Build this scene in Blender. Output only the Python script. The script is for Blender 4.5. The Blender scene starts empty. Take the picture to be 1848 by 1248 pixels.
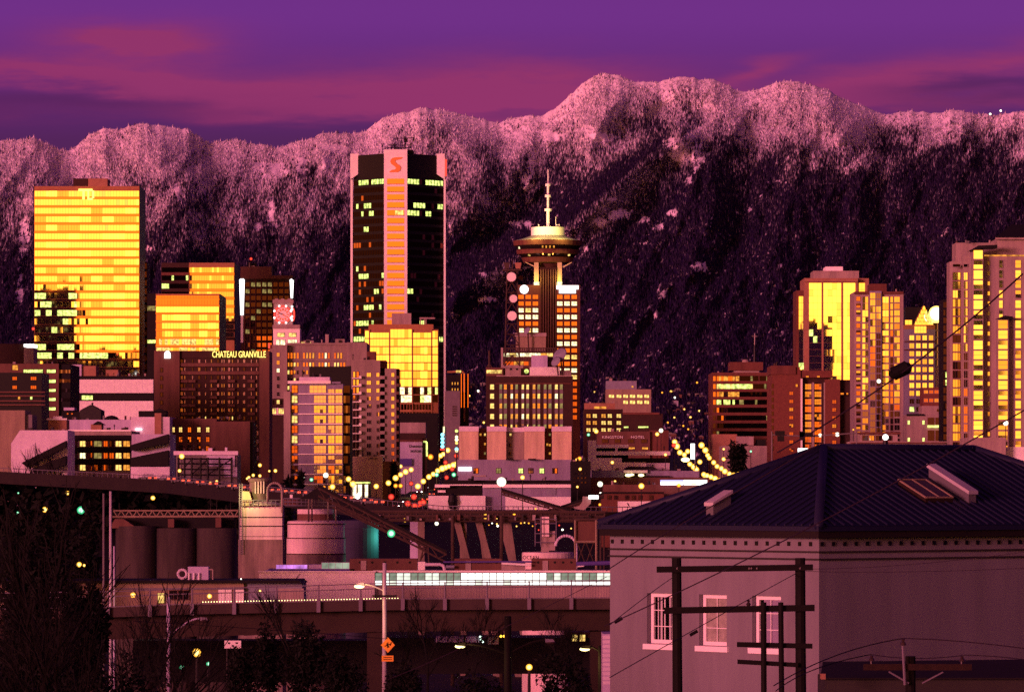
import bpy, math, random
import numpy as np
random.seed(11)
RNG = np.random.default_rng(5)
SC = bpy.context.scene
COL = SC.collection
K, CX, HY, EYE = 0.00012, 924.0, 880.0, 30.0      # radians per photo pixel, optical centre column, eye-level row, eye height

# ------------------------------------------------------------------ camera
cam = bpy.data.cameras.new('camera')
camo = bpy.data.objects.new('camera', cam); COL.objects.link(camo)
camo.location = (0, 0, EYE); camo.rotation_euler = (math.radians(90), 0, 0)
cam.sensor_width = 36; cam.lens = 36 / (1848 * K)
cam.shift_y = (HY - 624) / 1848.0
cam.clip_start = 1; cam.clip_end = 60000
SC.camera = camo

# ------------------------------------------------------------------ sky and sun
SUN_AZ, SUN_EL = math.radians(38), math.radians(5)      # sunset glow behind the viewer's left shoulder
SX, SY = -math.sin(SUN_AZ), -math.cos(SUN_AZ)
W = bpy.data.worlds.new('World'); SC.world = W; W.use_nodes = True
nt = W.node_tree; nt.nodes.clear()
def N(t, **kw):
    n = nt.nodes.new(t)
    for k_, v in kw.items(): setattr(n, k_, v)
    return n
def LK(a, b): nt.links.new(a, b)
def MATH(op, a, b=None, c=None, clamp=False):
    n = N('ShaderNodeMath', operation=op); n.use_clamp = clamp
    for i, v in enumerate((a, b, c)):
        if v is None: continue
        if isinstance(v, (int, float)): n.inputs[i].default_value = v
        else: LK(v, n.inputs[i])
    return n.outputs[0]
def RAMP(fac, stops):
    n = N('ShaderNodeValToRGB'); LK(fac, n.inputs[0]); e = n.color_ramp.elements
    while len(e) < len(stops): e.new(0.5)
    for i, (p, c) in enumerate(stops): e[i].position = p; e[i].color = (*c, 1)
    return n.outputs[0]
def MIXC(f, a, b, mode='MIX'):
    n = N('ShaderNodeMix', data_type='RGBA', blend_type=mode)
    if isinstance(f, (int, float)): n.inputs[0].default_value = f
    else: LK(f, n.inputs[0])
    for i, v in ((6, a), (7, b)):
        if isinstance(v, tuple): n.inputs[i].default_value = (*v, 1)
        else: LK(v, n.inputs[i])
    return n.outputs[2]
tc = N('ShaderNodeTexCoord'); sep = N('ShaderNodeSeparateXYZ'); LK(tc.outputs['Generated'], sep.inputs[0])
dx, dy, dz = sep.outputs
hl = MATH('MAXIMUM', MATH('SQRT', MATH('ADD', MATH('MULTIPLY', dx, dx), MATH('MULTIPLY', dy, dy))), 1e-4)
s_ = MATH('DIVIDE', MATH('ADD', MATH('MULTIPLY', dx, SX), MATH('MULTIPLY', dy, SY)), hl)
el = MATH('SQRT', MATH('MAXIMUM', dz, 0.0), clamp=True)          # sqrt of sine of elevation
glow = RAMP(el, [(0.0, (.90, .29, .022)), (.25, (1.0, .37, .034)), (.33, (.50, .085, .045)), (.50, (.12, .018, .032)), (.78, (.024, .005, .02)), (1, (.012, .003, .016))])
dusk = RAMP(el, [(0.0, (.036, .0055, .060)), (.272, (.040, .006, .070)), (.290, (.064, .009, .118)), (.318, (.105, .0155, .190)), (.46, (.062, .010, .105)), (1, (.014, .0035, .027))])
lobe = N('ShaderNodeMapRange', interpolation_type='SMOOTHSTEP'); LK(s_, lobe.inputs[0]); lobe.inputs[1].default_value = .05; lobe.inputs[2].default_value = .90
glow3 = MIXC(1.0, glow, (3.9, 3.9, 3.9), 'MULTIPLY')
# clouds: long soft streaks low over the mountains
az = MATH('DIVIDE', dx, MATH('MAXIMUM', MATH('ABSOLUTE', dy), .02)); ev = MATH('DIVIDE', dz, hl)
cmb = N('ShaderNodeCombineXYZ'); LK(MATH('MULTIPLY', az, 26), cmb.inputs[0]); LK(MATH('MULTIPLY', ev, 150), cmb.inputs[1]); LK(MATH('MULTIPLY', dy, .4), cmb.inputs[2])
nz = N('ShaderNodeTexNoise'); LK(cmb.outputs[0], nz.inputs['Vector']); nz.inputs['Scale'].default_value = 1.0; nz.inputs['Detail'].default_value = 5; nz.inputs['Roughness'].default_value = .55
warp = MATH('MULTIPLY', MATH('SUBTRACT', nz.outputs[0], .5), .012)
evw = MATH('ADD', ev, warp)
def streak(px, y, rx, ry, tilt=0):
    a0, e0 = (px - CX) * K, (HY - y) * K
    u = MATH('DIVIDE', MATH('SUBTRACT', az, a0), rx * K)
    ee = MATH('ADD', MATH('SUBTRACT', evw, e0), MATH('MULTIPLY', MATH('SUBTRACT', az, a0), tilt))
    v = MATH('DIVIDE', ee, ry * K)
    q = MATH('ADD', MATH('MULTIPLY', u, u), MATH('MULTIPLY', v, v))
    return MATH('EXPONENT', MATH('MULTIPLY', q, -1.0))
cmb2 = N('ShaderNodeCombineXYZ'); LK(MATH('MULTIPLY', az, 95), cmb2.inputs[0]); LK(MATH('MULTIPLY', ev, 420), cmb2.inputs[1]); nz2 = N('ShaderNodeTexNoise'); LK(cmb2.outputs[0], nz2.inputs['Vector']); nz2.inputs['Scale'].default_value = 1; nz2.inputs['Detail'].default_value = 6; nz2.inputs['Roughness'].default_value = .62
front = MATH('GREATER_THAN', dy, 0.0)
cl = None
for a in [(620, 160, 430, 34, .02), (225, 85, 170, 42, 0), (60, 132, 160, 18, .1), (980, 132, 240, 30, 0), (1560, 150, 150, 24, -.05), (1780, 118, 260, 34, -.12), (880, 172, 420, 20, 0), (1650, 178, 330, 14, 0), (250, 70, 120, 22, 0), (520, 205, 500, 18, .02), (1370, 130, 80, 16, -.3), (280, 150, 220, 22, .1)]:
    k1 = streak(*a); cl = k1 if cl is None else MATH('ADD', cl, k1)
cl = MATH('MULTIPLY', MATH('MULTIPLY', MATH('MULTIPLY', cl, MATH('ADD', nz2.outputs[0], .5)), MATH('ADD', MATH('MULTIPLY', nz.outputs[0], 1.5), .02)), front, clamp=True)
dusk2 = MIXC(cl, dusk, (.205, .0195, .108))
dk = MATH('MULTIPLY', MATH('MULTIPLY', MATH('ADD', streak(120, 190, 330, 26, .03), streak(1760, 165, 200, 24, -.05)), .8), front, clamp=True)
dusk3 = MIXC(dk, dusk2, (.045, .005, .076))
skyc = MIXC(lobe.outputs[0], dusk3, glow3)
nish = N('ShaderNodeTexSky', sky_type='NISHITA'); nish.sun_disc = False; nish.sun_elevation = SUN_EL; nish.sun_rotation = math.pi + SUN_AZ
tint = MIXC(1.0, nish.outputs[0], (.010, .0028, .006), 'MULTIPLY')
skyt = MIXC(1.0, skyc, tint, 'ADD')
bg = N('ShaderNodeBackground'); LK(skyt, bg.inputs[0]); bg.inputs[1].default_value = 1.0
out = N('ShaderNodeOutputWorld'); LK(bg.outputs[0], out.inputs[0])

sl = bpy.data.lights.new('sun', 'SUN'); sl.energy = 3.15; sl.angle = math.radians(14); sl.color = (1, .25, .35)
so = bpy.data.objects.new('sun', sl); COL.objects.link(so)
so.rotation_euler = (math.radians(90) - SUN_EL, 0, -SUN_AZ)       # shines towards +Y and to the right
SC.view_settings.view_transform = 'Standard'; SC.view_settings.look = 'None'
SC.view_settings.exposure = .28; SC.view_settings.gamma = 1; SC.view_settings.use_curve_mapping = False
SC.render.engine = 'CYCLES'; SC.cycles.use_denoising = False
SC.cycles.max_bounces = 5; SC.cycles.diffuse_bounces = 2; SC.cycles.glossy_bounces = 3; SC.cycles.transparent_max_bounces = 8
SC.cycles.sample_clamp_indirect = 4; SC.cycles.caustics_reflective = False; SC.cycles.caustics_refractive = False

# ------------------------------------------------------------------ materials
MATS = {}
def mat(name, col, rough=.8, var=.18, scale=.5, metal=0, spec=.2, streaks=0):
    if max(col) < .5: col = tuple(c * (.80 if max(col) > .1 else .70) for c in col)
    m = bpy.data.materials.new(name); m.use_nodes = True; t = m.node_tree; b = t.nodes['Principled BSDF']
    b.inputs['Roughness'].default_value = rough; b.inputs['Metallic'].default_value = metal; b.inputs['Specular IOR Level'].default_value = spec
    if var:
        g = t.nodes.new('ShaderNodeTexCoord'); mp = t.nodes.new('ShaderNodeMapping'); t.links.new(g.outputs['Object'], mp.inputs[0])
        mp.inputs['Scale'].default_value = (1, 1, .15 if streaks else 1)
        n = t.nodes.new('ShaderNodeTexNoise'); n.inputs['Scale'].default_value = scale; n.inputs['Detail'].default_value = 7; n.inputs['Roughness'].default_value = .68
        t.links.new(mp.outputs[0], n.inputs['Vector'])
        r = t.nodes.new('ShaderNodeMapRange'); t.links.new(n.outputs[0], r.inputs[0])
        r.inputs[1].default_value = .3; r.inputs[2].default_value = .7; r.inputs[3].default_value = 1 - var - streaks; r.inputs[4].default_value = 1 + var
        mx = t.nodes.new('ShaderNodeMix'); mx.data_type = 'RGBA'; mx.blend_type = 'MULTIPLY'; mx.inputs[0].default_value = 1
        mx.inputs[6].default_value = (*col, 1); t.links.new(r.outputs[0], mx.inputs[7]); t.links.new(mx.outputs[2], b.inputs['Base Color'])
    else: b.inputs['Base Color'].default_value = (*col, 1)
    MATS[name] = m; return m
def glass(name, refl, tintc=(1, 1, 1), base=(.02, .015, .015), rough=.03):
    m = bpy.data.materials.new(name); m.use_nodes = True; t = m.node_tree; t.nodes.remove(t.nodes['Principled BSDF'])
    o = t.nodes['Material Output']; d = t.nodes.new('ShaderNodeBsdfDiffuse'); d.inputs[0].default_value = (*base, 1)
    g = t.nodes.new('ShaderNodeBsdfAnisotropic'); g.inputs['Color'].default_value = (*tintc, 1); g.inputs['Roughness'].default_value = rough
    x = t.nodes.new('ShaderNodeMixShader'); x.inputs[0].default_value = refl
    t.links.new(d.outputs[0], x.inputs[1]); t.links.new(g.outputs[0], x.inputs[2]); t.links.new(x.outputs[0], o.inputs[0])
    MATS[name] = m; return m
def emi(name, col, st, trans=0, sample=False, noise=0):
    m = bpy.data.materials.new(name); m.use_nodes = True; t = m.node_tree; t.nodes.remove(t.nodes['Principled BSDF'])
    o = t.nodes['Material Output']; e = t.nodes.new('ShaderNodeEmission'); e.inputs[0].default_value = (*col, 1); e.inputs[1].default_value = st
    if noise:
        g = t.nodes.new('ShaderNodeTexCoord'); n = t.nodes.new('ShaderNodeTexNoise'); n.inputs['Scale'].default_value = noise; n.inputs['Detail'].default_value = 3
        t.links.new(g.outputs['Object'], n.inputs['Vector']); r = t.nodes.new('ShaderNodeMapRange'); t.links.new(n.outputs[0], r.inputs[0])
        r.inputs[1].default_value = .35; r.inputs[2].default_value = .65; r.inputs[3].default_value = st * .35; r.inputs[4].default_value = st * 1.4
        t.links.new(r.outputs[0], e.inputs[1])
    if trans:
        tr = t.nodes.new('ShaderNodeBsdfTransparent'); x = t.nodes.new('ShaderNodeMixShader'); x.inputs[0].default_value = trans
        t.links.new(e.outputs[0], x.inputs[1]); t.links.new(tr.outputs[0], x.inputs[2]); t.links.new(x.outputs[0], o.inputs[0])
    else: t.links.new(e.outputs[0], o.inputs[0])
    try: m.cycles.emission_sampling = 'AUTO' if sample else 'NONE'
    except Exception: pass
    MATS[name] = m; return m
mat('concrete', (0.31, 0.24, 0.215), streaks=.14); mat('pink_stone', (0.4, 0.31, 0.29), streaks=.14); mat('beige', (0.56, 0.43, 0.3), streaks=.14); mat('white_wall', (.78, .75, .72), var=.1)
mat('white_band', (.74, .70, .70), var=.12, scale=.8); mat('brown', (0.16, 0.075, 0.058), streaks=.14); mat('dark_brown', (0.055, 0.024, 0.02)); mat('red_brown', (0.16, 0.058, 0.042), streaks=.14)
mat('brick', (0.18, 0.06, 0.042), scale=1.2); mat('mauve', (0.3, 0.27, 0.39), streaks=.14); mat('lavender', (0.46, 0.4, 0.56), streaks=.14, scale=.3); mat('pale_roof', (.6, .52, .62), scale=.3)
mat('black', (.008, .007, .008), rough=.5, var=0); mat('near_black', (0.012, 0.009, 0.01), var=.2); mat('dark_grey', (0.04, 0.036, 0.034)); mat('mid_grey', (.2, .17, .18))
mat('copper_panel', (0.4, 0.19, 0.085)); mat('steel', (.35, .3, .3), rough=.5, metal=.3, var=.1); mat('rust_steel', (0.085, 0.05, 0.042), var=.3, scale=2); mat('galvanised', (.5, .46, .5), rough=.5, metal=.2)
mat('orange_brick', (0.38, 0.19, 0.12)); mat('tan', (0.34, 0.25, 0.18), streaks=.14); mat('grey_blue', (.25, .25, .33)); mat('stucco', (0.235, 0.222, 0.262), scale=.7, var=.13, streaks=.08); mat('stucco_trim', (0.4, 0.36, 0.38), scale=3, var=.06)
mat('wood', (0.006, 0.004, 0.003), var=.4, scale=6); mat('wood_lit', (0.03, 0.014, 0.01), var=.4, scale=6); mat('roof_metal', (0.012, 0.014, 0.056), rough=.55, var=.12, metal=.1, spec=.3); mat('seam_metal', (0.017, 0.017, 0.056), rough=.5, var=0)  # second timber tone is a lighter brown
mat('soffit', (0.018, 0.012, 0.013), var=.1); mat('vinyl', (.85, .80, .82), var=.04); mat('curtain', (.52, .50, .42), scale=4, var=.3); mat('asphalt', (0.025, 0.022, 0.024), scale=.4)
mat('earth', (0.01, 0.0085, 0.009), scale=.05, var=.4); mat('silo', (0.35, 0.26, 0.235), streaks=.5, scale=.6, var=.22); mat('silo_white', (0.72, 0.58, 0.58), streaks=.25, scale=.5, var=.15)
mat('silo_dark', (0.085, 0.065, 0.06), streaks=.3, scale=.5, var=.25); mat('silo_blue', (0.05, 0.045, 0.09), var=.1); mat('bridge', (0.026, 0.018, 0.018), scale=.3, var=.2); mat('pier', (0.26, 0.19, 0.16), streaks=.3, scale=.7, var=.2)
mat('rail', (0.2, 0.175, 0.22), var=.1); mat('girder', (0.07, 0.046, 0.043), scale=.4, var=.2); mat('beam', (0.045, 0.027, 0.022), scale=.4, var=.22); mat('bark', (0.005, 0.0035, 0.003), var=.3, scale=3)
mat('evergreen', (0.006, 0.007, 0.005), var=.4, scale=1); mat('sign_orange', (.75, .30, .04), var=.05); mat('sign_black', (.01, .01, .01), var=0); mat('purple_panel', (.10, .07, .30), var=.1)
mat('rubber', (0.004, 0.003, 0.004), var=0); mat('paint_grey', (.15, .14, .16), rough=.4, var=.05); mat('paint_white', (.6, .58, .6), rough=.4, var=.05); mat('paint_red', (.3, .03, .03), rough=.4, var=.05)
mat('water', (0.004, 0.003, 0.006), rough=.4, var=0, spec=.2); mat('cable', (0.03, 0.016, 0.034), var=0); mat('insulator', (.05, .03, .03), rough=.3, var=0)
glass('gold_glass', .62, (1, .98, .9)); glass('gold_bright', .85, (1, 1, .95)); glass('gold_mid', .42, (1, .85, .6)); glass('gold_low', .26, (1, .75, .5)); glass('bronze_glass', .40, (1, .38, .17)); glass('copper_glass', .30, (1, .42, .2))
glass('pale_gold', .30, (1, .82, .6), base=(.30, .23, .19)); glass('curtain_glass', .05, (1, .5, .4), base=(.26, .20, .22)); glass('red_glass', .22, (1, .35, .2)); glass('dark_glass', .025, (1, .42, .4), base=(.012, .009, .009)); glass('black_glass', .008, (1, .4, .4), base=(.003, .002, .002)); glass('grey_glass', .10, (1, .6, .6), base=(.06, .05, .055))
def clear(name, refl):
    m = bpy.data.materials.new(name); m.use_nodes = True; t = m.node_tree; t.nodes.remove(t.nodes['Principled BSDF']); o = t.nodes['Material Output']; d = t.nodes.new('ShaderNodeBsdfTransparent'); d.inputs[0].default_value = (.8, .8, .82, 1); g = t.nodes.new('ShaderNodeBsdfAnisotropic'); g.inputs['Roughness'].default_value = .03; x = t.nodes.new('ShaderNodeMixShader'); x.inputs[0].default_value = refl; t.links.new(d.outputs[0], x.inputs[1]); t.links.new(g.outputs[0], x.inputs[2]); t.links.new(x.outputs[0], o.inputs[0]); MATS[name] = m
clear('house_glass', .06)
emi('lit_white', (1, .85, .46), 1.6, noise=.9); emi('lit_warm', (1, .62, .16), 1.25, noise=.9); emi('lit_orange', (1, .36, .05), .9, noise=.9); emi('lit_green', (.86, 1, .24), 1.25, noise=.8); emi('lit_dim', (.55, .40, .12), .5, noise=.8)
emi('bulb_yellow', (1, .80, .33), 3.2); emi('globe_yellow', (1, .46, .045), 1.7, trans=.4); emi('bulb_white', (1, .97, .9), 9); emi('globe_white', (1, .9, .65), 2, trans=.5)
emi('bulb_red', (1, .08, .04), 2.2); emi('globe_red', (1, .04, .03), .8, trans=.5); emi('bulb_amber', (1, .5, .04), 3); emi('globe_amber', (1, .25, .02), 1, trans=.5); emi('bulb_green', (.7, 1, .8), 2.5); emi('globe_green', (.08, .85, .35), .8, trans=.4)
emi('neon_cyan', (.25, .85, 1), 2.2); emi('neon_white', (1, 1, .95), 3); emi('neon_red', (1, .06, .04), 1.4); emi('sign_gold', (1, .72, .16), 2.0); emi('logo_red', (1, .10, .03), .85); emi('logo_yellow', (1, .86, .16), 1.6)
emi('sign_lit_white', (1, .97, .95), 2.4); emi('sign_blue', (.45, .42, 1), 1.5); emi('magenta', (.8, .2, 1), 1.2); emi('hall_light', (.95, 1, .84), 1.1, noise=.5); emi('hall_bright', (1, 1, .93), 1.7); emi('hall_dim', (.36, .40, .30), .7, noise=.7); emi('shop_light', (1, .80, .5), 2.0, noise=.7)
emi('purple_light', (.75, .25, .9), .75, noise=1)

# ------------------------------------------------------------------ geometry helpers
ORG = {}
def wx(px, D): return (px - CX) * K * D
def wz(y, D): return EYE + (HY - y) * K * D
def P(px, y, D): return (wx(px, D), D, wz(y, D))
TERR = [(-4000, 39), (-1600, 38), (-800, 36), (-200, 32), (0, 28), (60, 23), (110, 19), (160, 16), (240, 16.5), (300, 17), (350, 13), (420, 4), (560, 3), (800, 3), (860, 8), (985, 25.8), (1050, 25), (1129, 25.5), (1700, 33), (2440, 46), (2700, 41), (2900, 4), (2960, -1), (5000, -1), (5150, 4), (5600, 36), (7600, 38)]
TX, TZ = np.array([a for a, b in TERR], float), np.array([b for a, b in TERR], float)
def terr(D): return float(np.interp(D, TX, TZ))

class MB:
    def __init__(s): s.v, s.f, s.m, s.mats = [], [], [], []
    def slot(s, m):
        if m not in s.mats: s.mats.append(m)
        return s.mats.index(m)
    def poly(s, pts, m):
        n = len(s.v); s.v += [tuple(p) for p in pts]; s.f.append(list(range(n, n + len(pts)))); s.m.append(s.slot(m)); return s
    def quad(s, a, b, c, d, m): return s.poly((a, b, c, d), m)
    def hexa(s, c, m):                     # 8 corners: bottom 4 then top 4
        n = len(s.v); s.v += [tuple(p) for p in c]; k = s.slot(m)
        for q in ((3, 2, 1, 0), (4, 5, 6, 7), (0, 1, 5, 4), (1, 2, 6, 5), (2, 3, 7, 6), (3, 0, 4, 7)): s.f.append([n + i for i in q]); s.m.append(k)
        return s
    def box(s, x0, x1, y0, y1, z0, z1, m):
        return s.hexa([(x0, y0, z0), (x1, y0, z0), (x1, y1, z0), (x0, y1, z0), (x0, y0, z1), (x1, y0, z1), (x1, y1, z1), (x0, y1, z1)], m)
    def tube(s, p, q, r0, r1, m, n=6, cap=True):
        p, q = np.array(p, float), np.array(q, float); d = q - p; L = np.linalg.norm(d)
        if L < 1e-9: return s
        d /= L; a = np.cross(d, (0, 0, 1)) if abs(d[2]) < .95 else np.cross(d, (1, 0, 0)); a /= np.linalg.norm(a); b = np.cross(d, a)
        i0 = len(s.v); k = s.slot(m)
        for c, r in ((p, r0), (q, r1)):
            for i in range(n):
                t = 2 * math.pi * i / n; s.v.append(tuple(c + r * (math.cos(t) * a + math.sin(t) * b)))
        for i in range(n): j = (i + 1) % n; s.f.append([i0 + i, i0 + j, i0 + n + j, i0 + n + i]); s.m.append(k)
        if cap: s.f.append(list(range(i0 + n - 1, i0 - 1, -1))); s.f.append(list(range(i0 + n, i0 + 2 * n))); s.m += [k, k]
        return s
    def path(s, pts, r, m, n=6):
        for a, b in zip(pts[:-1], pts[1:]): s.tube(a, b, r, r, m, n)
        return s
    def lathe(s, cx, cy, prof, m, n=24, a0=0, a1=None):       # prof [(r,z)]
        full = a1 is None; a1 = a0 + 2 * math.pi if full else a1; i0 = len(s.v); k = s.slot(m); cols = n if full else n + 1
        for r, z in prof:
            for i in range(cols):
                t = a0 + (a1 - a0) * i / n; s.v.append((cx + r * math.cos(t), cy + r * math.sin(t), z))
        for j in range(len(prof) - 1):
            for i in range(n):
                i2 = (i + 1) % cols; s.f.append([i0 + j * cols + i, i0 + j * cols + i2, i0 + (j + 1) * cols + i2, i0 + (j + 1) * cols + i]); s.m.append(k)
        return s
    def sphere(s, c, r, m, nu=10, nv=6, sq=(1, 1, 1)):
        prof = []; i0 = len(s.v); k = s.slot(m)
        for j in range(nv + 1):
            ph = -math.pi / 2 + math.pi * j / nv
            for i in range(nu):
                t = 2 * math.pi * i / nu
                s.v.append((c[0] + sq[0] * r * math.cos(ph) * math.cos(t), c[1] + sq[1] * r * math.cos(ph) * math.sin(t), c[2] + sq[2] * r * math.sin(ph)))
        for j in range(nv):
            for i in range(nu): i2 = (i + 1) % nu; s.f.append([i0 + j * nu + i, i0 + j * nu + i2, i0 + (j + 1) * nu + i2, i0 + (j + 1) * nu + i]); s.m.append(k)
        return s
    def prism(s, pts, y0, y1, m):           # polygon in x,z pushed from y0 (front) to y1
        n = len(pts); s.poly([(x, y0, z) for x, z in pts], m); s.poly([(x, y1, z) for x, z in reversed(pts)], m)
        for i in range(n):
            (xa, za), (xb, zb) = pts[i], pts[(i + 1) % n]; s.quad((xa, y0, za), (xa, y1, za), (xb, y1, zb), (xb, y0, zb), m)
        return s
    def mesh(s, name, o=(0, 0, 0), smooth=False):
        me = bpy.data.meshes.new(name); v = [(a - o[0], b - o[1], c - o[2]) for a, b, c in s.v]
        me.from_pydata(v, [], s.f)
        for m in s.mats: me.materials.append(MATS[m])
        if len(s.mats) > 1: me.polygons.foreach_set('material_index', s.m)
        if smooth: me.polygons.foreach_set('use_smooth', [True] * len(s.f))
        return me
    def build(s, name, parent=None, smooth=False, kind=None, label=None, cat=None, group=None, org=None):
        o = ORG[parent.name] if parent is not None else (org or (0, 0, 0))
        ob = bpy.data.objects.new(name, s.mesh(name, o, smooth)); COL.objects.link(ob); ORG[ob.name] = o
        if parent is not None: ob.parent = parent
        elif org: ob.location = org
        tag(ob, label, cat, group, kind); return ob
def tag(o, label=None, cat=None, group=None, kind=None):
    if label: o['label'] = label
    if cat: o['category'] = cat
    if group: o['group'] = group
    if kind: o['kind'] = kind
    return o
def thing(name, label, cat, loc, group=None):
    o = bpy.data.objects.new(name, None); COL.objects.link(o); o.location = loc; o.empty_display_size = .5
    ORG[o.name] = tuple(loc); return tag(o, label, cat, group)
def bld(name, label, px, D, cat='building', group=None): return thing(name, label, cat, (wx(px, D), D, terr(D)), group)
def wbox(root, name, x0, x1, y0, D, depth, m, y1=None, dy=0.0, label=None):
    b = MB(); zb = terr(D) - 2 if y1 is None else wz(y1, D)
    b.box(wx(x0, D), wx(x1, D), D - dy, D + depth, zb, wz(y0, D), m); return b.build(name, root, label=label)
def inst(name, me, parent, loc, scale=None, rz=0):
    o = bpy.data.objects.new(name, me); COL.objects.link(o); q = ORG[parent.name] if parent is not None else (0, 0, 0); ORG[o.name] = q
    o.location = (loc[0] - q[0], loc[1] - q[1], loc[2] - q[2]); o.parent = parent
    if scale is not None: o.scale = scale
    if rz: o.rotation_euler = (0, 0, rz)
    return o
WIN = {}
def win_mesh(w, h, g, fr, nx, ny, fw, var):
    key = (round(w, 2), round(h, 2), g, fr, nx, ny, fw, var)
    if key in WIN: return WIN[key]
    b = MB(); d = .16; r = random.Random(str(key))
    for (x0, x1, z0, z1) in ((0, w, 0, fw), (0, w, h - fw, h), (0, fw, fw, h - fw), (w - fw, w, fw, h - fw)): b.box(x0, x1, -d, .04, z0, z1, fr)
    iw, ih = w - 2 * fw, h - 2 * fw; mw = fw * .7
    for i in range(1, nx): x = fw + iw * i / nx; b.box(x - mw / 2, x + mw / 2, -d + .03, 0, fw, h - fw, fr)
    for j in range(1, ny): z = fw + ih * j / ny; b.box(fw, w - fw, -d + .05, 0, z - mw / 2, z + mw / 2, fr)
    for i in range(nx):
        for j in range(ny):
            x0, x1 = fw + iw * i / nx, fw + iw * (i + 1) / nx; z0, z1 = fw + ih * j / ny, fw + ih * (j + 1) / ny
            a, c = r.gauss(0, .0035) * (x1 - x0), r.gauss(0, .0022) * (z1 - z0)
            b.quad((x0, -.07 - a - c, z0), (x1, -.07 + a - c, z0), (x1, -.07 + a + c, z1), (x0, -.07 - a + c, z1), g)
    WIN[key] = b.mesh('window'); return WIN[key]
def choose(spec, i, j, r):
    if callable(spec): return spec(i, j)
    if isinstance(spec, str): return spec
    t = r.random() * sum(w for _, w in spec)
    for m, w in spec:
        t -= w
        if t <= 0: return m
    return spec[-1][0]
def wins(root, cols, rows, D, spec, fr='dark_grey', nx=1, ny=1, fw=.12, name='window', seed=0, skip=None):
    r = random.Random(root.name + str(seed) + str(cols[0]))
    for j, (y0, y1) in enumerate(rows):
        for i, (x0, x1) in enumerate(cols):
            g = choose(spec, i, j, r)
            if g is None: continue
            inst(name, win_mesh((x1 - x0) * K * D, (y1 - y0) * K * D, g, fr, nx, ny, fw, r.randint(0, 2)), root, (wx(x0, D), D, wz(y1, D)))
def rows(y0, pitch, h, n): return [(y0 + pitch * i, y0 + pitch * i + h) for i in range(n)]
def band(root, x0, x1, y0, y1, D, pane, spec, name='window_band', jit=.005, gap=.06, seed=0):
    r = random.Random(f'{root.name}{x0}{y0}{seed}'); b = MB(); n = max(1, round((x1 - x0) / pane)); pw = (x1 - x0) / n; z0, z1 = wz(y1, D), wz(y0, D)
    for i in range(n):
        m = choose(spec, i, 0, r); xa, xb = wx(x0 + pw * (i + gap / 2), D), wx(x0 + pw * (i + 1 - gap / 2), D)
        a, c = r.gauss(0, jit) * (xb - xa) / 2, r.gauss(0, jit * .6) * (z1 - z0) / 2
        b.quad((xa, D - .12 - a - c, z0), (xb, D - .12 + a - c, z0), (xb, D - .12 + a + c, z1), (xa, D - .12 - a + c, z1), m)
    return b.build(name, root)
def ledge(root, x0, x1, y0, y1, D, m, out=.5, name='ledge'):
    b = MB(); b.box(wx(x0, D), wx(x1, D), D - out, D - .003, wz(y1, D), wz(y0, D), m); return b.build(name, root)
def text(body, name, parent, x0, x1, y0, y1, D, m, depth=.25, off=.3):
    c = bpy.data.curves.new('t', 'FONT'); c.body = body; c.extrude = .03; c.resolution_u = 2; o = bpy.data.objects.new('t', c); COL.objects.link(o)
    me = bpy.data.meshes.new_from_object(o.evaluated_get(bpy.context.evaluated_depsgraph_get())); bpy.data.objects.remove(o)
    v = np.empty(len(me.vertices) * 3); me.vertices.foreach_get('co', v); v = v.reshape(-1, 3); lo, hi = v.min(0), v.max(0)
    X0, X1, Z0, Z1 = wx(x0, D), wx(x1, D), wz(y1, D), wz(y0, D); q = ORG[parent.name]
    w = np.stack([X0 + (v[:, 0] - lo[0]) / (hi[0] - lo[0]) * (X1 - X0) - q[0], D - off - (v[:, 2] - lo[2]) / (hi[2] - lo[2]) * depth - q[1], Z0 + (v[:, 1] - lo[1]) / (hi[1] - lo[1]) * (Z1 - Z0) - q[2]], 1)
    me.vertices.foreach_set('co', w.ravel()); me.materials.clear(); me.materials.append(MATS[m]); me.name = name
    ob = bpy.data.objects.new(name, me); COL.objects.link(ob); ob.parent = parent; ORG[ob.name] = q; return ob
# shared lamp meshes: glowing shell imitates the halo around each bulb
U_BULB = {}
def light_meshes(c):
    if c not in U_BULB:
        U_BULB[c] = (MB().sphere((0, 0, 0), 1, 'globe_' + c, 12, 8).mesh('globe', smooth=True), MB().sphere((0, 0, 0), .62, 'bulb_' + c, 10, 6).mesh('bulb', smooth=True))
    return U_BULB[c]
POLE = None
def lamp(px, y, D, r, color='yellow', label='', group=None, name='street_lamp', cat='street lamp', pole=True, ground=None):
    global POLE
    X, _, Z = P(px, y, D); g = terr(D) if ground is None else ground; R = r * K * D
    t = thing(name, label, cat, (X, D, g if pole else Z), group); r *= .82 + .3 * random.Random(px * 31 + y).random(); R = r * K * D; a, b = light_meshes(color)
    gl = inst('globe', a, t, (X, D, Z), (R, R, R)); bu = bpy.data.objects.new('bulb', b); COL.objects.link(bu); bu.parent = gl
    if pole:
        if POLE is None: POLE = MB().tube((0, 0, 0), (0, 0, 1), 1.0, .6, 'dark_grey', 6).mesh('pole')
        inst('pole', POLE, t, (X, D + R * .2, g), (.14, .14, max(.5, Z - R * .8 - g)))
    return t
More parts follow.
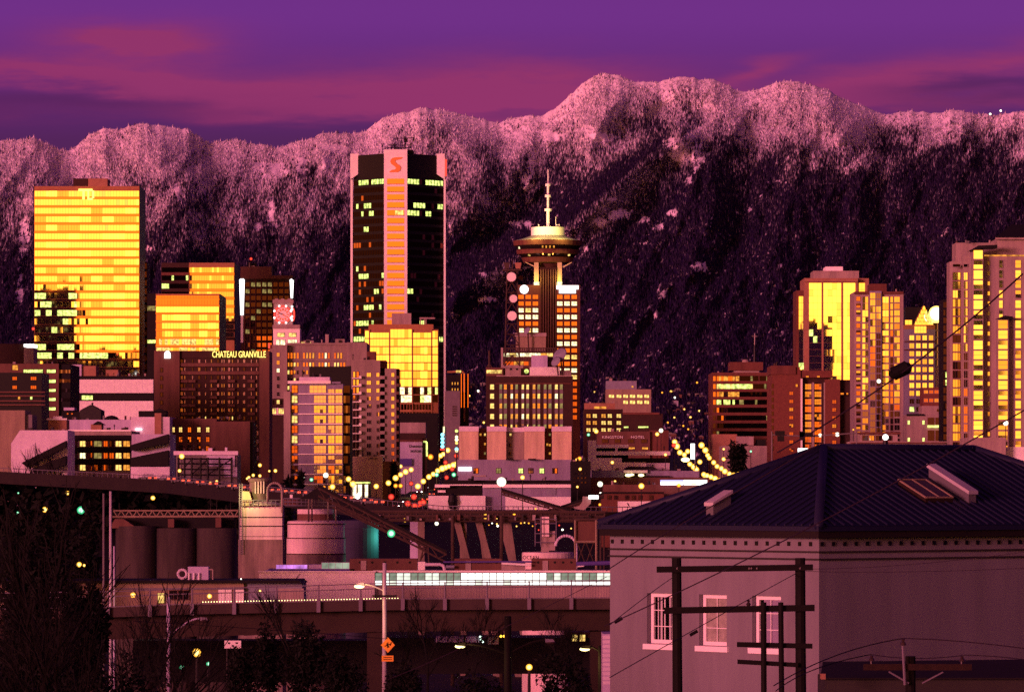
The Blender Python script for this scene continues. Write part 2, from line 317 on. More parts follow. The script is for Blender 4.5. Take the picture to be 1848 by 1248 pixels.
# ------------------------------------------------------------------ ground, water, streets
def vnoise(x, y, seed):
    T = np.random.default_rng(seed).random((256, 256)); xi, yi = np.floor(x).astype(int), np.floor(y).astype(int); fx, fy = x - xi, y - yi
    fx, fy = fx * fx * (3 - 2 * fx), fy * fy * (3 - 2 * fy); g = lambda a, b: T[a & 255, b & 255]
    return (g(xi, yi) * (1 - fx) + g(xi + 1, yi) * fx) * (1 - fy) + (g(xi, yi + 1) * (1 - fx) + g(xi + 1, yi + 1) * fx) * fy
def fbm(x, y, seed, o=4, gain=.5):
    s, a, t = 0, 1, 0
    for i in range(o): s = s + a * vnoise(x * 2 ** i, y * 2 ** i, seed + i); t += a; a *= gain
    return s / t
def ridged(x, y, seed, o=4):
    s, a, t = 0, 1, 0
    for i in range(o): s = s + a * (1 - np.abs(2 * vnoise(x * 2 ** i, y * 2 ** i, seed + i) - 1)); t += a; a *= .5
    return s / t
def grid_mesh(name, VX, VY, VZ, smooth=True):
    r, c = VX.shape; me = bpy.data.meshes.new(name); me.vertices.add(r * c); me.vertices.foreach_set('co', np.stack([VX, VY, VZ], -1).astype(np.float32).ravel())
    i = np.arange(r * c).reshape(r, c); q = np.stack([i[:-1, :-1], i[:-1, 1:], i[1:, 1:], i[1:, :-1]], -1).reshape(-1, 4); n = len(q)
    me.loops.add(n * 4); me.loops.foreach_set('vertex_index', q.ravel().astype(np.int32)); me.polygons.add(n)
    me.polygons.foreach_set('loop_start', (np.arange(n) * 4).astype(np.int32)); me.polygons.foreach_set('loop_total', np.full(n, 4, np.int32))
    me.polygons.foreach_set('use_smooth', np.full(n, smooth)); me.update(); me.validate(); return me
gy = np.unique(np.concatenate([np.arange(-4000, 0, 100), np.arange(0, 1200, 20), np.arange(1200, 3000, 50), np.arange(3000, 5600, 200), TX[(TX > -4000) & (TX < 5601)], [6600, 7600]])).astype(float)
gx = np.concatenate([np.arange(-4000, -400, 200), np.arange(-400, 401, 20), np.arange(600, 4001, 200)]).astype(float)
GX, GY = np.meshgrid(gx, gy); GZ = np.interp(GY, TX, TZ) + (fbm(GX / 60, GY / 60, 7) - .5) * np.where((GY > 250) & (GY < 900), 1.6, .3) - .5
GZ += np.where(GY < -700, (fbm(GX / 90, GY / 90, 71, 3) - .4) * 12, 0)
g = bpy.data.objects.new('ground', grid_mesh('ground', GX, GY, GZ)); COL.objects.link(g); g.data.materials.append(MATS['earth']); tag(g, kind='structure')
b = MB(); b.quad((-4000, 2890, 1), (4000, 2890, 1), (4000, 5150, 1), (-4000, 5150, 1), 'water'); b.build('water', kind='structure')
def road(name, pts, w, m='asphalt', lift=.15):
    b = MB()
    for (xa, ya), (xb, yb) in zip(pts[:-1], pts[1:]):
        n = max(1, int((yb - ya) / 25))
        for i in range(n):
            t0, t1 = i / n, (i + 1) / n; x0, x1, y0, y1 = xa + (xb - xa) * t0, xa + (xb - xa) * t1, ya + (yb - ya) * t0, ya + (yb - ya) * t1
            b.quad((x0 - w, y0, terr(y0) + lift), (x0 + w, y0, terr(y0) + lift), (x1 + w, y1, terr(y1) + lift), (x1 - w, y1, terr(y1) + lift), m)
    return b.build(name, kind='structure')
road('street', [(-24.5, 960), (-24.5, 2500)], 6)
road('street', [(40, 960), (47, 1050), (61, 1500)], 7)

# ------------------------------------------------------------------ mountains
RIDGE = [(-500, 262), (-300, 240), (-150, 255), (-60, 262), (24, 247), (60, 245), (85, 255), (105, 265), (125, 270), (140, 258), (160, 238), (185, 228), (215, 230), (240, 222), (265, 218), (290, 222), (310, 228), (335, 228), (350, 238), (380, 254), (410, 250), (440, 252), (470, 258), (500, 264), (520, 258), (560, 243), (600, 236), (640, 234), (660, 230), (690, 208), (720, 198), (760, 192), (790, 191), (810, 196), (840, 207), (870, 212), (895, 215), (905, 217), (920, 212), (950, 205), (975, 202), (1000, 195), (1015, 182), (1030, 165), (1050, 145), (1070, 132), (1100, 129), (1120, 132), (1140, 143), (1165, 146), (1190, 145), (1215, 138), (1245, 134), (1270, 138), (1295, 140), (1310, 150), (1330, 160), (1355, 158), (1375, 152), (1400, 150), (1420, 143), (1440, 146), (1465, 152), (1490, 155), (1505, 165), (1520, 175), (1545, 185), (1570, 195), (1600, 202), (1640, 198), (1680, 202), (1720, 196), (1760, 200), (1800, 203), (1848, 196), (1950, 210), (2100, 190), (2350, 220)]
rx, ry = np.array([a for a, _ in RIDGE], float), np.array([c for _, c in RIDGE], float)
PS = 3.0; pu = np.arange(-480, 2330, PS); tv = np.linspace(0, 1, 270)
PU, TV = np.meshgrid(pu, tv); YR = np.interp(PU, rx, ry) + 4 + (fbm(PU / 28, PU * 0 + 3.3, 91, 4) - .5) * 13 + (fbm(PU / 7, PU * 0 + 8.1, 95, 2) - .5) * 4
Y0 = 872 + (YR - 872) * TV ** .78
DD = 7300 + 1350 * TV
ev_ = np.clip(np.minimum(TV * 3, (1 - TV) * 9), 0, 1)
wob = (fbm(PU / 260, Y0 / 260, 31) - .5) * 160
ridge_n = ridged((PU + wob * 1.4) / 190, Y0 / 520, 41, 4)
relief = (ridge_n - .62) * 150 + (ridged((PU + Y0 * .5 + wob * .5) / 95, Y0 / 230, 45, 4) - .6) * 120 + (fbm(PU / 26, Y0 / 34, 51, 4) - .5) * 62
def seg_d(pts, X, Y):
    best = np.full(X.shape, 1e9); sg = np.zeros(X.shape)
    for (xa, ya), (xb, yb) in zip(pts[:-1], pts[1:]):
        ex, ey = xb - xa, yb - ya; t = np.clip(((X - xa) * ex + (Y - ya) * ey) / (ex * ex + ey * ey), 0, 1)
        qx, qy = X - (xa + t * ex), Y - (ya + t * ey); d = np.hypot(qx, qy); u = d < best; best = np.where(u, d, best); sg = np.where(u, np.sign(ex * qy - ey * qx), sg)
    return best, sg
sd, sg = seg_d([(1225, 252), (1160, 290), (1100, 345), (1040, 395), (985, 430), (900, 482), (820, 530)], PU, Y0)
below = -sd * sg                                            # positive on the lower right of the spur crest
relief = relief * np.clip(sd / 60, .35, 1) + 150 * np.exp(-(sd / 30) ** 2) - 105 * np.exp(-((below + 62) / 34) ** 2) * np.exp(-(sd / 110) ** 2)
for pts, A in ((((1500, 170), (1560, 300), (1700, 420), (1830, 520)), 60), (((265, 225), (330, 330), (300, 470)), 70), (((780, 200), (860, 330), (820, 450)), 60), (((600, 240), (520, 330), (560, 450)), 60)):
    d2, _ = seg_d(pts, PU, Y0); relief += A * np.exp(-(d2 / 40) ** 2)
DD = DD - relief * ev_ * .95                                 # spurs come forward, gullies fall back
Z = EYE + (HY - Y0) * K * DD + 0
X = (PU - CX) * K * DD
# far side of the crest
bk = 12; XB = np.repeat(X[-1:], bk, 0); DB = np.stack([DD[-1] + 160 * (i + 1) for i in range(bk)]); ZB = np.stack([Z[-1] - 14 * (i + 1) ** 1.55 for i in range(bk)])
VX, VY, VZ = np.vstack([X, XB]), np.vstack([DD, DB]), np.vstack([Z, ZB])
me = grid_mesh('mountains', VX, VY, VZ); mtn = bpy.data.objects.new('mountains', me); COL.objects.link(mtn); tag(mtn, kind='structure')
# snow: heavier with height, open snow in clearings; gully shade and spur light painted in
CLEAR = [(500, 310, 24, 13), (540, 295, 13, 20), (468, 302, 13, 9), (490, 390, 9, 30), (465, 410, 8, 9), (592, 300, 12, 26), (600, 268, 22, 9), (960, 300, 8, 36), (948, 328, 8, 16), (933, 238, 12, 22), (1000, 250, 22, 13), (880, 232, 9, 16), (1085, 248, 28, 10), (1060, 235, 18, 9), (1217, 260, 18, 12), (1255, 288, 18, 26), (1228, 282, 20, 9), (1125, 388, 30, 12), (1163, 396, 11, 9), (1215, 386, 14, 7), (1190, 412, 14, 6), (1055, 447, 7, 12), (937, 404, 26, 8), (1266, 482, 16, 10), (1195, 530, 9, 14), (1186, 572, 9, 9), (880, 541, 14, 5), (1168, 440, 22, 5), (44, 425, 10, 32), (275, 450, 16, 10), (36, 530, 8, 34), (811, 410, 4, 22), (1082, 402, 14, 10), (870, 495, 7, 5), (1410, 480, 5, 4), (1352, 378, 5, 4), (640, 330, 9, 20), (320, 350, 10, 14), (700, 290, 9, 9), (1108, 360, 9, 5), (1240, 320, 9, 14)]
def snow_fields(px, y, yr):
    n1 = fbm(px / 40, y / 34, 61, 4); n2 = fbm(px / 4, y / 3.4, 65, 3); right = np.clip((px - 1150) / 200, 0, 1)
    depth = (y - yr)
    L = np.interp(px, [-500, 0, 300, 480, 640, 900, 1010, 1100, 1250, 1400, 1550, 1700, 1850, 2300], [395, 400, 392, 375, 362, 345, 298, 266, 262, 272, 288, 272, 258, 260]); wd = np.interp(px, [-500, 900, 1150, 1300, 2300], [120, 110, 66, 48, 48])
    n4 = ridged((px + y * .6) / 60, y / 110, 69, 4)
    alt = np.clip(.5 + (L - y + (n1 - .5) * 90 + (n4 - .62) * 110) / (2 * wd), 0, 1); alt = alt * alt * (3 - 2 * alt)
    dust = np.clip(alt * (.62 + .30 * np.clip(1 - depth / 75, 0, 1) + (n1 - .5) * .5) * np.clip(.15 + 1.45 * ridged((px - y * .45) / 75, y / 150, 73, 4), .3, 1.15) + .012 + .07 * np.clip(1 - (y - 270) / 230, 0, 1) * np.clip(.2 + 1.6 * n1, 0, 1.4), 0, 1)
    q1, q2 = seg_d([(1190, 268), (1130, 305), (1060, 365), (1000, 400), (930, 452)], px, y); dust = dust * (1 - .93 * np.exp(-((q1 * 1.0 + q2 * 0 - 0) / 26) ** 2) * (px < 1240))  # thins the snow to paint the gully's shade into the colour
    q1, q2 = seg_d([(1225, 252), (1160, 290), (1100, 345), (1040, 395), (985, 430), (900, 482)], px, y); dust = np.clip(dust + .30 * np.exp(-((q1 - 20) / 34) ** 2) * (-q2 > 0) * (.4 + 1.2 * n1), 0, 1); dust = np.maximum(dust, .96 * np.clip(1.25 - depth / 46, 0, 1) * np.clip(.55 + .9 * n1, 0, 1))  # extra snow paints light on the spur face; crest whitened too
    op = np.zeros(px.shape)
    for cx, cy, ax, ay in CLEAR: op = np.maximum(op, np.exp(-(((px - cx) / ax) ** 2 + ((y - cy) / ay) ** 2) ** 1.5))
    n3 = ridged((px + y * .4) / 13, y / 26, 67, 3); op = np.clip((op * 1.25 - .34 - (.60 - n2) * 1.3 - (.66 - n3) * 1.8) * 3.5, 0, 1)
    top = np.clip(1 - depth / 42, 0, 1) * np.clip((n1 - .36) * 6, 0, 1) * (yr < 235)
    return dust, np.maximum(op, top * .85)
py_m = HY - (VZ - EYE) / (K * VY); YRm = np.vstack([YR, np.repeat(YR[-1:], bk, 0)]); px_m = CX + VX / (K * VY)
du, op = snow_fields(px_m, np.vstack([Y0, np.repeat(Y0[-1:], bk, 0)]), YRm)
sn = np.clip(np.clip(du * 1.5 - .35, 0, 1) * .8 + op, 0, 1)
at = me.attributes.new('snow', 'FLOAT', 'POINT'); at.data.foreach_set('value', sn.astype(np.float32).ravel())
def attr_mat(name, dark, white, var):
    m = bpy.data.materials.new(name); m.use_nodes = True; t = m.node_tree; bs = t.nodes['Principled BSDF']; bs.inputs['Roughness'].default_value = .9; bs.inputs['Specular IOR Level'].default_value = .1
    a = t.nodes.new('ShaderNodeAttribute'); a.attribute_name = 'snow'; x = t.nodes.new('ShaderNodeMix'); x.data_type = 'RGBA'; x.inputs[6].default_value = (*dark, 1); x.inputs[7].default_value = (*white, 1)
    t.links.new(a.outputs['Fac'], x.inputs[0]); t.links.new(x.outputs[2], bs.inputs['Base Color']); MATS[name] = m; return m
me.materials.append(attr_mat('mountain_ground', (.010, .004, .038), (.88, .78, .98), .1))  # dark end tinted blue purple, distant haze put into the colour
# conifer forest on the slopes
n = 290000
tp = RNG.uniform(-380, 2230, n); tt = RNG.uniform(0.0, 1.0, n) ** .85
iu = np.clip((tp - pu[0]) / PS, 0, len(pu) - 1.001); iv = np.clip(tt * 269, 0, 268.999)
i0, j0 = iu.astype(int), iv.astype(int); fu, fv = iu - i0, iv - j0
def samp(A): return (A[j0, i0] * (1 - fu) + A[j0, i0 + 1] * fu) * (1 - fv) + (A[j0 + 1, i0] * (1 - fu) + A[j0 + 1, i0 + 1] * fu) * fv
BX, BY, BZ, BY0, BYR = samp(X), samp(DD), samp(Z), samp(Y0), samp(YR)
td, to = snow_fields(tp, BY0, BYR)
keep = (RNG.random(n) > to * .85) & (RNG.random(n) > np.clip(1 - (BY0 - BYR) / 60, 0, 1) * .62)
BX, BY, BZ, td, tp_, y0_ = BX[keep], BY[keep], BZ[keep], td[keep], tp[keep], BY0[keep]; n = len(BX)
h = RNG.uniform(4.5, 10, n) * (BY / 9000) * np.where(td > .55, .8, 1); w = h * RNG.uniform(.17, .27, n)
ang = RNG.uniform(0, 6.28, n); V = np.empty((n, 5, 3)); S = np.empty((n, 5))
streak_n = ridged((tp_ + y0_ * .35) / 26, y0_ / 120, 83, 3); fine = fbm(tp_ / 12, y0_ / 14, 87, 3)
pr = np.clip(td * 1.1 + (streak_n - .62) * 1.0 * (td + .01) + (fine - .5) * .5 * (td + .01), 0, 1)
ts = np.where(RNG.random(n) < pr ** .8, RNG.uniform(.55, 1.0, n) * np.clip(.16 + 1.5 * pr, 0, 1), RNG.uniform(0, .22, n) * (pr + .12))
for c in range(4):
    a = ang + c * math.pi / 2
    V[:, c] = np.stack([BX + w * np.cos(a), BY + w * np.sin(a), BZ - .5], 1); S[:, c] = ts * np.clip(.5 + .5 * td, 0, .92)
V[:, 4] = np.stack([BX + RNG.normal(0, .3, n), BY, BZ + h], 1); S[:, 4] = np.clip(ts * 1.15, 0, 1)
F = [(0, 1, 4), (1, 2, 4), (2, 3, 4), (3, 0, 4)]
fi = (np.arange(n)[:, None, None] * 5 + np.array(F)[None]).reshape(-1, 3).astype(np.int32)
fm = bpy.data.meshes.new('forest'); fm.vertices.add(n * 5); fm.vertices.foreach_set('co', V.astype(np.float32).ravel()); fm.loops.add(fi.size); fm.loops.foreach_set('vertex_index', fi.ravel())
fm.polygons.add(len(fi)); fm.polygons.foreach_set('loop_start', (np.arange(len(fi)) * 3).astype(np.int32)); fm.polygons.foreach_set('loop_total', np.full(len(fi), 3, np.int32)); fm.update()
at = fm.attributes.new('snow', 'FLOAT', 'POINT'); at.data.foreach_set('value', S.astype(np.float32).ravel())
fm.materials.append(attr_mat('conifer', (.010, .004, .038), (.86, .76, .97), .1))  # same haze tint in the dark end of the tree colour
fo = bpy.data.objects.new('forest', fm); COL.objects.link(fo); tag(fo, 'snow dusted conifer forest covering the mountain slopes', 'forest', kind='stuff')
for px, y, c in ((1787, 206, 'white'), (1806, 200, 'white')): lamp(px, y, 8480, 2.2, c, 'small bright ski hill light on the snowy ridge at the right', 'ski hill lights on the ridge', 'ski_light', 'light', pole=False)

def mpoint(px, y):
    i = int(round((px - pu[0]) / PS)); v = np.interp(-y, -Y0[:, i], tv); j = int(np.clip(round(v * 269), 0, 268)); D_ = float(DD[j, i]); return D_ - 6
# ------------------------------------------------------------------ towers on the left
def clutter(root, x0, x1, y, D, n, seed=1, mats=('mid_grey', 'dark_grey', 'pink_stone', 'rust_steel')):
    r = random.Random(seed * 77 + int(x0))
    for i in range(n):
        x = r.uniform(x0, x1 - 4); w, h = r.uniform(2, 7), r.uniform(2, 5.5); q = r.random(); b = MB(); dd = D + r.uniform(2, 6)
        if q < .55: b.box(wx(x, dd), wx(x + w, dd), dd, dd + 2, wz(y + .5, dd), wz(y - h, dd), r.choice(mats)); b.build('roof_unit', root)
        elif q < .8: b.tube(P(x, y + .5, dd), P(x, y - h * 1.4, dd), .28, .28, r.choice(mats), 7); b.build('vent_pipe', root)
        else: b.path([P(x, y, dd), P(x, y - h * 2.4, dd)], .1, 'dark_grey', 4); b.path([P(x - 2, y - h * 1.8, dd), P(x + 2, y - h * 1.8, dd)], .08, 'dark_grey', 4); b.build('aerial', root)
def R(seed): return random.Random(seed)
# gold glass office tower with a bank emblem
D = 2300; t = bld('office_tower', 'tall gold mirrored office tower with a bank emblem at its top', 157, D)
wbox(t, 'wall', 62, 251.5, 336, D, 37, 'copper_panel'); wbox(t, 'side_wall', 251.5, 252.4, 336, D + .6, 36, 'black'); wbox(t, 'corner_fin', 61, 62, 336, D, 36, 'black')  # thin black slab puts the right face's shade into the colour
wbox(t, 'penthouse', 132, 158, 322, D + 6, 14, 'dark_brown', 336); wbox(t, 'penthouse', 159, 194, 322, D + 5, 15, 'orange_brick', 336)
ledge(t, 62, 251.5, 336, 343.5, D, 'copper_panel', .25, 'parapet')
for i in range(22):
    y = 344.4 + 15.35 * i
    def td(i_, j_, i=i):
        px = 62 + i_ * 5.15
        if i in (18, 19) and px < (140 if i == 18 else 205): return 'lit_green' if R(i * 97 + i_ // 2).random() < .72 else 'black_glass'
        if 12 <= i <= 17 and px < 138 and R(i * 31 + i_ // 2).random() < (.5 if i == 14 else .16): return 'lit_green'
        q = R(i_ // 4 + i * 5).random(); return 'gold_bright' if q < .22 else 'gold_glass' if q < .85 else 'gold_mid'
    band(t, 62.5, 251, y, y + 10.4, D, 5.15, td, 'window_band', jit=.005)
    ledge(t, 62.3, 251.3, y + 10.7, y + 15.2, D, 'bronze_glass', .16, 'spandrel')
b = MB()
for x0, x1, y0, y1 in ((142, 158, 341, 345), (149, 153, 345, 360), (158, 161, 341, 361), (161, 167, 341, 344.5), (161, 167, 357.5, 361), (166.5, 170, 344, 358)): b.box(wx(x0, D), wx(x1, D), D - .9, D - .25, wz(y1, D), wz(y0, D), 'logo_yellow')
b.build('emblem', t)
D = 2335; t = bld('office_block', 'narrow copper glass block just right of the tall gold tower', 259, D)
wbox(t, 'wall', 252, 265.5, 473, D, 20, 'dark_brown')
for i in range(14): band(t, 253.8, 265, 475 + 15.1 * i, 485 + 15.1 * i, D, 5.6, 'gold_mid' if i == 5 else [('bronze_glass', .6), ('copper_glass', .4)], 'window')
D = 2280; t = bld('office_block', 'gold glass mid rise with a black side wall behind the hotel with gold letters', 330, D)
wbox(t, 'wall', 281, 396, 530, D, 50, 'copper_panel'); wbox(t, 'side_wall', 396, 397, 530, D + .5, 49, 'black'); wbox(t, 'link_block', 265.5, 281, 529, D + 8, 30, 'near_black')  # side slab coloured black for the unlit right face
band(t, 266, 281, 552, 560.5, D + 8, 3, [('lit_dim', .6), ('lit_green', .4)], 'link_window_band'); band(t, 266, 281, 613, 619, D + 8, 3, [('lit_green', .5), ('black_glass', .5)], 'link_window_band')
for i, (y, h) in enumerate(((533, 5), (541, 9), (553.5, 9.5), (567.5, 10.5), (582.5, 10.5), (597, 10.5), (611.5, 10.5), (627, 5.5))):
    def mid(i_, j_, i=i):
        px = 281 + 5.1 * i_
        if i in (6, 7) and R(i_ + i * 9).random() < .55: return 'lit_warm'
        if i == 2: return 'gold_bright'
        return 'bronze_glass' if px < 291 or i < 2 else 'gold_mid' if R(i_ // 3 + i * 17).random() < .2 else 'gold_bright' if R(i_ // 3 + i * 19).random() < .35 else 'gold_glass'
    band(t, 282, 395, y, y + h, D, 5.1, mid, 'window_band'); ledge(t, 281.2, 395.8, y + h + .4, y + h + 3.4, D, 'bronze_glass', .16, 'spandrel')
D = 2480; t = bld('office_block', 'broad gold glass block rising behind the gold mid rise, its left third dark', 357, D)
wbox(t, 'wall', 291, 341, 474, D + 6, 30, 'dark_brown'); wbox(t, 'front_wall', 341, 423, 474, D, 46, 'copper_panel'); wbox(t, 'side_wall', 423, 424, 474, D + .5, 45, 'black')  # shade of the right face painted as a black slab
for i in range(9):
    y = 482.5 + 14.6 * i
    band(t, 342, 422, y, y + 9, D, 4.4, [('gold_mid', .75), ('gold_glass', .25)], 'window_band'); ledge(t, 341.3, 422.7, y + 9.4, y + 14.2, D, 'bronze_glass', .16, 'spandrel')
    band(t, 292, 340, y, y + 8.6, D + 6, 4.4, [('black_glass', .78), ('lit_green', .22)] if 0 < i < 3 else 'black_glass', 'window_band'); ledge(t, 291, 340.8, y + 9, y + 14, D + 6, 'dark_brown' if i else 'red_brown', .12, 'spandrel')
# brown hotel tower with floodlit corners
D = 2450; t = bld('hotel_tower', 'brown grid office tower with two white floodlit corner strips', 481, D)
wbox(t, 'wall', 434, 528, 497, D, 28, 'dark_brown'); wbox(t, 'penthouse', 434, 490, 481, D + 3, 16, 'brown', 497); ledge(t, 434, 528, 497, 503, D, 'brown', .6, 'cornice')
for x in (446, 464, 482, 503): wbox(t, 'vent', x, x + 10, 504.5, D, 1, 'black', 507, dy=.1)
for i in range(9): ledge(t, 441.5 + i * 10.1 - .6, 441.5 + i * 10.1 + .6, 508, 650, D, 'red_brown', .5, 'mullion')
cols = [(442.6 + i * 10.1, 450.6 + i * 10.1) for i in range(8)]
wins(t, cols, rows(509, 12.1, 8.4, 11), D, lambda i, j: 'lit_dim' if R(i * 7 + j * 13).random() < (.55 if j in (0, 1, 3) else .12) and i < 5 else 'red_glass' if j > 7 else 'dark_glass', 'brown', 2, 1, .15)
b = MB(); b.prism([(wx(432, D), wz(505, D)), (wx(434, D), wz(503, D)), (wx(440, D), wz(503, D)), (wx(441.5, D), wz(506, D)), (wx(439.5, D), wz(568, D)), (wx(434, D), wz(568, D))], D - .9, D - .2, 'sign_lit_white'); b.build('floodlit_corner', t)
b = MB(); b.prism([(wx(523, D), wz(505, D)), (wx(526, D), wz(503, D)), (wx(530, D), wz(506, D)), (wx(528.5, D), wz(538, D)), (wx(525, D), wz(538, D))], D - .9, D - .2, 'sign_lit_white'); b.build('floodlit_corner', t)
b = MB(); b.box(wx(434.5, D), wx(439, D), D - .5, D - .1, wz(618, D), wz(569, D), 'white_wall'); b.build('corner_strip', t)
b = MB(); b.box(wx(450, D), wx(462, D), D + 5, D + 9, wz(481, D), wz(474, D), 'near_black'); b.path([P(452, 481, D + 5), P(452, 466, D + 5)], .25, 'near_black'); b.path([P(447, 472, D + 5), P(467, 472, D + 5)], .2, 'near_black'); b.build('antenna_platform', t)
lamp(453, 467, D + 4, 2.6, 'red', 'red aircraft warning light above the brown tower with floodlit corners', None, 'warning_light', 'warning light', pole=False)
# clock tower
D = 1900; t = bld('clock_tower', 'old stone clock tower with a red neon clock face', 515, D)
wbox(t, 'wall', 493, 541, 592, D, 14, 'white_wall'); wbox(t, 'shaft', 494, 528, 546, D + 1, 9, 'pink_stone', 592); wbox(t, 'crown', 492, 529.5, 540.5, D + .5, 10, 'pink_stone', 547)
ledge(t, 492, 541.5, 586, 592.5, D, 'pink_stone', .8, 'cornice'); wbox(t, 'wing', 541, 566, 614, D + 2, 12, 'pink_stone')
for x in (496, 507, 519): wbox(t, 'crown_block', x, x + 6, 538.5, D + .6, 3, 'pink_stone', 540.5)
b = MB(); c = P(510, 567, D); r = 13 * K * D
for i in range(24): a, a2 = 2 * math.pi * i / 24, 2 * math.pi * (i + 1) / 24; b.poly([(c[0], D + .7, c[2]), (c[0] + r * math.cos(a), D + .7, c[2] + r * math.sin(a)), (c[0] + r * math.cos(a2), D + .7, c[2] + r * math.sin(a2))], 'white_wall')
b.build('clock_dial', t)
b = MB()
for i in range(24): a, a2 = 2 * math.pi * i / 24, 2 * math.pi * (i + 1) / 24; q = 15.0 * K * D; b.tube((c[0] + q * math.cos(a), D + .45, c[2] + q * math.sin(a)), (c[0] + q * math.cos(a2), D + .45, c[2] + q * math.sin(a2)), .32, .32, 'neon_red', 5)
for i in range(12): a = math.pi * i / 6; b.tube((c[0] + r * .55 * math.cos(a), D + .5, c[2] + r * .55 * math.sin(a)), (c[0] + r * .85 * math.cos(a), D + .5, c[2] + r * .85 * math.sin(a)), .22, .22, 'logo_red', 5)
b.build('neon_ring', t)
b = MB(); b.tube((c[0], D + .4, c[2]), (c[0] - 1.9, D + .4, c[2] + .7), .2, .1, 'black'); b.tube((c[0], D + .4, c[2]), (c[0] + 1.2, D + .4, c[2] - .9), .2, .1, 'logo_red'); b.build('clock_hands', t)
for i in range(8):
    a = math.pi * (i + .5) / 4; bb = MB(); bb.sphere((c[0] + 16 * K * D * math.cos(a), D + .3, c[2] + 16 * K * D * math.sin(a)), .42, 'neon_white', 8, 5); bb.build('lamp_bulb', t)
for y in (553, 558, 571, 577): bb = MB(); bb.sphere(P(527, y, D), .42, 'neon_white', 8, 5); bb.build('lamp_bulb', t)
b = MB(); b.path([P(528.5, 556, D + 3), P(530.5, 562, D + 3), P(530.5, 573, D + 3), P(528.5, 579, D + 3)], .45, 'neon_red'); b.build('side_neon_ring', t)
wins(t, [(500, 514), (520.5, 535)], [(600, 608)], D, 'lit_warm', 'pink_stone', 2, 2, .15); wins(t, [(498, 505), (505.5, 515)], [(612.5, 622.5)], D, 'lit_white', 'pink_stone', 2, 1, .15); wins(t, [(519, 536)], [(612.5, 623)], D, 'lit_white', 'pink_stone', 4, 2, .12)
wins(t, [(543, 551), (554, 562)], [(616.5, 622)], D + 2, 'lit_warm', 'pink_stone', 2, 1, .15)
# brown hotel with gold letters
D = 1500; t = bld('hotel_tower', 'dark brown hotel slab with gold lettering along its roof edge', 380, D)
wbox(t, 'stair_wall', 278, 324, 632.5, D - 1.5, 20, 'brown', label='plain brown end wall with a white lit emblem'); wbox(t, 'wall', 324, 470, 633, D, 18, 'dark_brown'); wbox(t, 'end_wall', 468, 486, 633, D - .8, 19, 'brown')
ledge(t, 324.5, 467.5, 633, 646, D, 'dark_brown', .5, 'parapet'); text('CHATEAU GRANVILLE', 'lettering', t, 383.5, 480, 633.5, 645, D, 'sign_gold', .4, 1.1)
b = MB(); b.prism([(wx(297.5, D), wz(646.5, D)), (wx(297.5, D), wz(637.5, D)), (wx(300, D), wz(634, D)), (wx(303, D), wz(633, D)), (wx(306, D), wz(634, D)), (wx(308.3, D), wz(637.5, D)), (wx(308.3, D), wz(646.5, D))], D - 2.1, D - 1.6, 'sign_lit_white'); b.build('emblem', t)
b = MB(); b.path([(wx(303 + 4.2 * math.cos(a), D), D - 2.15, wz(639.5 - 4 * math.sin(a), D)) for a in np.linspace(.3, 2.84, 7)], .2, 'magenta'); b.build('emblem_arc', t)
for y in (663.5, 678, 693, 707.5, 722): wins(t, [(289, 294)], [(y, y + 8)], D - 1.5, 'dark_glass', 'near_black', 1, 1, .12, 'slit_window')
for i in range(14):
    y = 646.8 + 14.7 * i
    if i < 2: ledge(t, 324.5, 467.5, y + 8.2, y + 14.2, D, 'brown', .9, 'balcony_front')
    else:
        for x0 in (326, 340, 379, 411, 447): ledge(t, x0, x0 + 13, y + 9, y + 13.6, D, 'brown', .9, 'balcony_front')
    for j, x in enumerate((325.5, 332, 346, 357, 369.5, 380, 391, 399, 403, 411, 418, 428, 438, 452, 461.5)):
        q = R(i * 50 + j).random(); g = 'lit_warm' if (i, j) in ((7, 4), (7, 10)) else 'curtain_glass' if q < .5 else 'grey_glass' if q < .7 else 'dark_glass'
        wins(t, [(x, x + (3 if j % 3 else 5))], [(y + 1, y + 8)], D, g, 'black', 1, 1, .1, seed=i)
for i in range(4): wins(t, [(461, 467)], [(777 + 15 * i, 785 + 15 * i)], D, 'curtain_glass', 'black', 1, 1, .1, seed=i)
# green lit office at far left
D = 1420; t = bld('office_block', 'grey brown office at the left edge with green lit windows', 72, D)
wbox(t, 'wall', -20, 106, 656, D, 26, 'brown'); wbox(t, 'side_wall', 106, 127, 657, D + 1, 30, 'near_black')  # right side coloured near black to carry its shade
wins(t, [(42, 78)], [(666, 673)], D, 'lit_green', 'dark_brown', 10, 1, .12); wins(t, [(84, 101)], [(666, 673), (684, 691), (701, 707), (717, 723.5), (734, 740.5)], D, 'lit_green', 'dark_brown', 5, 1, .12)
for i in range(5): band(t, 107, 127, 667 + 17 * i, 673 + 17 * i, D + 1, 3, [('dark_glass', .8), ('grey_glass', .2)], 'window_band')
D = 1330; t = bld('office_block', 'low black glass office in front of the green lit office', 48, D)
wbox(t, 'wall', -40, 75, 672, D, 22, 'black'); wins(t, [(22, 31), (55, 66)], [(679, 686), (695, 702)], D, 'red_glass', 'black', 3, 1, .1)
for y in (706, 713, 722, 729): ledge(t, -40, 82, y, y + 2.6, D, 'brown', 1.2, 'floor_edge')
for x, m in ((32, 'lit_orange'), (54, 'lit_green')): wins(t, [(x, x + 5)], [(714.5, 721)], D, m, 'black', 1, 1, .1)
wins(t, [(22, 33)], [(658, 668)], D - 2, 'lit_orange', 'black', 2, 1, .1, 'roof_lantern')
D = 2000; t = bld('office_block', 'distant brown block with a pale lit crown at the left edge', 42, D)
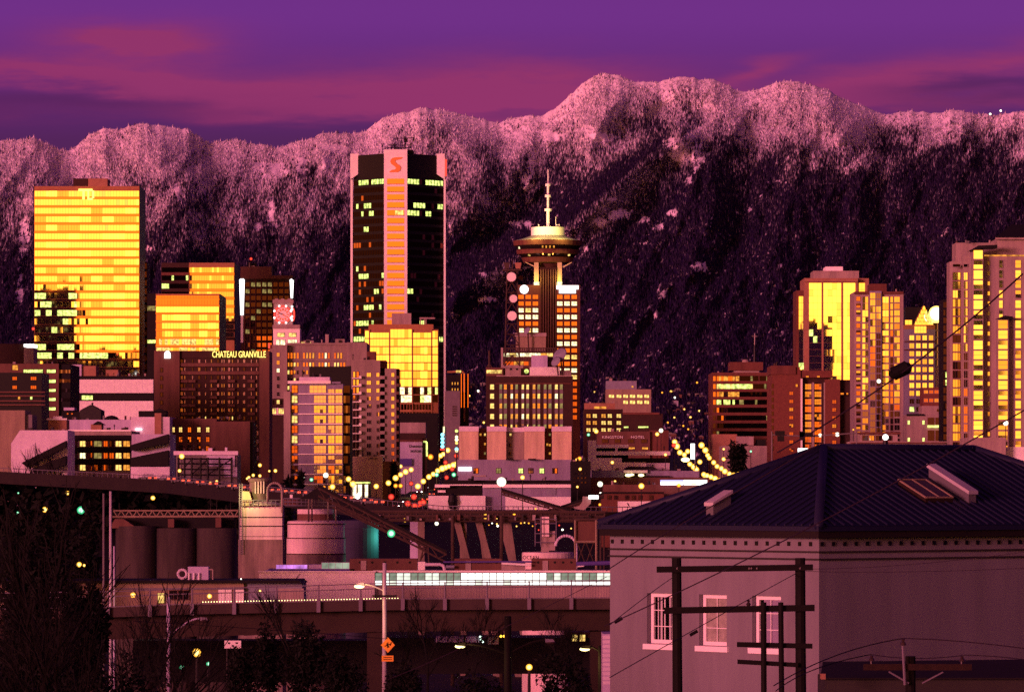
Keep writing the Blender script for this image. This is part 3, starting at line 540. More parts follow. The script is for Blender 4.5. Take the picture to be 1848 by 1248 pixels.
wbox(t, 'wall', -10, 44, 620, D, 20, 'dark_brown'); wbox(t, 'tower', 43, 60.5, 627, D - 1, 16, 'pink_stone'); wbox(t, 'crown', 43, 60.5, 620.5, D - 1.2, 16, 'sign_lit_white', 625.5)
lamp(60, 593, 2100, 3.2, 'red', 'red warning light at the left edge of the tall gold tower', None, 'warning_light', 'warning light', pole=False)
# department store with white bands
D = 1720; t = bld('department_store', 'long windowless store with wide white wall bands', 202, D)
wbox(t, 'wall', 127, 277, 678, D, 60, 'near_black')
for y0, y1 in ((684.5, 708.8), (723.2, 757)):
    for i in range(15): ledge(t, 127 + 10 * i, 136.9 + 10 * i, y0, y1, D, 'white_band', .8, 'wall_panel')
wins(t, [(147, 168)], [(712.5, 721.5)], D, 'lit_green', 'black', 3, 2, .15); wbox(t, 'roof_house', 127, 147, 657.5, D + 6, 12, 'lavender', 678); wbox(t, 'roof_house', 147, 173, 660, D + 7, 12, 'orange_brick', 678); wbox(t, 'roof_house', 191, 213, 667, D + 6, 10, 'orange_brick', 678)
# ------------------------------------------------------------------ low buildings in the left foreground
def gable(root, x0, x1, yw, yp, D, depth, m, mr='near_black'):
    b = MB(); xm = (x0 + x1) / 2; zb = terr(D) - 2; b.prism([(wx(x0, D), zb), (wx(x1, D), zb), (wx(x1, D), wz(yw, D)), (wx(xm, D), wz(yp, D)), (wx(x0, D), wz(yw, D))], D, D + depth, m); return b.build('wall', root)
D = 1300; t = bld('gabled_house', 'dark gabled roof house in front of the white banded store', 163, D, 'house'); gable(t, 144, 182, 740, 730, D, 12, 'dark_grey'); wbox(t, 'chimney', 165, 168, 726, D + 2, 1, 'dark_grey', 736)
wbox(t, 'annex', 117, 144, 743, D + 2, 10, 'near_black'); wins(t, [(120, 124), (128, 132)], [(744.5, 748)], D + 2, 'red_glass', 'black', 1, 1, .1); wbox(t, 'annex_roof', 115, 134, 735, D + 3, 8, 'lavender', 740)
D = 1290; t = bld('domed_house', 'low dark domed roof beside the gabled house', 198, D, 'house'); b = MB(); b.lathe(wx(199, D), D + 4, [(15 * K * D, wz(757, D)), (11 * K * D, wz(752, D)), (5 * K * D, wz(749.5, D)), (0.01, wz(748.6, D))], 'near_black', 16); b.build('roof', t); wbox(t, 'wall', 184, 214, 756, D + 2, 8, 'dark_grey')
D = 1240; t = bld('warehouse', 'long lavender walled warehouse behind the three storey glass office', 215, D)
wbox(t, 'wall', 118, 236, 757, D, 20, 'lavender'); wbox(t, 'wall_section', 236, 306, 752, D - 1, 22, 'pale_roof'); wbox(t, 'brick_pier', 279, 291, 745, D - 1.6, 3, 'orange_brick'); wbox(t, 'roof_house', 250, 300, 741, D + 4, 6, 'near_black', 752); wbox(t, 'skylight', 244, 256, 773, D - 1.5, 1, 'sign_lit_white', 775.5)
b = MB(); b.prism([(wx(272, D), wz(742, D)), (wx(286, D), wz(736.5, D)), (wx(300, D), wz(742, D))], D + 3, D + 9, 'near_black'); b.build('roof', t)
D = 1180; t = bld('kiosk', 'small brick rooftop house with a white cornice left of the glass office', 98, D, 'house'); wbox(t, 'wall', 87, 120, 757, D, 8, 'orange_brick'); ledge(t, 85, 121, 754.5, 757.5, D, 'white_wall', .6, 'cornice'); wbox(t, 'roof_cap', 96, 112, 751, D + 1, 3, 'white_wall', 755)
D = 1170; t = bld('blank_building', 'plain orange lit wall at the left picture edge above bare trees', 32, D); wbox(t, 'wall', -60, 45, 740, D, 15, 'tan'); wbox(t, 'side_wall', 45, 58, 748, D + 1, 12, 'mid_grey')
D = 1120; t = bld('glass_office', 'three storey office with dark bands and glowing orange windows', 180, D)
wbox(t, 'wall', 123, 237, 777, D, 26, 'pink_stone')
for i in range(3):
    y = 785 + 21.5 * i; ledge(t, 122.5, 237.5, y, y + 9.3, D, 'near_black', 1.0, 'shade_band')  # near-black projecting band over each window row
    wins(t, [(128, 140), (143.5, 155), (157, 167), (169, 184), (186.5, 195), (197, 206), (208, 220), (222, 235)], [(y + 9.6, y + 21)], D, lambda a, c, i=i: ['grey_glass', 'lit_warm' if i != 1 else 'lit_white', 'red_glass', 'lit_dim', 'red_glass', 'dark_glass', 'lit_warm', 'lit_orange'][a] if R(a + i * 10).random() < .8 else 'red_glass', 'dark_brown', 2, 1, .12, seed=i)
wbox(t, 'roof_house', 164, 183, 765, D + 5, 6, 'orange_brick', 778); b = MB(); b.prism([(wx(163, D), wz(765.5, D)), (wx(173, D), wz(759, D)), (wx(184, D), wz(765.5, D))], D + 4.5, D + 11.5, 'near_black'); b.build('roof', t); ledge(t, 123, 237, 775, 778, D, 'white_wall', .5, 'parapet')
D = 1090; t = bld('sloped_hall', 'pale hall with a dark ramped roof left of the glass office', 80, D, 'hall')
b = MB(); b.prism([(wx(20, D), terr(D)), (wx(122, D), terr(D)), (wx(122, D), wz(776, D)), (wx(36, D), wz(776, D)), (wx(20, D), wz(800, D))], D, D + 18, 'pale_roof'); b.build('wall', t)
b = MB(); b.prism([(wx(42, D), wz(835, D)), (wx(122, D), wz(795, D)), (wx(122, D), wz(806, D)), (wx(52, D), wz(843, D))], D - 4, D - .5, 'near_black'); b.build('ramp_roof', t)
b = MB(); b.prism([(wx(60, D), wz(846, D)), (wx(122, D), wz(822, D)), (wx(122, D), wz(838, D)), (wx(70, D), wz(858, D))], D - 5, D - .5, 'near_black'); b.build('ramp_roof', t)
D = 1085; t = bld('sloped_hall', 'pale hall with two dark ramped roofs right of the glass office', 270, D, 'hall'); wbox(t, 'wall', 237.6, 307, 783, D, 18, 'lavender')
for a, c, d, e in ((803, 783, 793, 813), (826, 812, 834, 842)):
    b = MB(); b.prism([(wx(238, D), wz(a, D)), (wx(306, D), wz(c, D)), (wx(306, D), wz(d + 6, D)), (wx(238, D), wz(e, D))], D - 4, D - .5, 'near_black'); b.build('ramp_roof', t)
wbox(t, 'garden_wall', 236, 306, 842, D - 6, 1, 'pale_roof', 862)
D = 1250; t = bld('brick_building', 'plain brown building with rows of arched windows below the hotel slab', 378, D)
wbox(t, 'wall', 305, 391, 755, D, 25, 'brown'); wbox(t, 'blank_wall', 391, 451, 760, D - 1, 24, 'brown'); wbox(t, 'corner_wall', 451, 456, 760, D + 1, 20, 'black')
for j, y in enumerate((770, 787.5, 804)):
    for i, x in enumerate((309, 322.5, 338.5, 355.5, 371.5)):
        if i == 0 and j: continue
        g = ('lit_warm' if i in (0, 1, 3, 4) else 'copper_glass') if j == 0 else ('copper_glass' if i in (2, 3) else 'red_glass')
        wins(t, [(x, x + 7)], [(y, y + 10)], D, g, 'near_black', 2, 2, .12, 'arched_window', seed=j)
        b = MB(); b.prism([(wx(x + 3.5 + 3.5 * math.cos(a), D), wz(y + .1 - 2 * math.sin(a), D)) for a in np.linspace(0, math.pi, 6)], D - .1, D - .02, 'near_black'); b.build('window_arch', t)
D = 1010; t = bld('warehouse', 'small lavender warehouse with dark scaffold frames in front', 372, D)
wbox(t, 'wall', 318, 428, 820, D, 14, 'mid_grey'); ledge(t, 314, 430, 813.5, 820.5, D, 'pale_roof', 1.2, 'fascia'); ledge(t, 373, 424, 820.8, 841, D, 'lavender', .4, 'wall_panel'); wbox(t, 'vent', 376, 383, 808, D + 2, 2, 'pale_roof', 814); wbox(t, 'vent', 406, 410, 807, D + 2, 2, 'pale_roof', 814); ledge(t, 404, 428, 842, 860, D, 'lavender', .3, 'wall_panel')
b = MB()
for x in (322, 333, 346, 362, 375, 396, 418): b.tube(P(x, 872, D - 4), P(x, 825, D - 4), .25, .25, 'black')
for y in (827, 836, 846, 856): b.tube(P(320, y, D - 4), P(420, y + 1, D - 4), .2, .2, 'black')
for x0, x1 in ((322, 346), (346, 375), (375, 418)): b.tube(P(x0, 856, D - 4), P(x1, 828, D - 4), .15, .15, 'black')
tag(b.build('scaffold'), 'dark scaffold frame standing before the small lavender warehouse', 'scaffold')

# ------------------------------------------------------------------ centre left
D = 1150; t = bld('apartment_tower', 'mauve slab tower with gold glass bays and white floor lines', 570, D)
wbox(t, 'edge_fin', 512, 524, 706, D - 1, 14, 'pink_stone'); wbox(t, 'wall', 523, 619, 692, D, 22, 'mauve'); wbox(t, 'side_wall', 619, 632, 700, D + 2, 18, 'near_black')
ledge(t, 519.5, 597, 687, 692.2, D, 'white_wall', 1.6, 'roof_slab'); ledge(t, 597, 615, 688.5, 692, D, 'mauve', 1.2, 'roof_slab'); wbox(t, 'penthouse', 540, 595, 680, D + 3, 10, 'pale_roof', 688)
for i in range(11):
    y = 692.5 + 18.1 * i
    wins(t, [(526, 537.5)], [(y + 2, y + 16.5)], D, [('gold_mid', .4), ('lit_warm', .2), ('copper_glass', .3), ('red_glass', .3)] if i < 6 else [('red_glass', .7), ('dark_glass', .3)], 'dark_brown', 2, 2, .12, seed=i)
    wins(t, [(558 if i == 0 else 566, 589)], [(y + 2, y + 16.8)], D, [('gold_mid', .45), ('pale_gold', .55)] if i < 7 else [('pale_gold', .6), ('red_glass', .3), ('lit_warm', .1)], 'mauve', 4, 2, .12, 'bay_window', seed=i)
    wins(t, [(592, 604), (605, 618)], [(y + (9 if i == 0 else 2), y + 16.8)], D, [('gold_mid', .2), ('pale_gold', .7), ('copper_glass', .1)], 'pink_stone', 2, 2, .1, 'bay_window', seed=i)
    ledge(t, 538.5, 618.5, y + 17, y + 18.9, D, 'white_wall', .7, 'floor_line')
    band(t, 620, 631.5, y + 3, y + 16, D + 2, 4, [('dark_glass', .75), ('grey_glass', .25)], 'side_window_band')
D = 1320; t = bld('blank_tower', 'black windowless wall rising behind the mauve slab tower', 596, D); wbox(t, 'wall', 558, 634.5, 661, D, 16, 'black')
D = 1650; t = bld('stone_hotel', 'wide old stone block with many small lit windows behind the mauve tower', 590, D)
wbox(t, 'wing', 487, 518, 622, D - 3, 20, 'concrete', 719); wbox(t, 'wing_base', 487, 514, 719, D - 2, 18, 'dark_brown', 734); wins(t, [(487.5, 499), (502, 513)], [(736, 747)], D - 2, 'lit_warm', 'dark_brown', 3, 1, .15); wbox(t, 'wing_lower', 487, 514, 748, D - 1, 10, 'dark_brown')
wbox(t, 'wall', 518, 663, 618.5, D, 28, 'concrete'); wbox(t, 'penthouse', 626, 662, 617.5, D - 4, 16, 'concrete', 660); wbox(t, 'roof_house', 605, 622, 611.5, D + 4, 8, 'concrete', 619); wbox(t, 'chimney', 587, 593, 603, D + 3, 3, 'pink_stone', 619)
for i in range(7): wins(t, [(488, 490.5), (499, 505)], [(636 + 14.2 * i, 643.5 + 14.2 * i)], D - 3, 'lit_white' if i == 2 else [('gold_low', .6), ('lit_warm', .2), ('copper_glass', .3)], 'concrete', 1, 2, .1, seed=i)
cols = [(518.5 + 5.6 * i, 522.6 + 5.6 * i) for i in range(24) if i % 5 != 4]
wins(t, cols, [(636, 647)], D, lambda i, j: None if 14 < i < 17 or i > 17 else 'lit_white' if i == 10 else ['gold_low', 'copper_glass', 'lit_orange', 'red_glass'][R(i).randint(0, 3)], 'concrete', 1, 2, .1)
wins(t, cols, rows(653.5, 14, 8, 5), D, lambda i, j: 'lit_white' if (i, j) == (10, 0) else ['gold_low', 'lit_warm', 'copper_glass', 'gold_low', 'copper_glass'][R(i * 9 + j).randint(0, 4)], 'concrete', 1, 1, .1, seed=3)
ledge(t, 517, 663, 618.5, 622.5, D, 'concrete', .7, 'cornice'); ledge(t, 517, 663, 649, 651, D, 'concrete', .5, 'cornice'); wbox(t, 'sign_light', 484, 487, 619, D - 4, 1, 'neon_red', 628)
D = 1300; t = bld('apartment_tower', 'stepped concrete apartment tower with stacked balconies', 676, D)
wbox(t, 'wall', 634, 686, 650, D, 20, 'concrete'); wbox(t, 'upper_wall', 636, 678, 649, D + 3, 14, 'concrete', 652); wbox(t, 'stair_tower', 662, 678, 634, D + 5, 8, 'red_brown', 652); wbox(t, 'step_wall', 678, 697, 650, D + 4, 12, 'red_brown', 668); wbox(t, 'right_wall', 694.5, 715, 664.5, D, 18, 'concrete'); wbox(t, 'recess_wall', 686, 694.5, 664, D + 4, 12, 'dark_brown'); wbox(t, 'edge_wall', 715, 720, 665, D + 3, 12, 'dark_brown')
for i in range(12):
    y = 672 + 14.2 * i
    wins(t, [(661.5, 670), (679, 685)], [(y, y + 8)], D, lambda a, c, i=i: 'gold_mid' if i in (0, 1, 2, 6) else ['gold_low', 'dark_glass'][R(i * 3 + a).random() < .35 or i > 6], 'concrete', 2, 1, .1, seed=i)
    wins(t, [(706, 712)], [(y, y + 8)], D, 'gold_mid' if i < 8 else 'red_glass', 'concrete', 2, 1, .1, seed=i)
    ledge(t, 686, 694.5, y + 6, y + 11.8, D, 'pink_stone', .9, 'balcony_front'); ledge(t, 715, 720, y + 6, y + 11, D, 'brown', .9, 'balcony_front')
    ledge(t, 636, 652.5, y + 9.6, y + 11.2, D, 'white_wall', 1.6, 'balcony_slab'); ledge(t, 648, 652.5, y + 6, y + 9.6, D, 'white_wall', 1.6, 'balcony_front'); wins(t, [(637, 641.5), (643, 648)], [(y - 2, y + 9)], D, [('copper_glass', .5), ('gold_mid', .25), ('dark_glass', .4)], 'dark_brown', 1, 1, .1, 'balcony_door', seed=i)
D = 1190; t = bld('blank_building', 'plain tan hotel box with faint lettering below the balcony tower', 662, D)
wbox(t, 'wall', 634.5, 690, 823, D, 16, 'beige'); wbox(t, 'side_wing', 690, 717, 832, D + 2, 12, 'red_brown'); text('HOTEL', 'lettering', t, 666, 681, 825, 828, D, 'dark_brown', .1, .1)
# gold glass office in front of the black bank tower
D = 2000; t = bld('office_tower', 'squat gold glass tower with rust coloured grid in front of the black bank tower', 726, D)
wbox(t, 'wall', 658, 791, 594, D, 26, 'copper_panel'); wbox(t, 'fascia', 665, 782, 585, D + 1, 22, 'copper_panel', 595); wbox(t, 'penthouse', 707, 742, 565, D + 6, 10, 'pink_stone', 586)
b = MB(); b.path([P(757, 574, D + 5), P(785, 574, D + 5)], .4, 'pink_stone'); [b.path([P(x, 574, D + 5), P(x, 586, D + 5)], .25, 'pink_stone') for x in (759, 766, 769)]; b.build('roof_frame', t)
bays = [(659, 665.5), (668, 702), (704.5, 743), (745.5, 778), (780.5, 790)]
for i in range(9):
    y = 597 + 14.5 * i
    for k_, (x0, x1) in enumerate(bays):
        y0 = y if not (i == 0 and k_ in (1, 3)) else y + 3
        sp = [('gold_glass', .72), ('gold_bright', .14), ('gold_mid', .14)] if i < 7 else ([('lit_white', .6), ('gold_glass', .4)] if k_ < 3 else [('black_glass', .5), ('lit_white', .3), ('lit_green', .3)])
        band(t, x0, x1, y0 - (3 if k_ == 2 and i == 0 else 0), y + 12.6, D, 6, sp, 'window', jit=.004, gap=.04)
    ledge(t, 658, 791, y + 12.9, y + 14.3, D, 'copper_panel', .4, 'floor_line')
for i in range(2): band(t, 668, 778, 729 + 14 * i, 739 + 14 * i, D, 5.5, 'black_glass', 'window_band', gap=.25); ledge(t, 658, 791, 740 + 14 * i, 742.5 + 14 * i, D, 'copper_panel', .4, 'floor_line')
for x in (667, 703.3, 744.3, 779.3): ledge(t, x - .8, x + .8, 594, 760, D, 'copper_panel', .6, 'grid_post')
# black bank tower, square plan seen on its corner
D = 2200; kd = K * D; t = bld('bank_tower', 'tall black glass bank tower with a white central spine', 715, D)
XL, XA, XB, XR = wx(636, D), wx(693, D), wx(735, D), wx(799, D); zb, zt, zc = terr(D) - 2, wz(277, D), wz(272, D)
def face(b, x0, y0, x1, y1, za, zb_, m): b.quad((x0, y0, za), (x1, y1, za), (x1, y1, zb_), (x0, y0, zb_), m)
dl, dr = (XA - XL), (XR - XB); b = MB(); yb = D + dl
b.hexa([(XL, yb, zb), (XA, D + .1, zb), (XA, D + 30, zb), (XL, D + 30, zb), (XL, yb, zt), (XA, D + .1, zt), (XA, D + 30, zt), (XL, D + 30, zt)], 'black'); b.build('left_wall', t)
b = MB(); b.hexa([(XB, D + .1, zb), (XR, D + dr, zb), (XR, D + 30, zb), (XB, D + 30, zb), (XB, D + .1, zt), (XR, D + dr, zt), (XR, D + 30, zt), (XB, D + 30, zt)], 'black'); b.build('right_wall', t)
b = MB(); b.box(XA, XB, D - .6, D + 30, zb, wz(270, D), 'white_wall'); b.build('spine', t)
for x0, x1, s in ((630.5, 634.5, 0), (800, 803.5, 1)): b = MB(); b.box(wx(x0, D), wx(x1, D), D + dl, D + 22, zb, wz(274, D), 'white_wall'); b.build('corner_fin', t)
b = MB(); b.prism([(wx(630.5, D), wz(274, D)), (wx(630.5, D), wz(320, D)), (wx(634, D), wz(318.5, D)), (wx(644.5, D), wz(311, D)), (wx(644.5, D), wz(279, D)), (wx(646, D), wz(274, D))], D + dl - 2.4, D + dl - .2, 'white_wall'); b.build('crown_plate', t)
b = MB(); b.prism([(wx(787.5, D), wz(279, D)), (wx(786.5, D), wz(274, D)), (wx(802, D), wz(274, D)), (wx(802, D), wz(320, D)), (wx(799, D), wz(318.5, D)), (wx(787.5, D), wz(311, D))], D + dl - 2.4, D + dl - .2, 'white_wall'); b.build('crown_plate', t)
wbox(t, 'side_sign', 802.2, 806, 287.5, D + dl - 1, 4, 'neon_red', 317)
S = [(715, 284), (727, 284), (722, 287.5), (714, 289), (712.5, 292), (716, 295.5), (721.5, 299), (723.3, 303), (721.5, 308.5), (717, 311), (702, 311), (707, 307), (713, 305.8), (714.8, 303.6), (712, 300), (706.5, 296.5), (704.3, 292.5), (705.5, 288), (709, 285)]
b = MB(); b.prism([(wx(x, D), wz(y, D)) for x, y in reversed(S)], D - 1.1, D - .65, 'logo_red'); b.build('emblem', t)
for i in range(31):
    y = 322 + 14.15 * i
    ledge(t, 698.5, 729.5, y + .3, y + 9.6, D - .62, 'bronze_glass', .08, 'spine_window'); ledge(t, 698.5, 729.5, y + 9.7, y + 10.5, D - .62, 'red_brown', .12, 'sill')
    if i in (4, 19): band(t, 699 if i == 19 else 713, 716 if i == 19 else 728, y + 1, y + 9, D - .62, 4, 'lit_warm', 'lit_pane')
    for side in (0, 1):
        b = MB(); r = R(i * 2 + side + 900); nP = 12; mode = {0: .7, 2: .2, 3: .35, 4: .3, 12: .4, 14: .25, 16: .3, 18: .45, 20: .6, 11: .15}.get(i, .03); lit = False
        for q in range(nP):
            if q % 2 == 0: lit = r.random() < mode
            m = 'lit_green' if lit and r.random() < .85 else 'black_glass' if r.random() < .93 else 'red_glass'
            u0, u1 = (q + .1) / nP, (q + .9) / nP
            if side == 0: xa, xb_ = XL + (XA - XL) * u0, XL + (XA - XL) * u1; f = lambda x: D - .15 + (XA - x)
            else: xa, xb_ = XB + (XR - XB) * u0, XB + (XR - XB) * u1; f = lambda x: D - .15 + (x - XB)
            face(b, xa, f(xa), xb_, f(xb_), wz(y + 9.4, D), wz(y + .6, D), m)
        b.build('window_band', t)
b = MB(); b.box(wx(692, D), wx(745, D), D + 8, D + 20, zt, wz(268, D), 'near_black')
for y in (262, 266.5): b.path([P(700, y, D + 9), P(742, y, D + 9)], .2, 'near_black')
for x in (700, 713, 727, 741): b.path([P(x, 268, D + 9), P(x, 258, D + 9)], .18, 'near_black')
b.path([P(716, 250, D + 9), P(747, 249, D + 9)], .2, 'near_black'); b.path([P(731, 268, D + 9), P(731, 246, D + 9)], .35, 'near_black'); b.box(wx(728, D), wx(735, D), D + 8, D + 10, wz(254, D), wz(248, D), 'near_black')
for x in (716, 746): b.box(wx(x - 1, D), wx(x + 1, D), D + 8.5, D + 9.5, wz(252, D), wz(245, D), 'near_black')
b.build('roof_antennas', t)

for lb, x0, x1, y, n in (('long windowless store', 175, 276, 678, 9), ('three storey office', 186, 234, 776, 6), ('plain brown building', 310, 448, 755, 8), ('small lavender warehouse', 318, 426, 813, 5), ('wide old stone block', 545, 625, 618, 5), ('stepped concrete', 637, 676, 649, 3), ('plain tan hotel box', 637, 688, 823, 4), ('long lavender walled', 122, 275, 757, 7), ('pale hall with a dark ramped', 40, 120, 776, 4), ('grey brown office', 0, 104, 656, 6), ('brown grid', 436, 488, 481, 4), ('mauve slab', 542, 593, 680, 4)):
    root = next(o for o in COL.objects if o.get('label', '').startswith(lb)); D = root.location.y; clutter(root, x0, x1, y, D, n, len(lb))
# ------------------------------------------------------------------ centre
D = 2100; t = bld('office_tower', 'dark tower with glowing copper edges down the street beside the bank tower', 825, D)
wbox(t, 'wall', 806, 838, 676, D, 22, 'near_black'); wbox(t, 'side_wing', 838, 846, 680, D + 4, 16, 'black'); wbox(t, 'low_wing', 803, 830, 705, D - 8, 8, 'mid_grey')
b = MB(); b.path([P(807, 671, D), P(834, 670, D), P(838, 674, D), P(838, 760, D)], .5, 'copper_panel'); b.build('roof_edge', t)
for x in (832, 837.2, 844): ledge(t, x, x + 1.1, 674, 735, D, 'bronze_glass', .6, 'edge_strip')
wins(t, [(815, 817.5), (820, 822.5), (825, 827.5)], [(689, 694.5), (700, 705)], D, 'lit_orange', 'black', 1, 1, .1); wbox(t, 'roof_lamp', 823, 832, 668, D - 1, 1, 'lit_warm', 672); wins(t, [(816, 825)], rows(732, 4, 2.6, 5), D - 8, 'black_glass', 'mid_grey', 1, 1, .1)
# harbour tower with the disc lookout
D = 2700; kd = K * D; t = bld('lookout_tower', 'brown office tower carrying a round lookout disc and mast', 989, D)
wbox(t, 'left_wall', 933, 975, 514, D, 30, 'red_brown'); wbox(t, 'right_wall', 1004.5, 1047, 514, D, 30, 'red_brown'); wbox(t, 'core', 975, 1004.5, 482, D + 1, 26, 'dark_brown')
for x in (976, 980.5, 985, 989.5, 994, 998.5, 1003): ledge(t, x - .9, x + .9, 486, 640, D + 1, 'brown', .8, 'rib')
for c0 in (935, 1005): wins(t, [(c0 + 13 * i, c0 + 10.5 + 13 * i) for i in range(3)], rows(531.5, 12.05, 8.2, 19), D, lambda i, j, c0=c0: ('lit_white' if R(i + j * 3 + c0).random() < .75 else 'lit_warm') if j in ((2, 3, 5) if c0 < 1000 else (1, 3, 5, 7, 9, 11, 12)) else ('copper_glass' if j < 13 else 'red_glass'), 'red_brown', 2, 1, .15, seed=c0)
b = MB(); c = P(946, 522, D)
b.tube((c[0], D - .6, c[2]), (c[0], D - .02, c[2]), 7.8 * kd, 7.8 * kd, 'sign_lit_white', 20); b.build('round_sign', t)
b = MB()
for x0, x1, y0, y1 in ((1004.5, 1044, 515, 521.8), (1009, 1039, 521.8, 529)): b.box(wx(x0, D), wx(x1, D), D - .6, D - .02, wz(y1, D), wz(y0, D), 'sign_lit_white')
b.build('lit_sign', t)
ax, ay = wx(989, D), D + 14
def LP(prof): return [(r * kd, wz(y, D)) for r, y in prof]
def ring(name, prof, m, n=40): b = MB(); b.lathe(ax, ay, LP(prof), m, n); return b.build(name, t)
ring('roof_cone', [(62, 432.5), (42, 427.5), (31, 423), (0.1, 423)], 'steel'); ring('disc_rim', [(56, 443), (62, 441.5), (63, 432.6), (55, 432.6)], 'red_brown'); ring('window_ring', [(56, 449.5), (59, 442)], 'dark_glass'); ring('disc_rim', [(50, 457.5), (56, 457), (57, 449.2), (54, 449.2)], 'red_brown'); ring('window_ring', [(46, 463.5), (52, 457.2)], 'dark_glass'); ring('disc_rim', [(30, 472.5), (44, 472), (48, 463.2), (44, 463.2)], 'red_brown'); ring('drum', [(30.5, 424), (30.5, 408), (0.1, 408)], 'vinyl')
ring('disc_underside', [(15, 486), (28, 474.5), (42, 472.3)], 'brown')
for x, m in ((936, 'lit_white'), (978, 'lit_orange'), (984, 'lit_orange'), (991, 'lit_orange'), (998, 'lit_orange')): bb = MB(); dxp = (x - 989); yy = ay - math.sqrt(max(1, (58.6 * kd) ** 2 - (dxp * kd) ** 2)); bb.box(wx(x, D), wx(x, D) + (1.6 if x < 940 else .9), yy - .5, yy - .2, wz(448, D), wz(444, D), m); bb.build('lit_window', t)
for x in (953, 989, 1025): bb = MB(); yy = ay - math.sqrt((51 * kd) ** 2 - ((x - 989) * kd) ** 2); bb.box(wx(x, D), wx(x, D) + 1.3, yy - .6, yy - .3, wz(461.5, D), wz(458.5, D), 'lit_warm'); bb.build('lit_window', t)
for s in (-1, 1):
    b = MB(); b.hexa([P(989 + s * 24, 482, D + 3), P(989 + s * 24 + 5, 482, D + 3), P(989 + s * 24 + 5, 482, D + 9), P(989 + s * 24, 482, D + 9), P(989 + s * 42, 473, D + 3), P(989 + s * 42 + 2, 473, D + 3), P(989 + s * 42 + 2, 473, D + 9), P(989 + s * 42, 473, D + 9)], 'beige'); b.build('bracket', t)
    b = MB(); b.box(wx(989 + s * 21 - 4, D), wx(989 + s * 21 + 4, D), D + 2, D + 8, wz(515, D), wz(473, D), 'beige'); b.build('column', t)
    b = MB(); b.box(wx(989 + s * 20.5 - 5, D), wx(989 + s * 20.5 + 5, D), D + .8, D + 1.8, wz(515, D), wz(508.5, D), 'lit_white'); b.build('floodlight', t)
    l = bpy.data.lights.new('flood', 'POINT'); l.energy = 2200; l.color = (1, .72, .12); l.shadow_soft_size = .5; lo = bpy.data.objects.new('flood', l); COL.objects.link(lo); lo.location = (wx(989 + s * 20.5, D), D - 3, wz(504, D))
for px in (962, 1016):
    l = bpy.data.lights.new('flood', 'POINT'); l.energy = 9500; l.color = (1, .82, .16); l.shadow_soft_size = .5; lo = bpy.data.objects.new('flood', l); COL.objects.link(lo); lo.location = (wx(px, D), ay - 22, wz(420, D))
b = MB(); b.path([P(989, 408, ay), P(989, 379, ay)], 3.0 * kd, 'vinyl', 10); b.path([P(989, 379, ay), P(989, 333, ay)], 2.1 * kd, 'vinyl', 8); b.path([P(989, 333, ay), P(989, 306, ay)], 1.0 * kd, 'vinyl', 6)
for y, r in ((379, 6.5), (354, 5.5), (334, 4.8)): b.tube(P(989, y + 2, ay), P(989, y - 2.4, ay), r * kd, r * kd, 'vinyl', 12)
b.build('mast', t)
l = bpy.data.lights.new('flood', 'POINT'); l.energy = 4500; l.color = (1, .85, .3); lo = bpy.data.objects.new('flood', l); COL.objects.link(lo); lo.location = (ax - 4, ay - 14, wz(384, D))
b = MB()
for x in (972, 1005, 1009): b.sphere(P(x, 406, ay - 5), 1.4 * kd, 'vinyl', 8, 5)
b.path([P(1003, 408, ay - 4), P(1003, 391, ay - 4)], .15, 'vinyl'); b.build('roof_dishes', t)
# telephone building with lattice tower and dishes
D = 1640; kd = K * D; t = bld('telephone_building', 'brown telephone building crowned with railings, dishes and white plant boxes', 960, D)
wbox(t, 'plant_house', 931, 985, 601, D + 8, 10, 'tan', 634); ledge(t, 929, 986, 600.5, 607, D + 8, 'pink_stone', .6, 'parapet'); wbox(t, 'wall', 904, 1003, 636, D + 2, 20, 'brown'); wbox(t, 'end_fin', 904, 908, 627, D, 3, 'pink_stone')
band(t, 909, 998, 636, 643, D + 2, 11, [('lit_warm', .6), ('lit_white', .4), ('lit_orange', .2)], 'window_band'); band(t, 909, 954, 652, 659, D + 2, 9, [('red_glass', .6), ('lit_orange', .4)], 'window_band')
b = MB(); [b.path([P(907, y, D + 1), P(1003, y, D + 1)], .22, 'rust_steel') for y in (628, 636)]; [b.path([P(x, 636, D + 1), P(x, 628, D + 1)], .2, 'rust_steel') for x in np.arange(909, 1003, 4.2)]; [b.path([P(x, 651, D + 1), P(x, 644.5, D + 1)], .2, 'rust_steel') for x in np.arange(909, 1003, 4.2)]; b.build('railing', t)
wbox(t, 'plant_box', 959, 988, 641, D - 4, 8, 'lavender', 664); wbox(t, 'plant_box', 956, 1010, 662, D - 6, 8, 'white_wall', 682); wbox(t, 'plant_box', 912, 940, 664, D - 5, 8, 'pink_stone', 680); ledge(t, 908, 944, 658.5, 664, D - 5, 'pink_stone', .6, 'roof_slab'); wbox(t, 'plant_box', 1010, 1031, 668, D - 4, 8, 'pink_stone', 682)
for x in (920, 931): wbox(t, 'vent', x, x + 4, 664.3, D - 5, 1, 'black', 667.5, dy=.1)
bb = MB(); bb.sphere(P(950, 669.5, D - 3), 4 * kd, 'lit_green', 10, 6); bb.build('roof_lamp', t)
D = 1500; t2 = bld('office_block', 'dark brown office with twelve strips of lit windows under the telephone deck', 956, D)
wbox(t2, 'wall', 877, 1034, 678, D, 24, 'dark_brown'); wbox(t2, 'roof_room', 877, 908, 663, D + 2, 8, 'brown', 678); band(t2, 878, 906, 667.5, 673.5, D + 2, 9.3, 'lit_warm', 'window_band'); ledge(t2, 896, 1031, 677, 679, D, 'pink_stone', .6, 'parapet_line'); ledge(t2, 894, 1031, 691, 692.6, D, 'red_brown', .5, 'cornice')
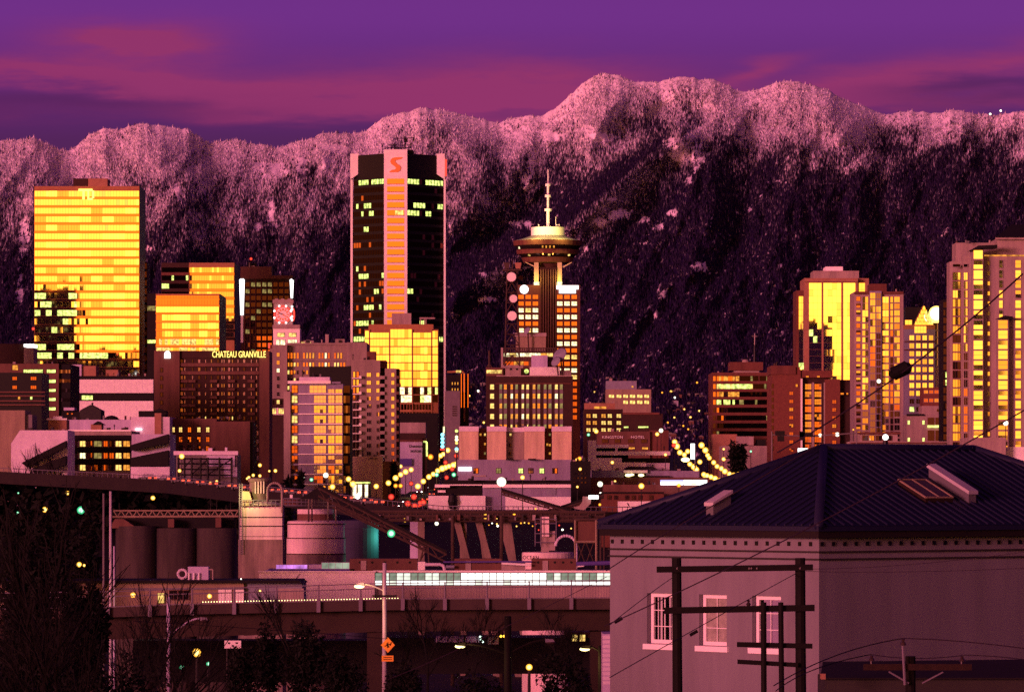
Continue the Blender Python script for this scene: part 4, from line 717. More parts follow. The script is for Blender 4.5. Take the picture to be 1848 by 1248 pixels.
xs = [(901, 906.5), (909, 915), (921, 926), (929.5, 935), (941, 946), (949.5, 955), (961, 966.5), (969.5, 975), (981, 986.5), (989.5, 995.5), (1001, 1007), (1010, 1016)]
for x0, x1 in xs: ledge(t2, x0, x1, 692.6, 772, D, 'mid_grey', .12, 'window_strip')
for j, y in enumerate((692.8, 709.5, 727, 746, 765)): wins(t2, [(884, 892)] + xs, [(y, y + 10)], D - .12, lambda i, j_, j=j: 'lit_warm' if i == 0 else ['lit_warm', 'gold_low', 'lit_orange', 'lit_dim', 'lit_white'][R(i * 11 + j).randint(0, 4 if j in (1, 3) else 3)], 'mid_grey', 1, 2, .1, seed=j)
b = MB(); b.path([P(883, 663, D + 4), P(883, 632, D + 4)], .35, 'rust_steel'); [b.path([P(883, 656, D + 4), P(x, 663, D + 4)], .2, 'rust_steel') for x in (878, 888)]; tag(b.build('roof_mast', org=P(883, 663, D + 4)), 'slim radio mast on the corner of the brown office roof', 'mast')
D = 1610
def lattice(name, label, px0, px1, ptop, pt0, pt1, ybot, D, m, cat, bays=8, dep=None, r=.28):
    w0, w1 = (px1 - px0) * K * D, (pt1 - pt0) * K * D; X0, X1 = wx((px0 + px1) / 2, D), wx((pt0 + pt1) / 2, D); zb, zt = wz(ybot, D), wz(ptop, D); b = MB()
    def cn(u, sx, sy): w = w0 + (w1 - w0) * u; return (X0 + (X1 - X0) * u + sx * w / 2, D + sy * w / 2, zb + (zt - zb) * u)
    for sx in (-1, 1):
        for sy in (-1, 1): b.tube(cn(0, sx, sy), cn(1, sx, sy), r, r * .8, m, 5)
    for i in range(bays):
        u0, u1 = i / bays, (i + 1) / bays
        for (a, c) in (((-1, -1), (1, -1)), ((1, -1), (1, 1)), ((1, 1), (-1, 1)), ((-1, 1), (-1, -1))):
            b.tube(cn(u1, *a), cn(u1, *c), r * .5, r * .5, m, 4); mid = tuple((p + q) / 2 for p, q in zip(cn(u1, *a), cn(u1, *c))); b.tube(cn(u0, *a), mid, r * .5, r * .5, m, 4); b.tube(cn(u0, *c), mid, r * .5, r * .5, m, 4)
    t = thing(name, label, cat, (X0, D, zb)); b.build('frame', t); return t
t = lattice('lattice_tower', 'rusty lattice radio tower with round white drums beside the lookout tower', 911, 938, 490, 915, 933, 660, D, 'rust_steel', 'radio tower', 9)
for i, (x, y, r) in enumerate(((923, 500, 8.4), (926.5, 539, 7), (924, 570, 8.4))):
    c = P(x, y, D - 3); b = MB(); b.tube((c[0], D - 5, c[2]), (c[0], D - 2, c[2]), r * K * D, r * K * D, 'white_wall', 20); b.build('drum_antenna', t)
b = MB(); b.tube(P(940, 501, D), P(940, 501, D + 1.5), 4 * K * D, 4 * K * D, 'red_brown', 14); b.build('drum_antenna', t)
for x0, x1, m in ((909, 920, 'rust_steel'), (929, 941, 'orange_brick')): b = MB(); b.prism([(wx(x0, D), wz(474, D)), (wx(x0 + 2, D), wz(485, D)), (wx(x1 - 2, D), wz(485, D)), (wx(x1, D), wz(474, D))], D - 1, D + 1, m); b.build('horn_antenna', t)
b = MB(); b.box(wx(907, D), wx(942, D), D - 2.5, D + 2.5, wz(489, D), wz(486.5, D), 'rust_steel'); b.path([P(925, 487, D), P(925, 470, D)], .2, 'rust_steel'); b.build('platform', t)
def dish(label, px, y, r, D, m='grey_blue', tilt=-40):
    t = thing('satellite_dish', label, 'dish', P(px, y, D)); b = MB(); R_ = r * K * D
    b.lathe(0, 0, [(.01, R_ * .22), (R_ * .5, R_ * .16), (R_ * .85, .04), (R_, 0), (R_ * .85, -.12), (.01, R_ * .1)], m, 20); v = []
    a, c2 = math.radians(62), math.radians(tilt)
    for x, y_, z in b.v:
        y2, z2 = y_ * math.cos(a) - z * math.sin(a), y_ * math.sin(a) + z * math.cos(a); x2, y2 = x * math.cos(c2) - y2 * math.sin(c2), x * math.sin(c2) + y2 * math.cos(c2); v.append((x2 + t.location[0], y2 + t.location[1], z2 + t.location[2]))
    b.v = v; b.build('reflector', t, smooth=True); b = MB(); o = t.location; b.tube((o[0] + .3, o[1] + .5, o[2]), (o[0] + 1, o[1] + 1.5, wz(682, D)), .3, .3, 'rust_steel'); b.build('mount', t); return t
dish('large pale satellite dish tilted to the right on the telephone roof', 1010, 640, 15, 1615); dish('smaller pale satellite dish below the large dish on the telephone roof', 1003, 652, 10, 1612)
dish('small satellite dish on top of the brick plant house before the lookout tower', 951, 596, 7, 1645)
# four panel building
D = 1150; t = bld('theatre_block', 'wide windowless block with four tan wall panels and lavender rim', 930, D)
wbox(t, 'wall', 830, 1031, 772, D + 3, 40, 'red_brown'); wbox(t, 'base', 825, 1031, 829, D - 1, 45, 'mauve')
for i, (x0, x1) in enumerate(((829, 863.5), (879, 913.5), (946, 982.5), (996, 1031))): ledge(t, x0, x1, 770, 831, D + 3, 'beige', 3.2, 'wall_panel'); ledge(t, x0 - .5, x1 + .5, 769, 778, D - .25, 'pale_roof', .35, 'rim')
ledge(t, 914, 946, 771, 779, D + 2.5, 'pale_roof', .8, 'rim'); ledge(t, 914.5, 945.5, 779.2, 831, D + 3, 'concrete', .8, 'recess_panel')
for x, y, g in ((865, 781, 'lit_orange'), (873, 781, 'lit_warm'), (873, 798, 'lit_orange'), (873, 815, 'lit_dim'), (919, 781, 'lit_warm'), (918, 800, 'dark_glass'), (990, 781, 'lit_dim'), (985.5, 799, 'lit_orange'), (990, 800, 'lit_orange'), (990, 815, 'lit_orange'), (918, 815, 'dark_glass')): wins(t, [(x, x + 4.5)], [(y, y + 5.5)], D + 2.2, g, 'dark_brown', 2, 1, .1, seed=x)
for x, g in ((854, 'copper_glass'), (895, 'lit_dim'), (935, 'lit_green'), (953, 'grey_glass'), (973, 'lit_green'), (996.5, 'copper_glass')): wins(t, [(x, x + 9.5)], [(844, 854)], D - 1, g, 'dark_brown', 2, 2, .12, seed=x)
wbox(t, 'lit_sign', 827.5, 851, 842.5, D - 1.3, .25, 'sign_lit_white', 849); wbox(t, 'lit_sign', 853, 877, 857, D - 1.2, .15, 'pink_stone', 859.5)
for x0 in (913, 953): wbox(t, 'canopy', x0, x0 + 14, 827, D - 3.5, 2.5, 'near_black', 829.4)
# white auction sheds below
D = 1000; t = bld('white_shed', 'row of low white sheds with dark fronts below the four panel block', 900, D, 'shed')
wbox(t, 'wall', 785, 870, 873, D + 4, 20, 'near_black'); ledge(t, 785, 812, 873.5, 879, D + 4, 'white_wall', 2, 'fascia'); ledge(t, 812, 870, 873.5, 875.5, D + 4, 'white_wall', 2, 'fascia'); wbox(t, 'right_wall', 871, 1030, 874, D + 2, 20, 'mauve'); ledge(t, 871, 1030, 873.5, 879.5, D + 2, 'white_wall', 1, 'fascia'); wbox(t, 'front_wall', 773, 876, 894, D, 3, 'white_wall'); b = MB(); b.lathe(wx(817, D), D - .6, [(6 * K * D, wz(918, D)), (9 * K * D, wz(905, D)), (7 * K * D, wz(893, D)), (.01, wz(889, D))], 'black', 14); b.build('tank', t); wbox(t, 'low_wall', 912, 1030, 896, D - 1, 4, 'white_wall'); wbox(t, 'notice', 790, 804, 884, D + 3.6, .3, 'white_wall', 888)
wbox(t, 'roof_band', 800, 1031, 866, D + 8, 12, 'near_black', 874)
b = MB(); b.box(wx(985, D), wx(1003, D), D + 1.8, D + 1.95, wz(892, D), wz(880, D), 'grey_blue'); b.build('door', t)
D = 1040; t = bld('dark_block', 'dark low block between the four panel building and the white parking deck', 1045, D); wbox(t, 'wall', 1031, 1066, 832, D, 20, 'near_black')
for j, y in enumerate((852, 860, 868)): wins(t, [(1035 + 6.5 * i, 1039 + 6.5 * i) for i in range(4)], [(y, y + 4)], D, lambda i, j_, j=j: 'red_glass' if R(i + j * 4).random() < .4 else 'dark_glass', 'near_black', 1, 1, .08, seed=j)
# brick motor showroom by the street
D = 1380; t = bld('motor_works', 'pale side wall with faint painted lettering beside the street lamps', 742, D)
wbox(t, 'upper_wall', 720, 768, 762, D + 3, 16, 'pink_stone', 790); wbox(t, 'roof_house', 721, 766, 781, D + 1, 10, 'dark_brown', 795); wbox(t, 'wall', 719, 762, 796, D, 16, 'lavender'); wbox(t, 'side_wall', 762, 771, 791, D + 1, 14, 'dark_brown'); ledge(t, 719, 768, 793.5, 796.5, D, 'red_brown', .5, 'parapet'); text('Dominion', 'lettering', t, 738.5, 762, 802, 807, D, 'dark_grey', .1, .12); text('MOTORS', 'lettering', t, 741, 760, 811.5, 816, D, 'dark_grey', .1, .12); wbox(t, 'blue_hoarding', 721, 743, 827, D - 1, 1, 'purple_panel', 840)
b = MB(); b.path([P(764, 796.5, D - .5), P(770, 797, D - .5), P(770.5, 823, D - .5)], .3, 'lit_green'); b.build('neon_edge', t); wbox(t, 'backdrop_wing', 720, 790, 745, D + 60, 20, 'near_black')
D = 1560; t = thing('neon_sign', 'tall blue neon blade sign at the far end of the lamp lined street', 'neon sign', P(798.5, 808, D))
for i in range(4): b = MB(); b.sphere(P(798.5, 784 + 7 * i, D), 3.4 * K * D, 'neon_cyan', 10, 6, (1, .5, .95)); b.build('neon_letter', t)
b = MB(); b.box(wx(799.5, D), wx(802.5, D), D - .3, D + .3, wz(781, D), wz(769, D), 'lit_white'); b.build('sign_top', t); b = MB(); b.box(wx(794.5, D), wx(802, D), D - .3, D + .3, wz(812, D), wz(808.8, D), 'neon_red'); b.build('sign_foot', t); b = MB(); b.tube((wx(804, D), D + 1, terr(D)), P(804, 770, D + 1), .3, .3, 'mid_grey'); b.build('post', t)
t = thing('neon_sign', 'yellow white neon blade sign against the four panel building corner', 'neon sign', P(824, 820, 1480)); D = 1480
for y, r, m in ((777, 3, 'lit_green'), (788, 2.6, 'bulb_yellow'), (793, 3, 'bulb_yellow'), (799, 2.8, 'lit_warm'), (810, 3.2, 'neon_cyan'), (813, 2.8, 'lit_white')): b = MB(); b.sphere(P(824, y, D), r * K * D, m, 10, 6); b.build('neon_letter', t)
b = MB(); b.tube((wx(824, D), D + 1, terr(D)), P(824, 775, D + 1), .25, .25, 'mid_grey'); b.build('post', t)
# hotel with white letters and neighbours
D = 1900; t = bld('office_block', 'distant beige office with two lit window rows and grey top floor', 1135, D)
wbox(t, 'wall', 1094, 1175, 702, D, 20, 'tan'); wbox(t, 'top_floor', 1094, 1149, 687, D + 2, 14, 'grey_blue', 702); wins(t, [(1098, 1109), (1112, 1122), (1124, 1134), (1136, 1147), (1149, 1160), (1162, 1172)], [(711, 718), (721.5, 729)], D, lambda i, j: None if j and i < 2 else 'lit_warm', 'tan', 2, 1, .2); wins(t, [(1139, 1144)], [(695, 700)], D + 2, 'lit_orange', 'grey_blue', 1, 1, .2)
text('Century', 'lettering', t, 1101, 1132, 693, 700, D + 2, 'dark_grey', .1, .15) if False else None
D = 1450; t = bld('office_block', 'dark brick block with three rows of bright orange windows', 1090, D)
wbox(t, 'wall', 1054, 1124, 738, D, 20, 'dark_brown'); wbox(t, 'roof_room', 1055, 1110, 727, D + 4, 10, 'orange_brick', 738); band(t, 1072, 1094, 733, 737, D + 4, 6, 'lit_orange', 'window_band'); wins(t, [(1057.5, 1066.5), (1069, 1078), (1084.5, 1094), (1096, 1105), (1112, 1121.5)], [(746, 754), (758.5, 766.5), (771.5, 779)], D, lambda i, j: 'lit_warm' if R(i + 5 * j).random() < .6 else 'lit_orange', 'dark_brown', 2, 2, .16)
D = 1350; t = bld('hotel', 'old brown hotel with white lettering above small dark windows', 1128, D)
wbox(t, 'wall', 1078, 1173, 778, D, 18, 'brown'); wbox(t, 'side_wall', 1173, 1206.5, 776, D + 1, 16, 'red_brown'); wbox(t, 'upper_deck', 1124, 1196, 746, D + 10, 14, 'dark_brown'); ledge(t, 1124, 1190, 744, 748, D + 10, 'red_brown', .6, 'parapet')
text('KINGSTON', 'lettering', t, 1087, 1124, 786, 790.5, D, 'white_wall', .12, .2); text('HOTEL', 'lettering', t, 1139, 1163.5, 786, 790.5, D, 'white_wall', .12, .2)
wins(t, [(1086, 1098), (1109, 1120), (1133, 1144), (1157, 1168)], [(792, 799)], D, 'dark_glass', 'dark_brown', 2, 1, .12); wins(t, [(1134, 1146), (1158, 1170)], [(806, 811)], D, 'lit_orange', 'dark_brown', 2, 1, .12)
for x0, x1, m in ((1126, 1134, 'lit_green'), (1152, 1170, 'lit_green')): wbox(t, 'terrace_light', x0, x1, 769, D + 9.5, .3, m, 771.5)
D = 1180; t = bld('parking_deck', 'white modern parking deck with open dark levels', 1140, D)
wbox(t, 'wall', 1060, 1209, 826, D + 3, 26, 'near_black'); wbox(t, 'stair_tower', 1061, 1076, 794, D, 6, 'white_wall'); ledge(t, 1075, 1134, 802, 808, D + 8, 'white_wall', 2, 'deck_edge'); wbox(t, 'back_wall', 1075, 1134, 806, D + 8, 18, 'near_black')
for y, x1 in ((818, 1209), (827.5, 1122), (834, 1165)): ledge(t, 1060, x1, y - 4 if y == 818 else y, y + 3, D + 3, 'white_wall', 2.2, 'deck_edge')
ledge(t, 1062, 1122, 826, 838, D + 2, 'white_wall', 1.5, 'wall_panel'); ledge(t, 1065, 1166, 836, 848, D - 1, 'white_wall', 1.5, 'wall_panel'); ledge(t, 1166, 1208, 835, 848, D + 2, 'pale_roof', 1, 'wall_panel'); ledge(t, 1110, 1114.5, 806, 816, D + 6, 'white_wall', 1, 'column')
b = MB(); b.prism([(wx(1124, D), wz(847, D)), (wx(1133, D), wz(841.5, D)), (wx(1176, D), wz(841.5, D)), (wx(1186, D), wz(847, D))], D - 9, D - 3, 'near_black'); b.build('roof', t)
D = 1060; t = bld('shop_block', 'long lavender shop wall with a lit entrance canopy', 1150, D)
wbox(t, 'wall', 1068, 1126, 848, D, 20, 'mauve'); wbox(t, 'right_wall', 1166, 1262, 849, D, 20, 'mauve'); wbox(t, 'middle_wall', 1125, 1167, 851, D + 1, 18, 'dark_brown'); ledge(t, 1125, 1168, 848, 853, D + 1, 'pale_roof', 2, 'canopy'); b = MB()
for x, y, r in ((1134, 857, 4), (1140, 856, 3), (1157, 857, 3.6)): b.sphere(P(x, y, D - 2), r * K * D, 'bulb_yellow', 10, 6, (1.5, 1, .7))
b.build('canopy_lights', t); ledge(t, 1136, 1207, 858, 861, D, 'near_black', 1.5, 'awning'); wbox(t, 'lower_wall', 1060, 1280, 861, D - 2, 10, 'brown')
D = 940; t = bld('low_shop', 'brown shop with a wide lit white fascia sign', 1200, D)
wbox(t, 'wall', 1090, 1290, 874, D, 14, 'brown'); wbox(t, 'fascia_sign', 1192, 1233, 865.5, D - .6, .6, 'sign_blue', 874.5); wbox(t, 'fascia_sign', 1192, 1232.5, 869, D - .75, .1, 'sign_lit_white', 874.5); wbox(t, 'fascia_sign', 1234, 1276, 865.5, D - .6, .6, 'sign_lit_white', 874.5); wbox(t, 'fascia_mark', 1247, 1257, 871, D - .7, .1, 'lit_orange', 873.5)
wbox(t, 'lower_block', 1085, 1198, 889, D - 6, 5, 'red_brown'); ledge(t, 1085, 1198, 887, 890, D - 6, 'near_black', .4, 'parapet'); wbox(t, 'white_base', 1115, 1210, 904, D - 7, .8, 'white_wall')
for x in (1096, 1108, 1128, 1140, 1152, 1172): wins(t, [(x, x + 7)], [(893, 901)], D - 6, 'red_glass', 'dark_brown', 2, 1, .1, seed=x)
# ------------------------------------------------------------------ towers on the right
D = 1400; t = bld('office_block', 'rust coloured office with long dark ribbon windows and roof box', 1340, D)
wbox(t, 'wall', 1285, 1395, 672, D, 26, 'red_brown'); wbox(t, 'roof_box', 1317, 1377, 653, D + 5, 12, 'red_brown', 668); wbox(t, 'roof_neck', 1325, 1370, 668, D + 6, 10, 'pink_stone', 673); b = MB(); b.lathe(wx(1348, D), D + 9, [(6 * K * D, wz(653, D)), (6 * K * D, wz(649, D)), (4 * K * D, wz(647, D)), (.01, wz(646.6, D))], 'pink_stone', 14); b.build('roof_dome', t)
for i in range(8):
    y = 678.5 + 14.2 * i
    def rb(i_, j_, i=i):
        u = i_ / 24
        if i == 1 and u < .65: return 'lit_green' if R(i_).random() < .7 else 'lit_warm'
        if i == 3 and u < .35: return 'lit_green' if R(i_ + 40).random() < .5 else 'black_glass'
        if i in (0, 2) and u < .4: return 'lit_orange' if R(i_ + i).random() < .6 else 'copper_glass'
        if i in (4, 5) and u < .3 and R(i_ + i).random() < .4: return 'copper_glass'
        return 'black_glass' if R(i_ + i * 31).random() < .93 else 'lit_dim'
    band(t, 1293.5, 1391, y, y + 8.5, D, 4, rb, 'window_band'); ledge(t, 1293, 1392, y + 8.9, y + 13.8, D, 'red_brown', .5, 'spandrel'); band(t, 1287, 1291.5, y, y + 8.5, D, 4.5, 'copper_glass' if i < 4 else 'dark_glass', 'window')
    if i == 0: [ledge(t, x, x + 1.5, 678, 687, D, 'red_brown', .5, 'mullion') for x in (1326, 1369)]
ledge(t, 1285, 1395, 672, 678, D, 'red_brown', .7, 'parapet')
wbox(t, 'low_wing', 1286, 1330, 783, D - 30, 20, 'orange_brick'); wbox(t, 'low_wing', 1304, 1392, 804, D - 60, 22, 'pink_stone'); wbox(t, 'plant_box', 1329, 1360, 787, D - 32, 10, 'pink_stone', 803); wbox(t, 'plant_box', 1366, 1382, 793, D - 33, 8, 'black', 803)
D = 1460; t = thing('church_spire', 'black spire with a thin cross behind the roof box', 'spire', P(1362, 655, D)); b = MB(); b.tube(P(1362, 660, D), P(1362, 622, D), 3.6 * K * D, .3, 'black', 8); b.build('spire', t); b = MB(); b.path([P(1362, 622, D), P(1362, 602, D)], .16, 'steel'); b.path([P(1357.5, 606.5, D), P(1366.5, 606.5, D)], .16, 'steel'); b.build('cross', t)
D = 1250; t = bld('brick_tower', 'dark red brick tower with a white framed glass bay', 1464, D)
wbox(t, 'wall', 1393, 1445, 662, D, 24, 'brick'); wbox(t, 'top_block', 1391.5, 1436, 659.5, D - .6, 20, 'red_brown', 675); wbox(t, 'bay_wall', 1445, 1490, 675, D + 2, 20, 'dark_brown'); wbox(t, 'bay_top', 1439, 1502, 668.5, D + .5, 18, 'brick', 681); wbox(t, 'right_wall', 1489, 1516, 684, D - .5, 22, 'brick'); wbox(t, 'right_wing', 1516, 1534, 685, D + 1.5, 18, 'dark_brown')
for x, m in ((1445.5, 'white_wall'), (1466.5, 'pink_stone'), (1488, 'pink_stone')): ledge(t, x - 1.6, x + 1.8, 683 if x < 1450 else 690, 812, D + 2, m, 2.2, 'pilaster')
for i in range(9): wins(t, [(1424, 1432)], [(706 + 14.6 * i, 712.5 + 14.6 * i)], D, [('gold_low', .3), ('red_glass', .7)], 'brick', 2, 2, .1, seed=i); wins(t, [(1501.5, 1509.5)], [(721 + 14.6 * i, 728 + 14.6 * i)], D - .5, [('gold_low', .5), ('red_glass', .6)], 'brick', 2, 2, .1, seed=i)
for i in range(9): wins(t, [(1452.5, 1464.5), (1469.5, 1482.5)], [(692 + 13.6 * i, 703 + 13.6 * i)], D + 2, [('gold_low', .5), ('copper_glass', .5)] if i < 7 else 'red_glass', 'pink_stone', 3, 2, .1, 'bay_window', seed=i)
wins(t, [(1435.5, 1440)], [(692.5, 698)], D, 'gold_low', 'brick', 1, 1, .08); wins(t, [(1454, 1460), (1474, 1480)], [(677.5, 681)], D + .5, 'gold_low', 'brick', 1, 1, .08); wins(t, [(1516.5, 1523), (1527, 1531)], [(708, 712)], D - .5, 'gold_low', 'brick', 1, 1, .08)
for i in range(10): ledge(t, 1392.5, 1396, 692 + 12.5 * i, 700 + 12.5 * i, D, 'dark_glass', .1, 'side_window')
D = 1900; t = bld('office_tower', 'gold mirrored tower with stepped stone crown on the right', 1505, D)
wbox(t, 'left_wing', 1437, 1453, 524, D + 4, 22, 'red_brown'); wbox(t, 'wall', 1451.5, 1548, 502, D, 28, 'orange_brick'); wbox(t, 'right_wing', 1548, 1568, 502, D + 3, 22, 'orange_brick'); wbox(t, 'crown', 1468, 1550, 488.5, D + 3, 20, 'pink_stone', 503); wbox(t, 'crown_box', 1490, 1521, 481, D + 4, 16, 'vinyl', 489)
for i in range(22):
    y = 510.5 + 12 * i
    for x0, x1 in ((1460, 1482.5), (1486, 1518), (1522, 1543.5)): band(t, x0, x1, y, y + 11.6, D, 8, [('gold_bright', .85), ('gold_glass', .15)] if not (x0 == 1460 and i > 6) else lambda a, c, i=i: 'lit_green' if R(a + i * 7).random() < .07 else 'gold_bright', 'window', jit=.003, gap=.03)
    if y > 524: band(t, 1441.5, 1452, y, y + 11.6, D + 4, 5, 'gold_glass' if i not in (12, 13) else [('lit_green', .5), ('gold_glass', .5)], 'window', jit=.003, gap=.04)
    if i < 2: band(t, 1550, 1561, y, y + 11.6, D + 3, 6, 'gold_glass', 'window', jit=.003, gap=.04)
ledge(t, 1451.5, 1548, 502, 508.5, D, 'orange_brick', 1, 'cornice')
D = 1700; t = bld('apartment_tower', 'pink residential tower with columns of square gold windows and glass corner', 1587, D)
wbox(t, 'wall', 1542, 1630, 526, D, 24, 'pink_stone'); wbox(t, 'roof_box', 1570, 1600, 512, D + 5, 12, 'red_brown', 528); wbox(t, 'glass_corner', 1569.5, 1591, 525, D - 1.5, 6, 'mauve')
for i in range(22):
    y = 535 + 12.15 * i; lo = i > 15
    wins(t, [(1545, 1553)], [(y, y + 8)], D, [('gold_mid', .7), ('copper_glass', .3)] if not lo else [('gold_low', .5), ('dark_glass', .5)], 'red_brown', 1, 2, .1, seed=i)
    wins(t, [(1556, 1567), (1592.5, 1604)], [(y if i else y, y + (10 if i > 2 else 12.1))], D, [('gold_mid', .6), ('gold_glass', .5)] if not lo else [('gold_low', .5), ('grey_glass', .5)], 'pink_stone', 2, 1, .1, seed=i)
    wins(t, [(1570, 1580)], [(y - 7, y + 4.4)], D - 1.5, 'gold_mid' if i < 8 else 'copper_glass' if i < 11 else 'grey_glass', 'pink_stone', 2, 1, .1, seed=i); wins(t, [(1581, 1590)], [(y - 7, y + 4.4)], D - 1.5, 'gold_mid' if i in (2, 3) else 'grey_glass' if i < 6 else 'dark_glass', 'mauve', 2, 1, .1, seed=i)
    wins(t, [(1606.5, 1612)], [(y, y + 11)], D, 'gold_mid' if i < 5 else [('dark_glass', .7), ('copper_glass', .3)], 'red_brown', 1, 1, .1, seed=i); wins(t, [(1613.5, 1624)], [(y, y + 10.5)], D, [('gold_mid', .7), ('gold_low', .3)] if not lo else [('red_glass', .6), ('dark_glass', .4)], 'pink_stone', 2, 1, .1, seed=i)
ledge(t, 1542, 1630, 526, 531, D, 'red_brown', .8, 'cornice'); ledge(t, 1626.5, 1630, 531, 800, D, 'pink_stone', .9, 'corner_pier')
D = 2000; t = bld('gabled_tower', 'mauve tower with a golden triangular gable and square windows', 1665, D)
wbox(t, 'wall', 1632, 1688, 594, D, 20, 'mauve'); wbox(t, 'dark_back', 1634, 1700, 554, D + 22, 14, 'black'); b = MB(); b.prism([(wx(1650, D), wz(586, D)), (wx(1684.5, D), wz(586, D)), (wx(1667, D), wz(551.5, D))], D - .5, D + 8, 'copper_panel'); b.build('gable', t)
b = MB()
for j in range(5):
    for i in range(5 - j): u0, u1, v0, v1 = (i + j / 2) / 5, (i + 1 + j / 2) / 5, j / 5, (j + .94) / 5; b.poly([(wx(1650 + 34.5 * (u0 + .01), D), D - .6, wz(586 - 34 * v0, D)), (wx(1650 + 34.5 * (u1 - .01), D), D - .6, wz(586 - 34 * v0, D)), (wx(1650 + 34.5 * ((u0 + u1) / 2 + (.04 if 1 else 0)), D), D - .6, wz(586 - 34 * v1, D)), (wx(1650 + 34.5 * ((u0 + u1) / 2 - .04), D), D - .6, wz(586 - 34 * v1, D))], 'gold_glass')
    for i in range(4 - j): u0, u1, v0, v1 = (i + .5 + j / 2) / 5 + .1, (i + 1.5 + j / 2) / 5 - .1, j / 5, (j + .94) / 5; b.poly([(wx(1650 + 34.5 * (u0 - .09), D), D - .6, wz(586 - 34 * v1, D)), (wx(1650 + 34.5 * ((u0 + u1) / 2), D), D - .6, wz(586 - 34 * v0, D)), (wx(1650 + 34.5 * (u1 + .09), D), D - .6, wz(586 - 34 * v1, D))], 'gold_glass')
b.build('gable_glass', t); wins(t, [(1633, 1646)], [(577, 586)], D + 1, 'gold_glass', 'copper_panel', 2, 1, .1); wbox(t, 'gable_base', 1632, 1688, 586, D, 20, 'copper_panel', 594)
wins(t, [(1650, 1672)], [(588, 601)], D, 'gold_glass', 'mauve', 4, 2, .1)
wins(t, [(1641, 1650), (1653, 1661.5), (1664.5, 1673), (1676, 1684.5)], rows(604.5, 14.3, 9.5, 14), D, lambda i, j: ['gold_glass', 'gold_mid'][R(i + 4 * j).random() < .3] if j < 8 or (j < 7 and i > 1) else ('lit_green' if (i, j) in ((0, 9), (1, 10)) else 'black_glass' if i < 2 else None), 'mauve', 2, 1, .12)
for y in (615, 630): ledge(t, 1632, 1690, y, y + 2, D, 'red_brown', .5, 'string_course')
b = MB(); b.lathe(wx(1692, D), D + 4, [(4 * K * D, terr(D)), (4 * K * D, wz(582, D))], 'beige', 12); b.build('corner_turret', t)
for i in range(6): b = MB(); b.lathe(wx(1692, D), D + 4, [(4.15 * K * D, wz(594 + 13 * i, D)), (4.15 * K * D, wz(584 + 13 * i, D))], 'gold_mid', 12); b.build('turret_window', t)
t = thing('globe_lamp', 'big glowing white globe lamp beside the golden gable', 'globe lamp', P(1690, 580, 1990)); a, c = light_meshes('white'); rr = 14.2 * K * 1990; g = inst('globe', MB().sphere((0, 0, 0), 1, 'sign_gold', 18, 12).mesh('globe', smooth=True), t, P(1690, 566, 1990), (rr, rr, rr)); b = MB(); b.sphere(P(1690, 566, 1984.5), rr * .78, 'sign_lit_white', 16, 10); b.build('bulb', t, smooth=True); b = MB(); b.tube(P(1690, 582, 1990), P(1690, 576, 1990), 8 * K * 1990, 9.5 * K * 1990, 'sign_gold', 12); b.build('neck', t)  # globe blown up to include the flare around the lamp
D = 1650; t = bld('podium_building', 'beige podium with red gridded glass top between the right towers', 1670, D)
wbox(t, 'red_wall', 1666, 1703, 699, D + 3, 14, 'brick', 734); wbox(t, 'wall', 1636, 1703, 748, D, 16, 'pink_stone'); wbox(t, 'upper_wall', 1664, 1704, 732, D + 2, 14, 'pink_stone', 750); ledge(t, 1636, 1668, 746.5, 750, D, 'near_black', .6, 'cornice'); wins(t, [(1667, 1675), (1676.5, 1684.5), (1686, 1694), (1695, 1702)], [(703.5, 710), (718.5, 725.5)], D + 3, [('gold_low', .4), ('red_glass', .6)], 'pink_stone', 2, 1, .1)
wins(t, [(1674, 1686), (1688, 1702)], [(753, 766), (776, 795)], D, [('dark_glass', .7), ('lit_green', .2)], 'brick', 3, 2, .1); wbox(t, 'lit_canopy', 1674, 1702, 767, D - .8, .6, 'lit_green', 771); wins(t, [(1664, 1669), (1637.5, 1642.5)], [(758, 766), (789, 798)], D, 'lit_green', 'pink_stone', 1, 2, .1); wins(t, [(1690, 1701)], [(737, 743)], D + 2, 'dark_glass', 'pink_stone', 2, 1, .1)
D = 1140; t = bld('apartment_tower', 'large pink tower with tall gold bay windows at the right edge', 1780, D)
wbox(t, 'left_wing', 1714, 1740, 472, D + 2, 8, 'pink_stone'); wbox(t, 'upper_wall', 1725, 1802, 438, D + 5, 10, 'pink_stone', 520); wbox(t, 'wall', 1738, 1900, 461, D, 30, 'pink_stone'); wbox(t, 'top_wall', 1798, 1900, 431, D + 4, 22, 'pink_stone', 470); ledge(t, 1796, 1900, 428.5, 432.5, D + 4, 'pink_stone', 1.5, 'eaves')
b = MB(); b.hexa([P(1796, 428, D + 2), P(1905, 428, D + 2), P(1905, 428, D + 28), P(1796, 428, D + 28), P(1826, 405, D + 13), P(1880, 405, D + 13), P(1880, 405, D + 16), P(1826, 405, D + 16)], 'near_black'); b.build('hip_roof', t)
wbox(t, 'bay', 1754, 1775, 449, D - 2.5, 5, 'pink_stone'); b = MB(); b.prism([(wx(1746, D), wz(454, D)), (wx(1763, D), wz(444.5, D)), (wx(1797, D), wz(443, D)), (wx(1797, D), wz(449, D)), (wx(1770, D), wz(450, D))], D - 4, D + 1, 'near_black'); b.build('bay_roof', t)
wins(t, [(1719, 1733.5), (1738.5, 1746.5)], [(476, 482)], D - .1, 'black_glass', 'pink_stone', 1, 1, .08)
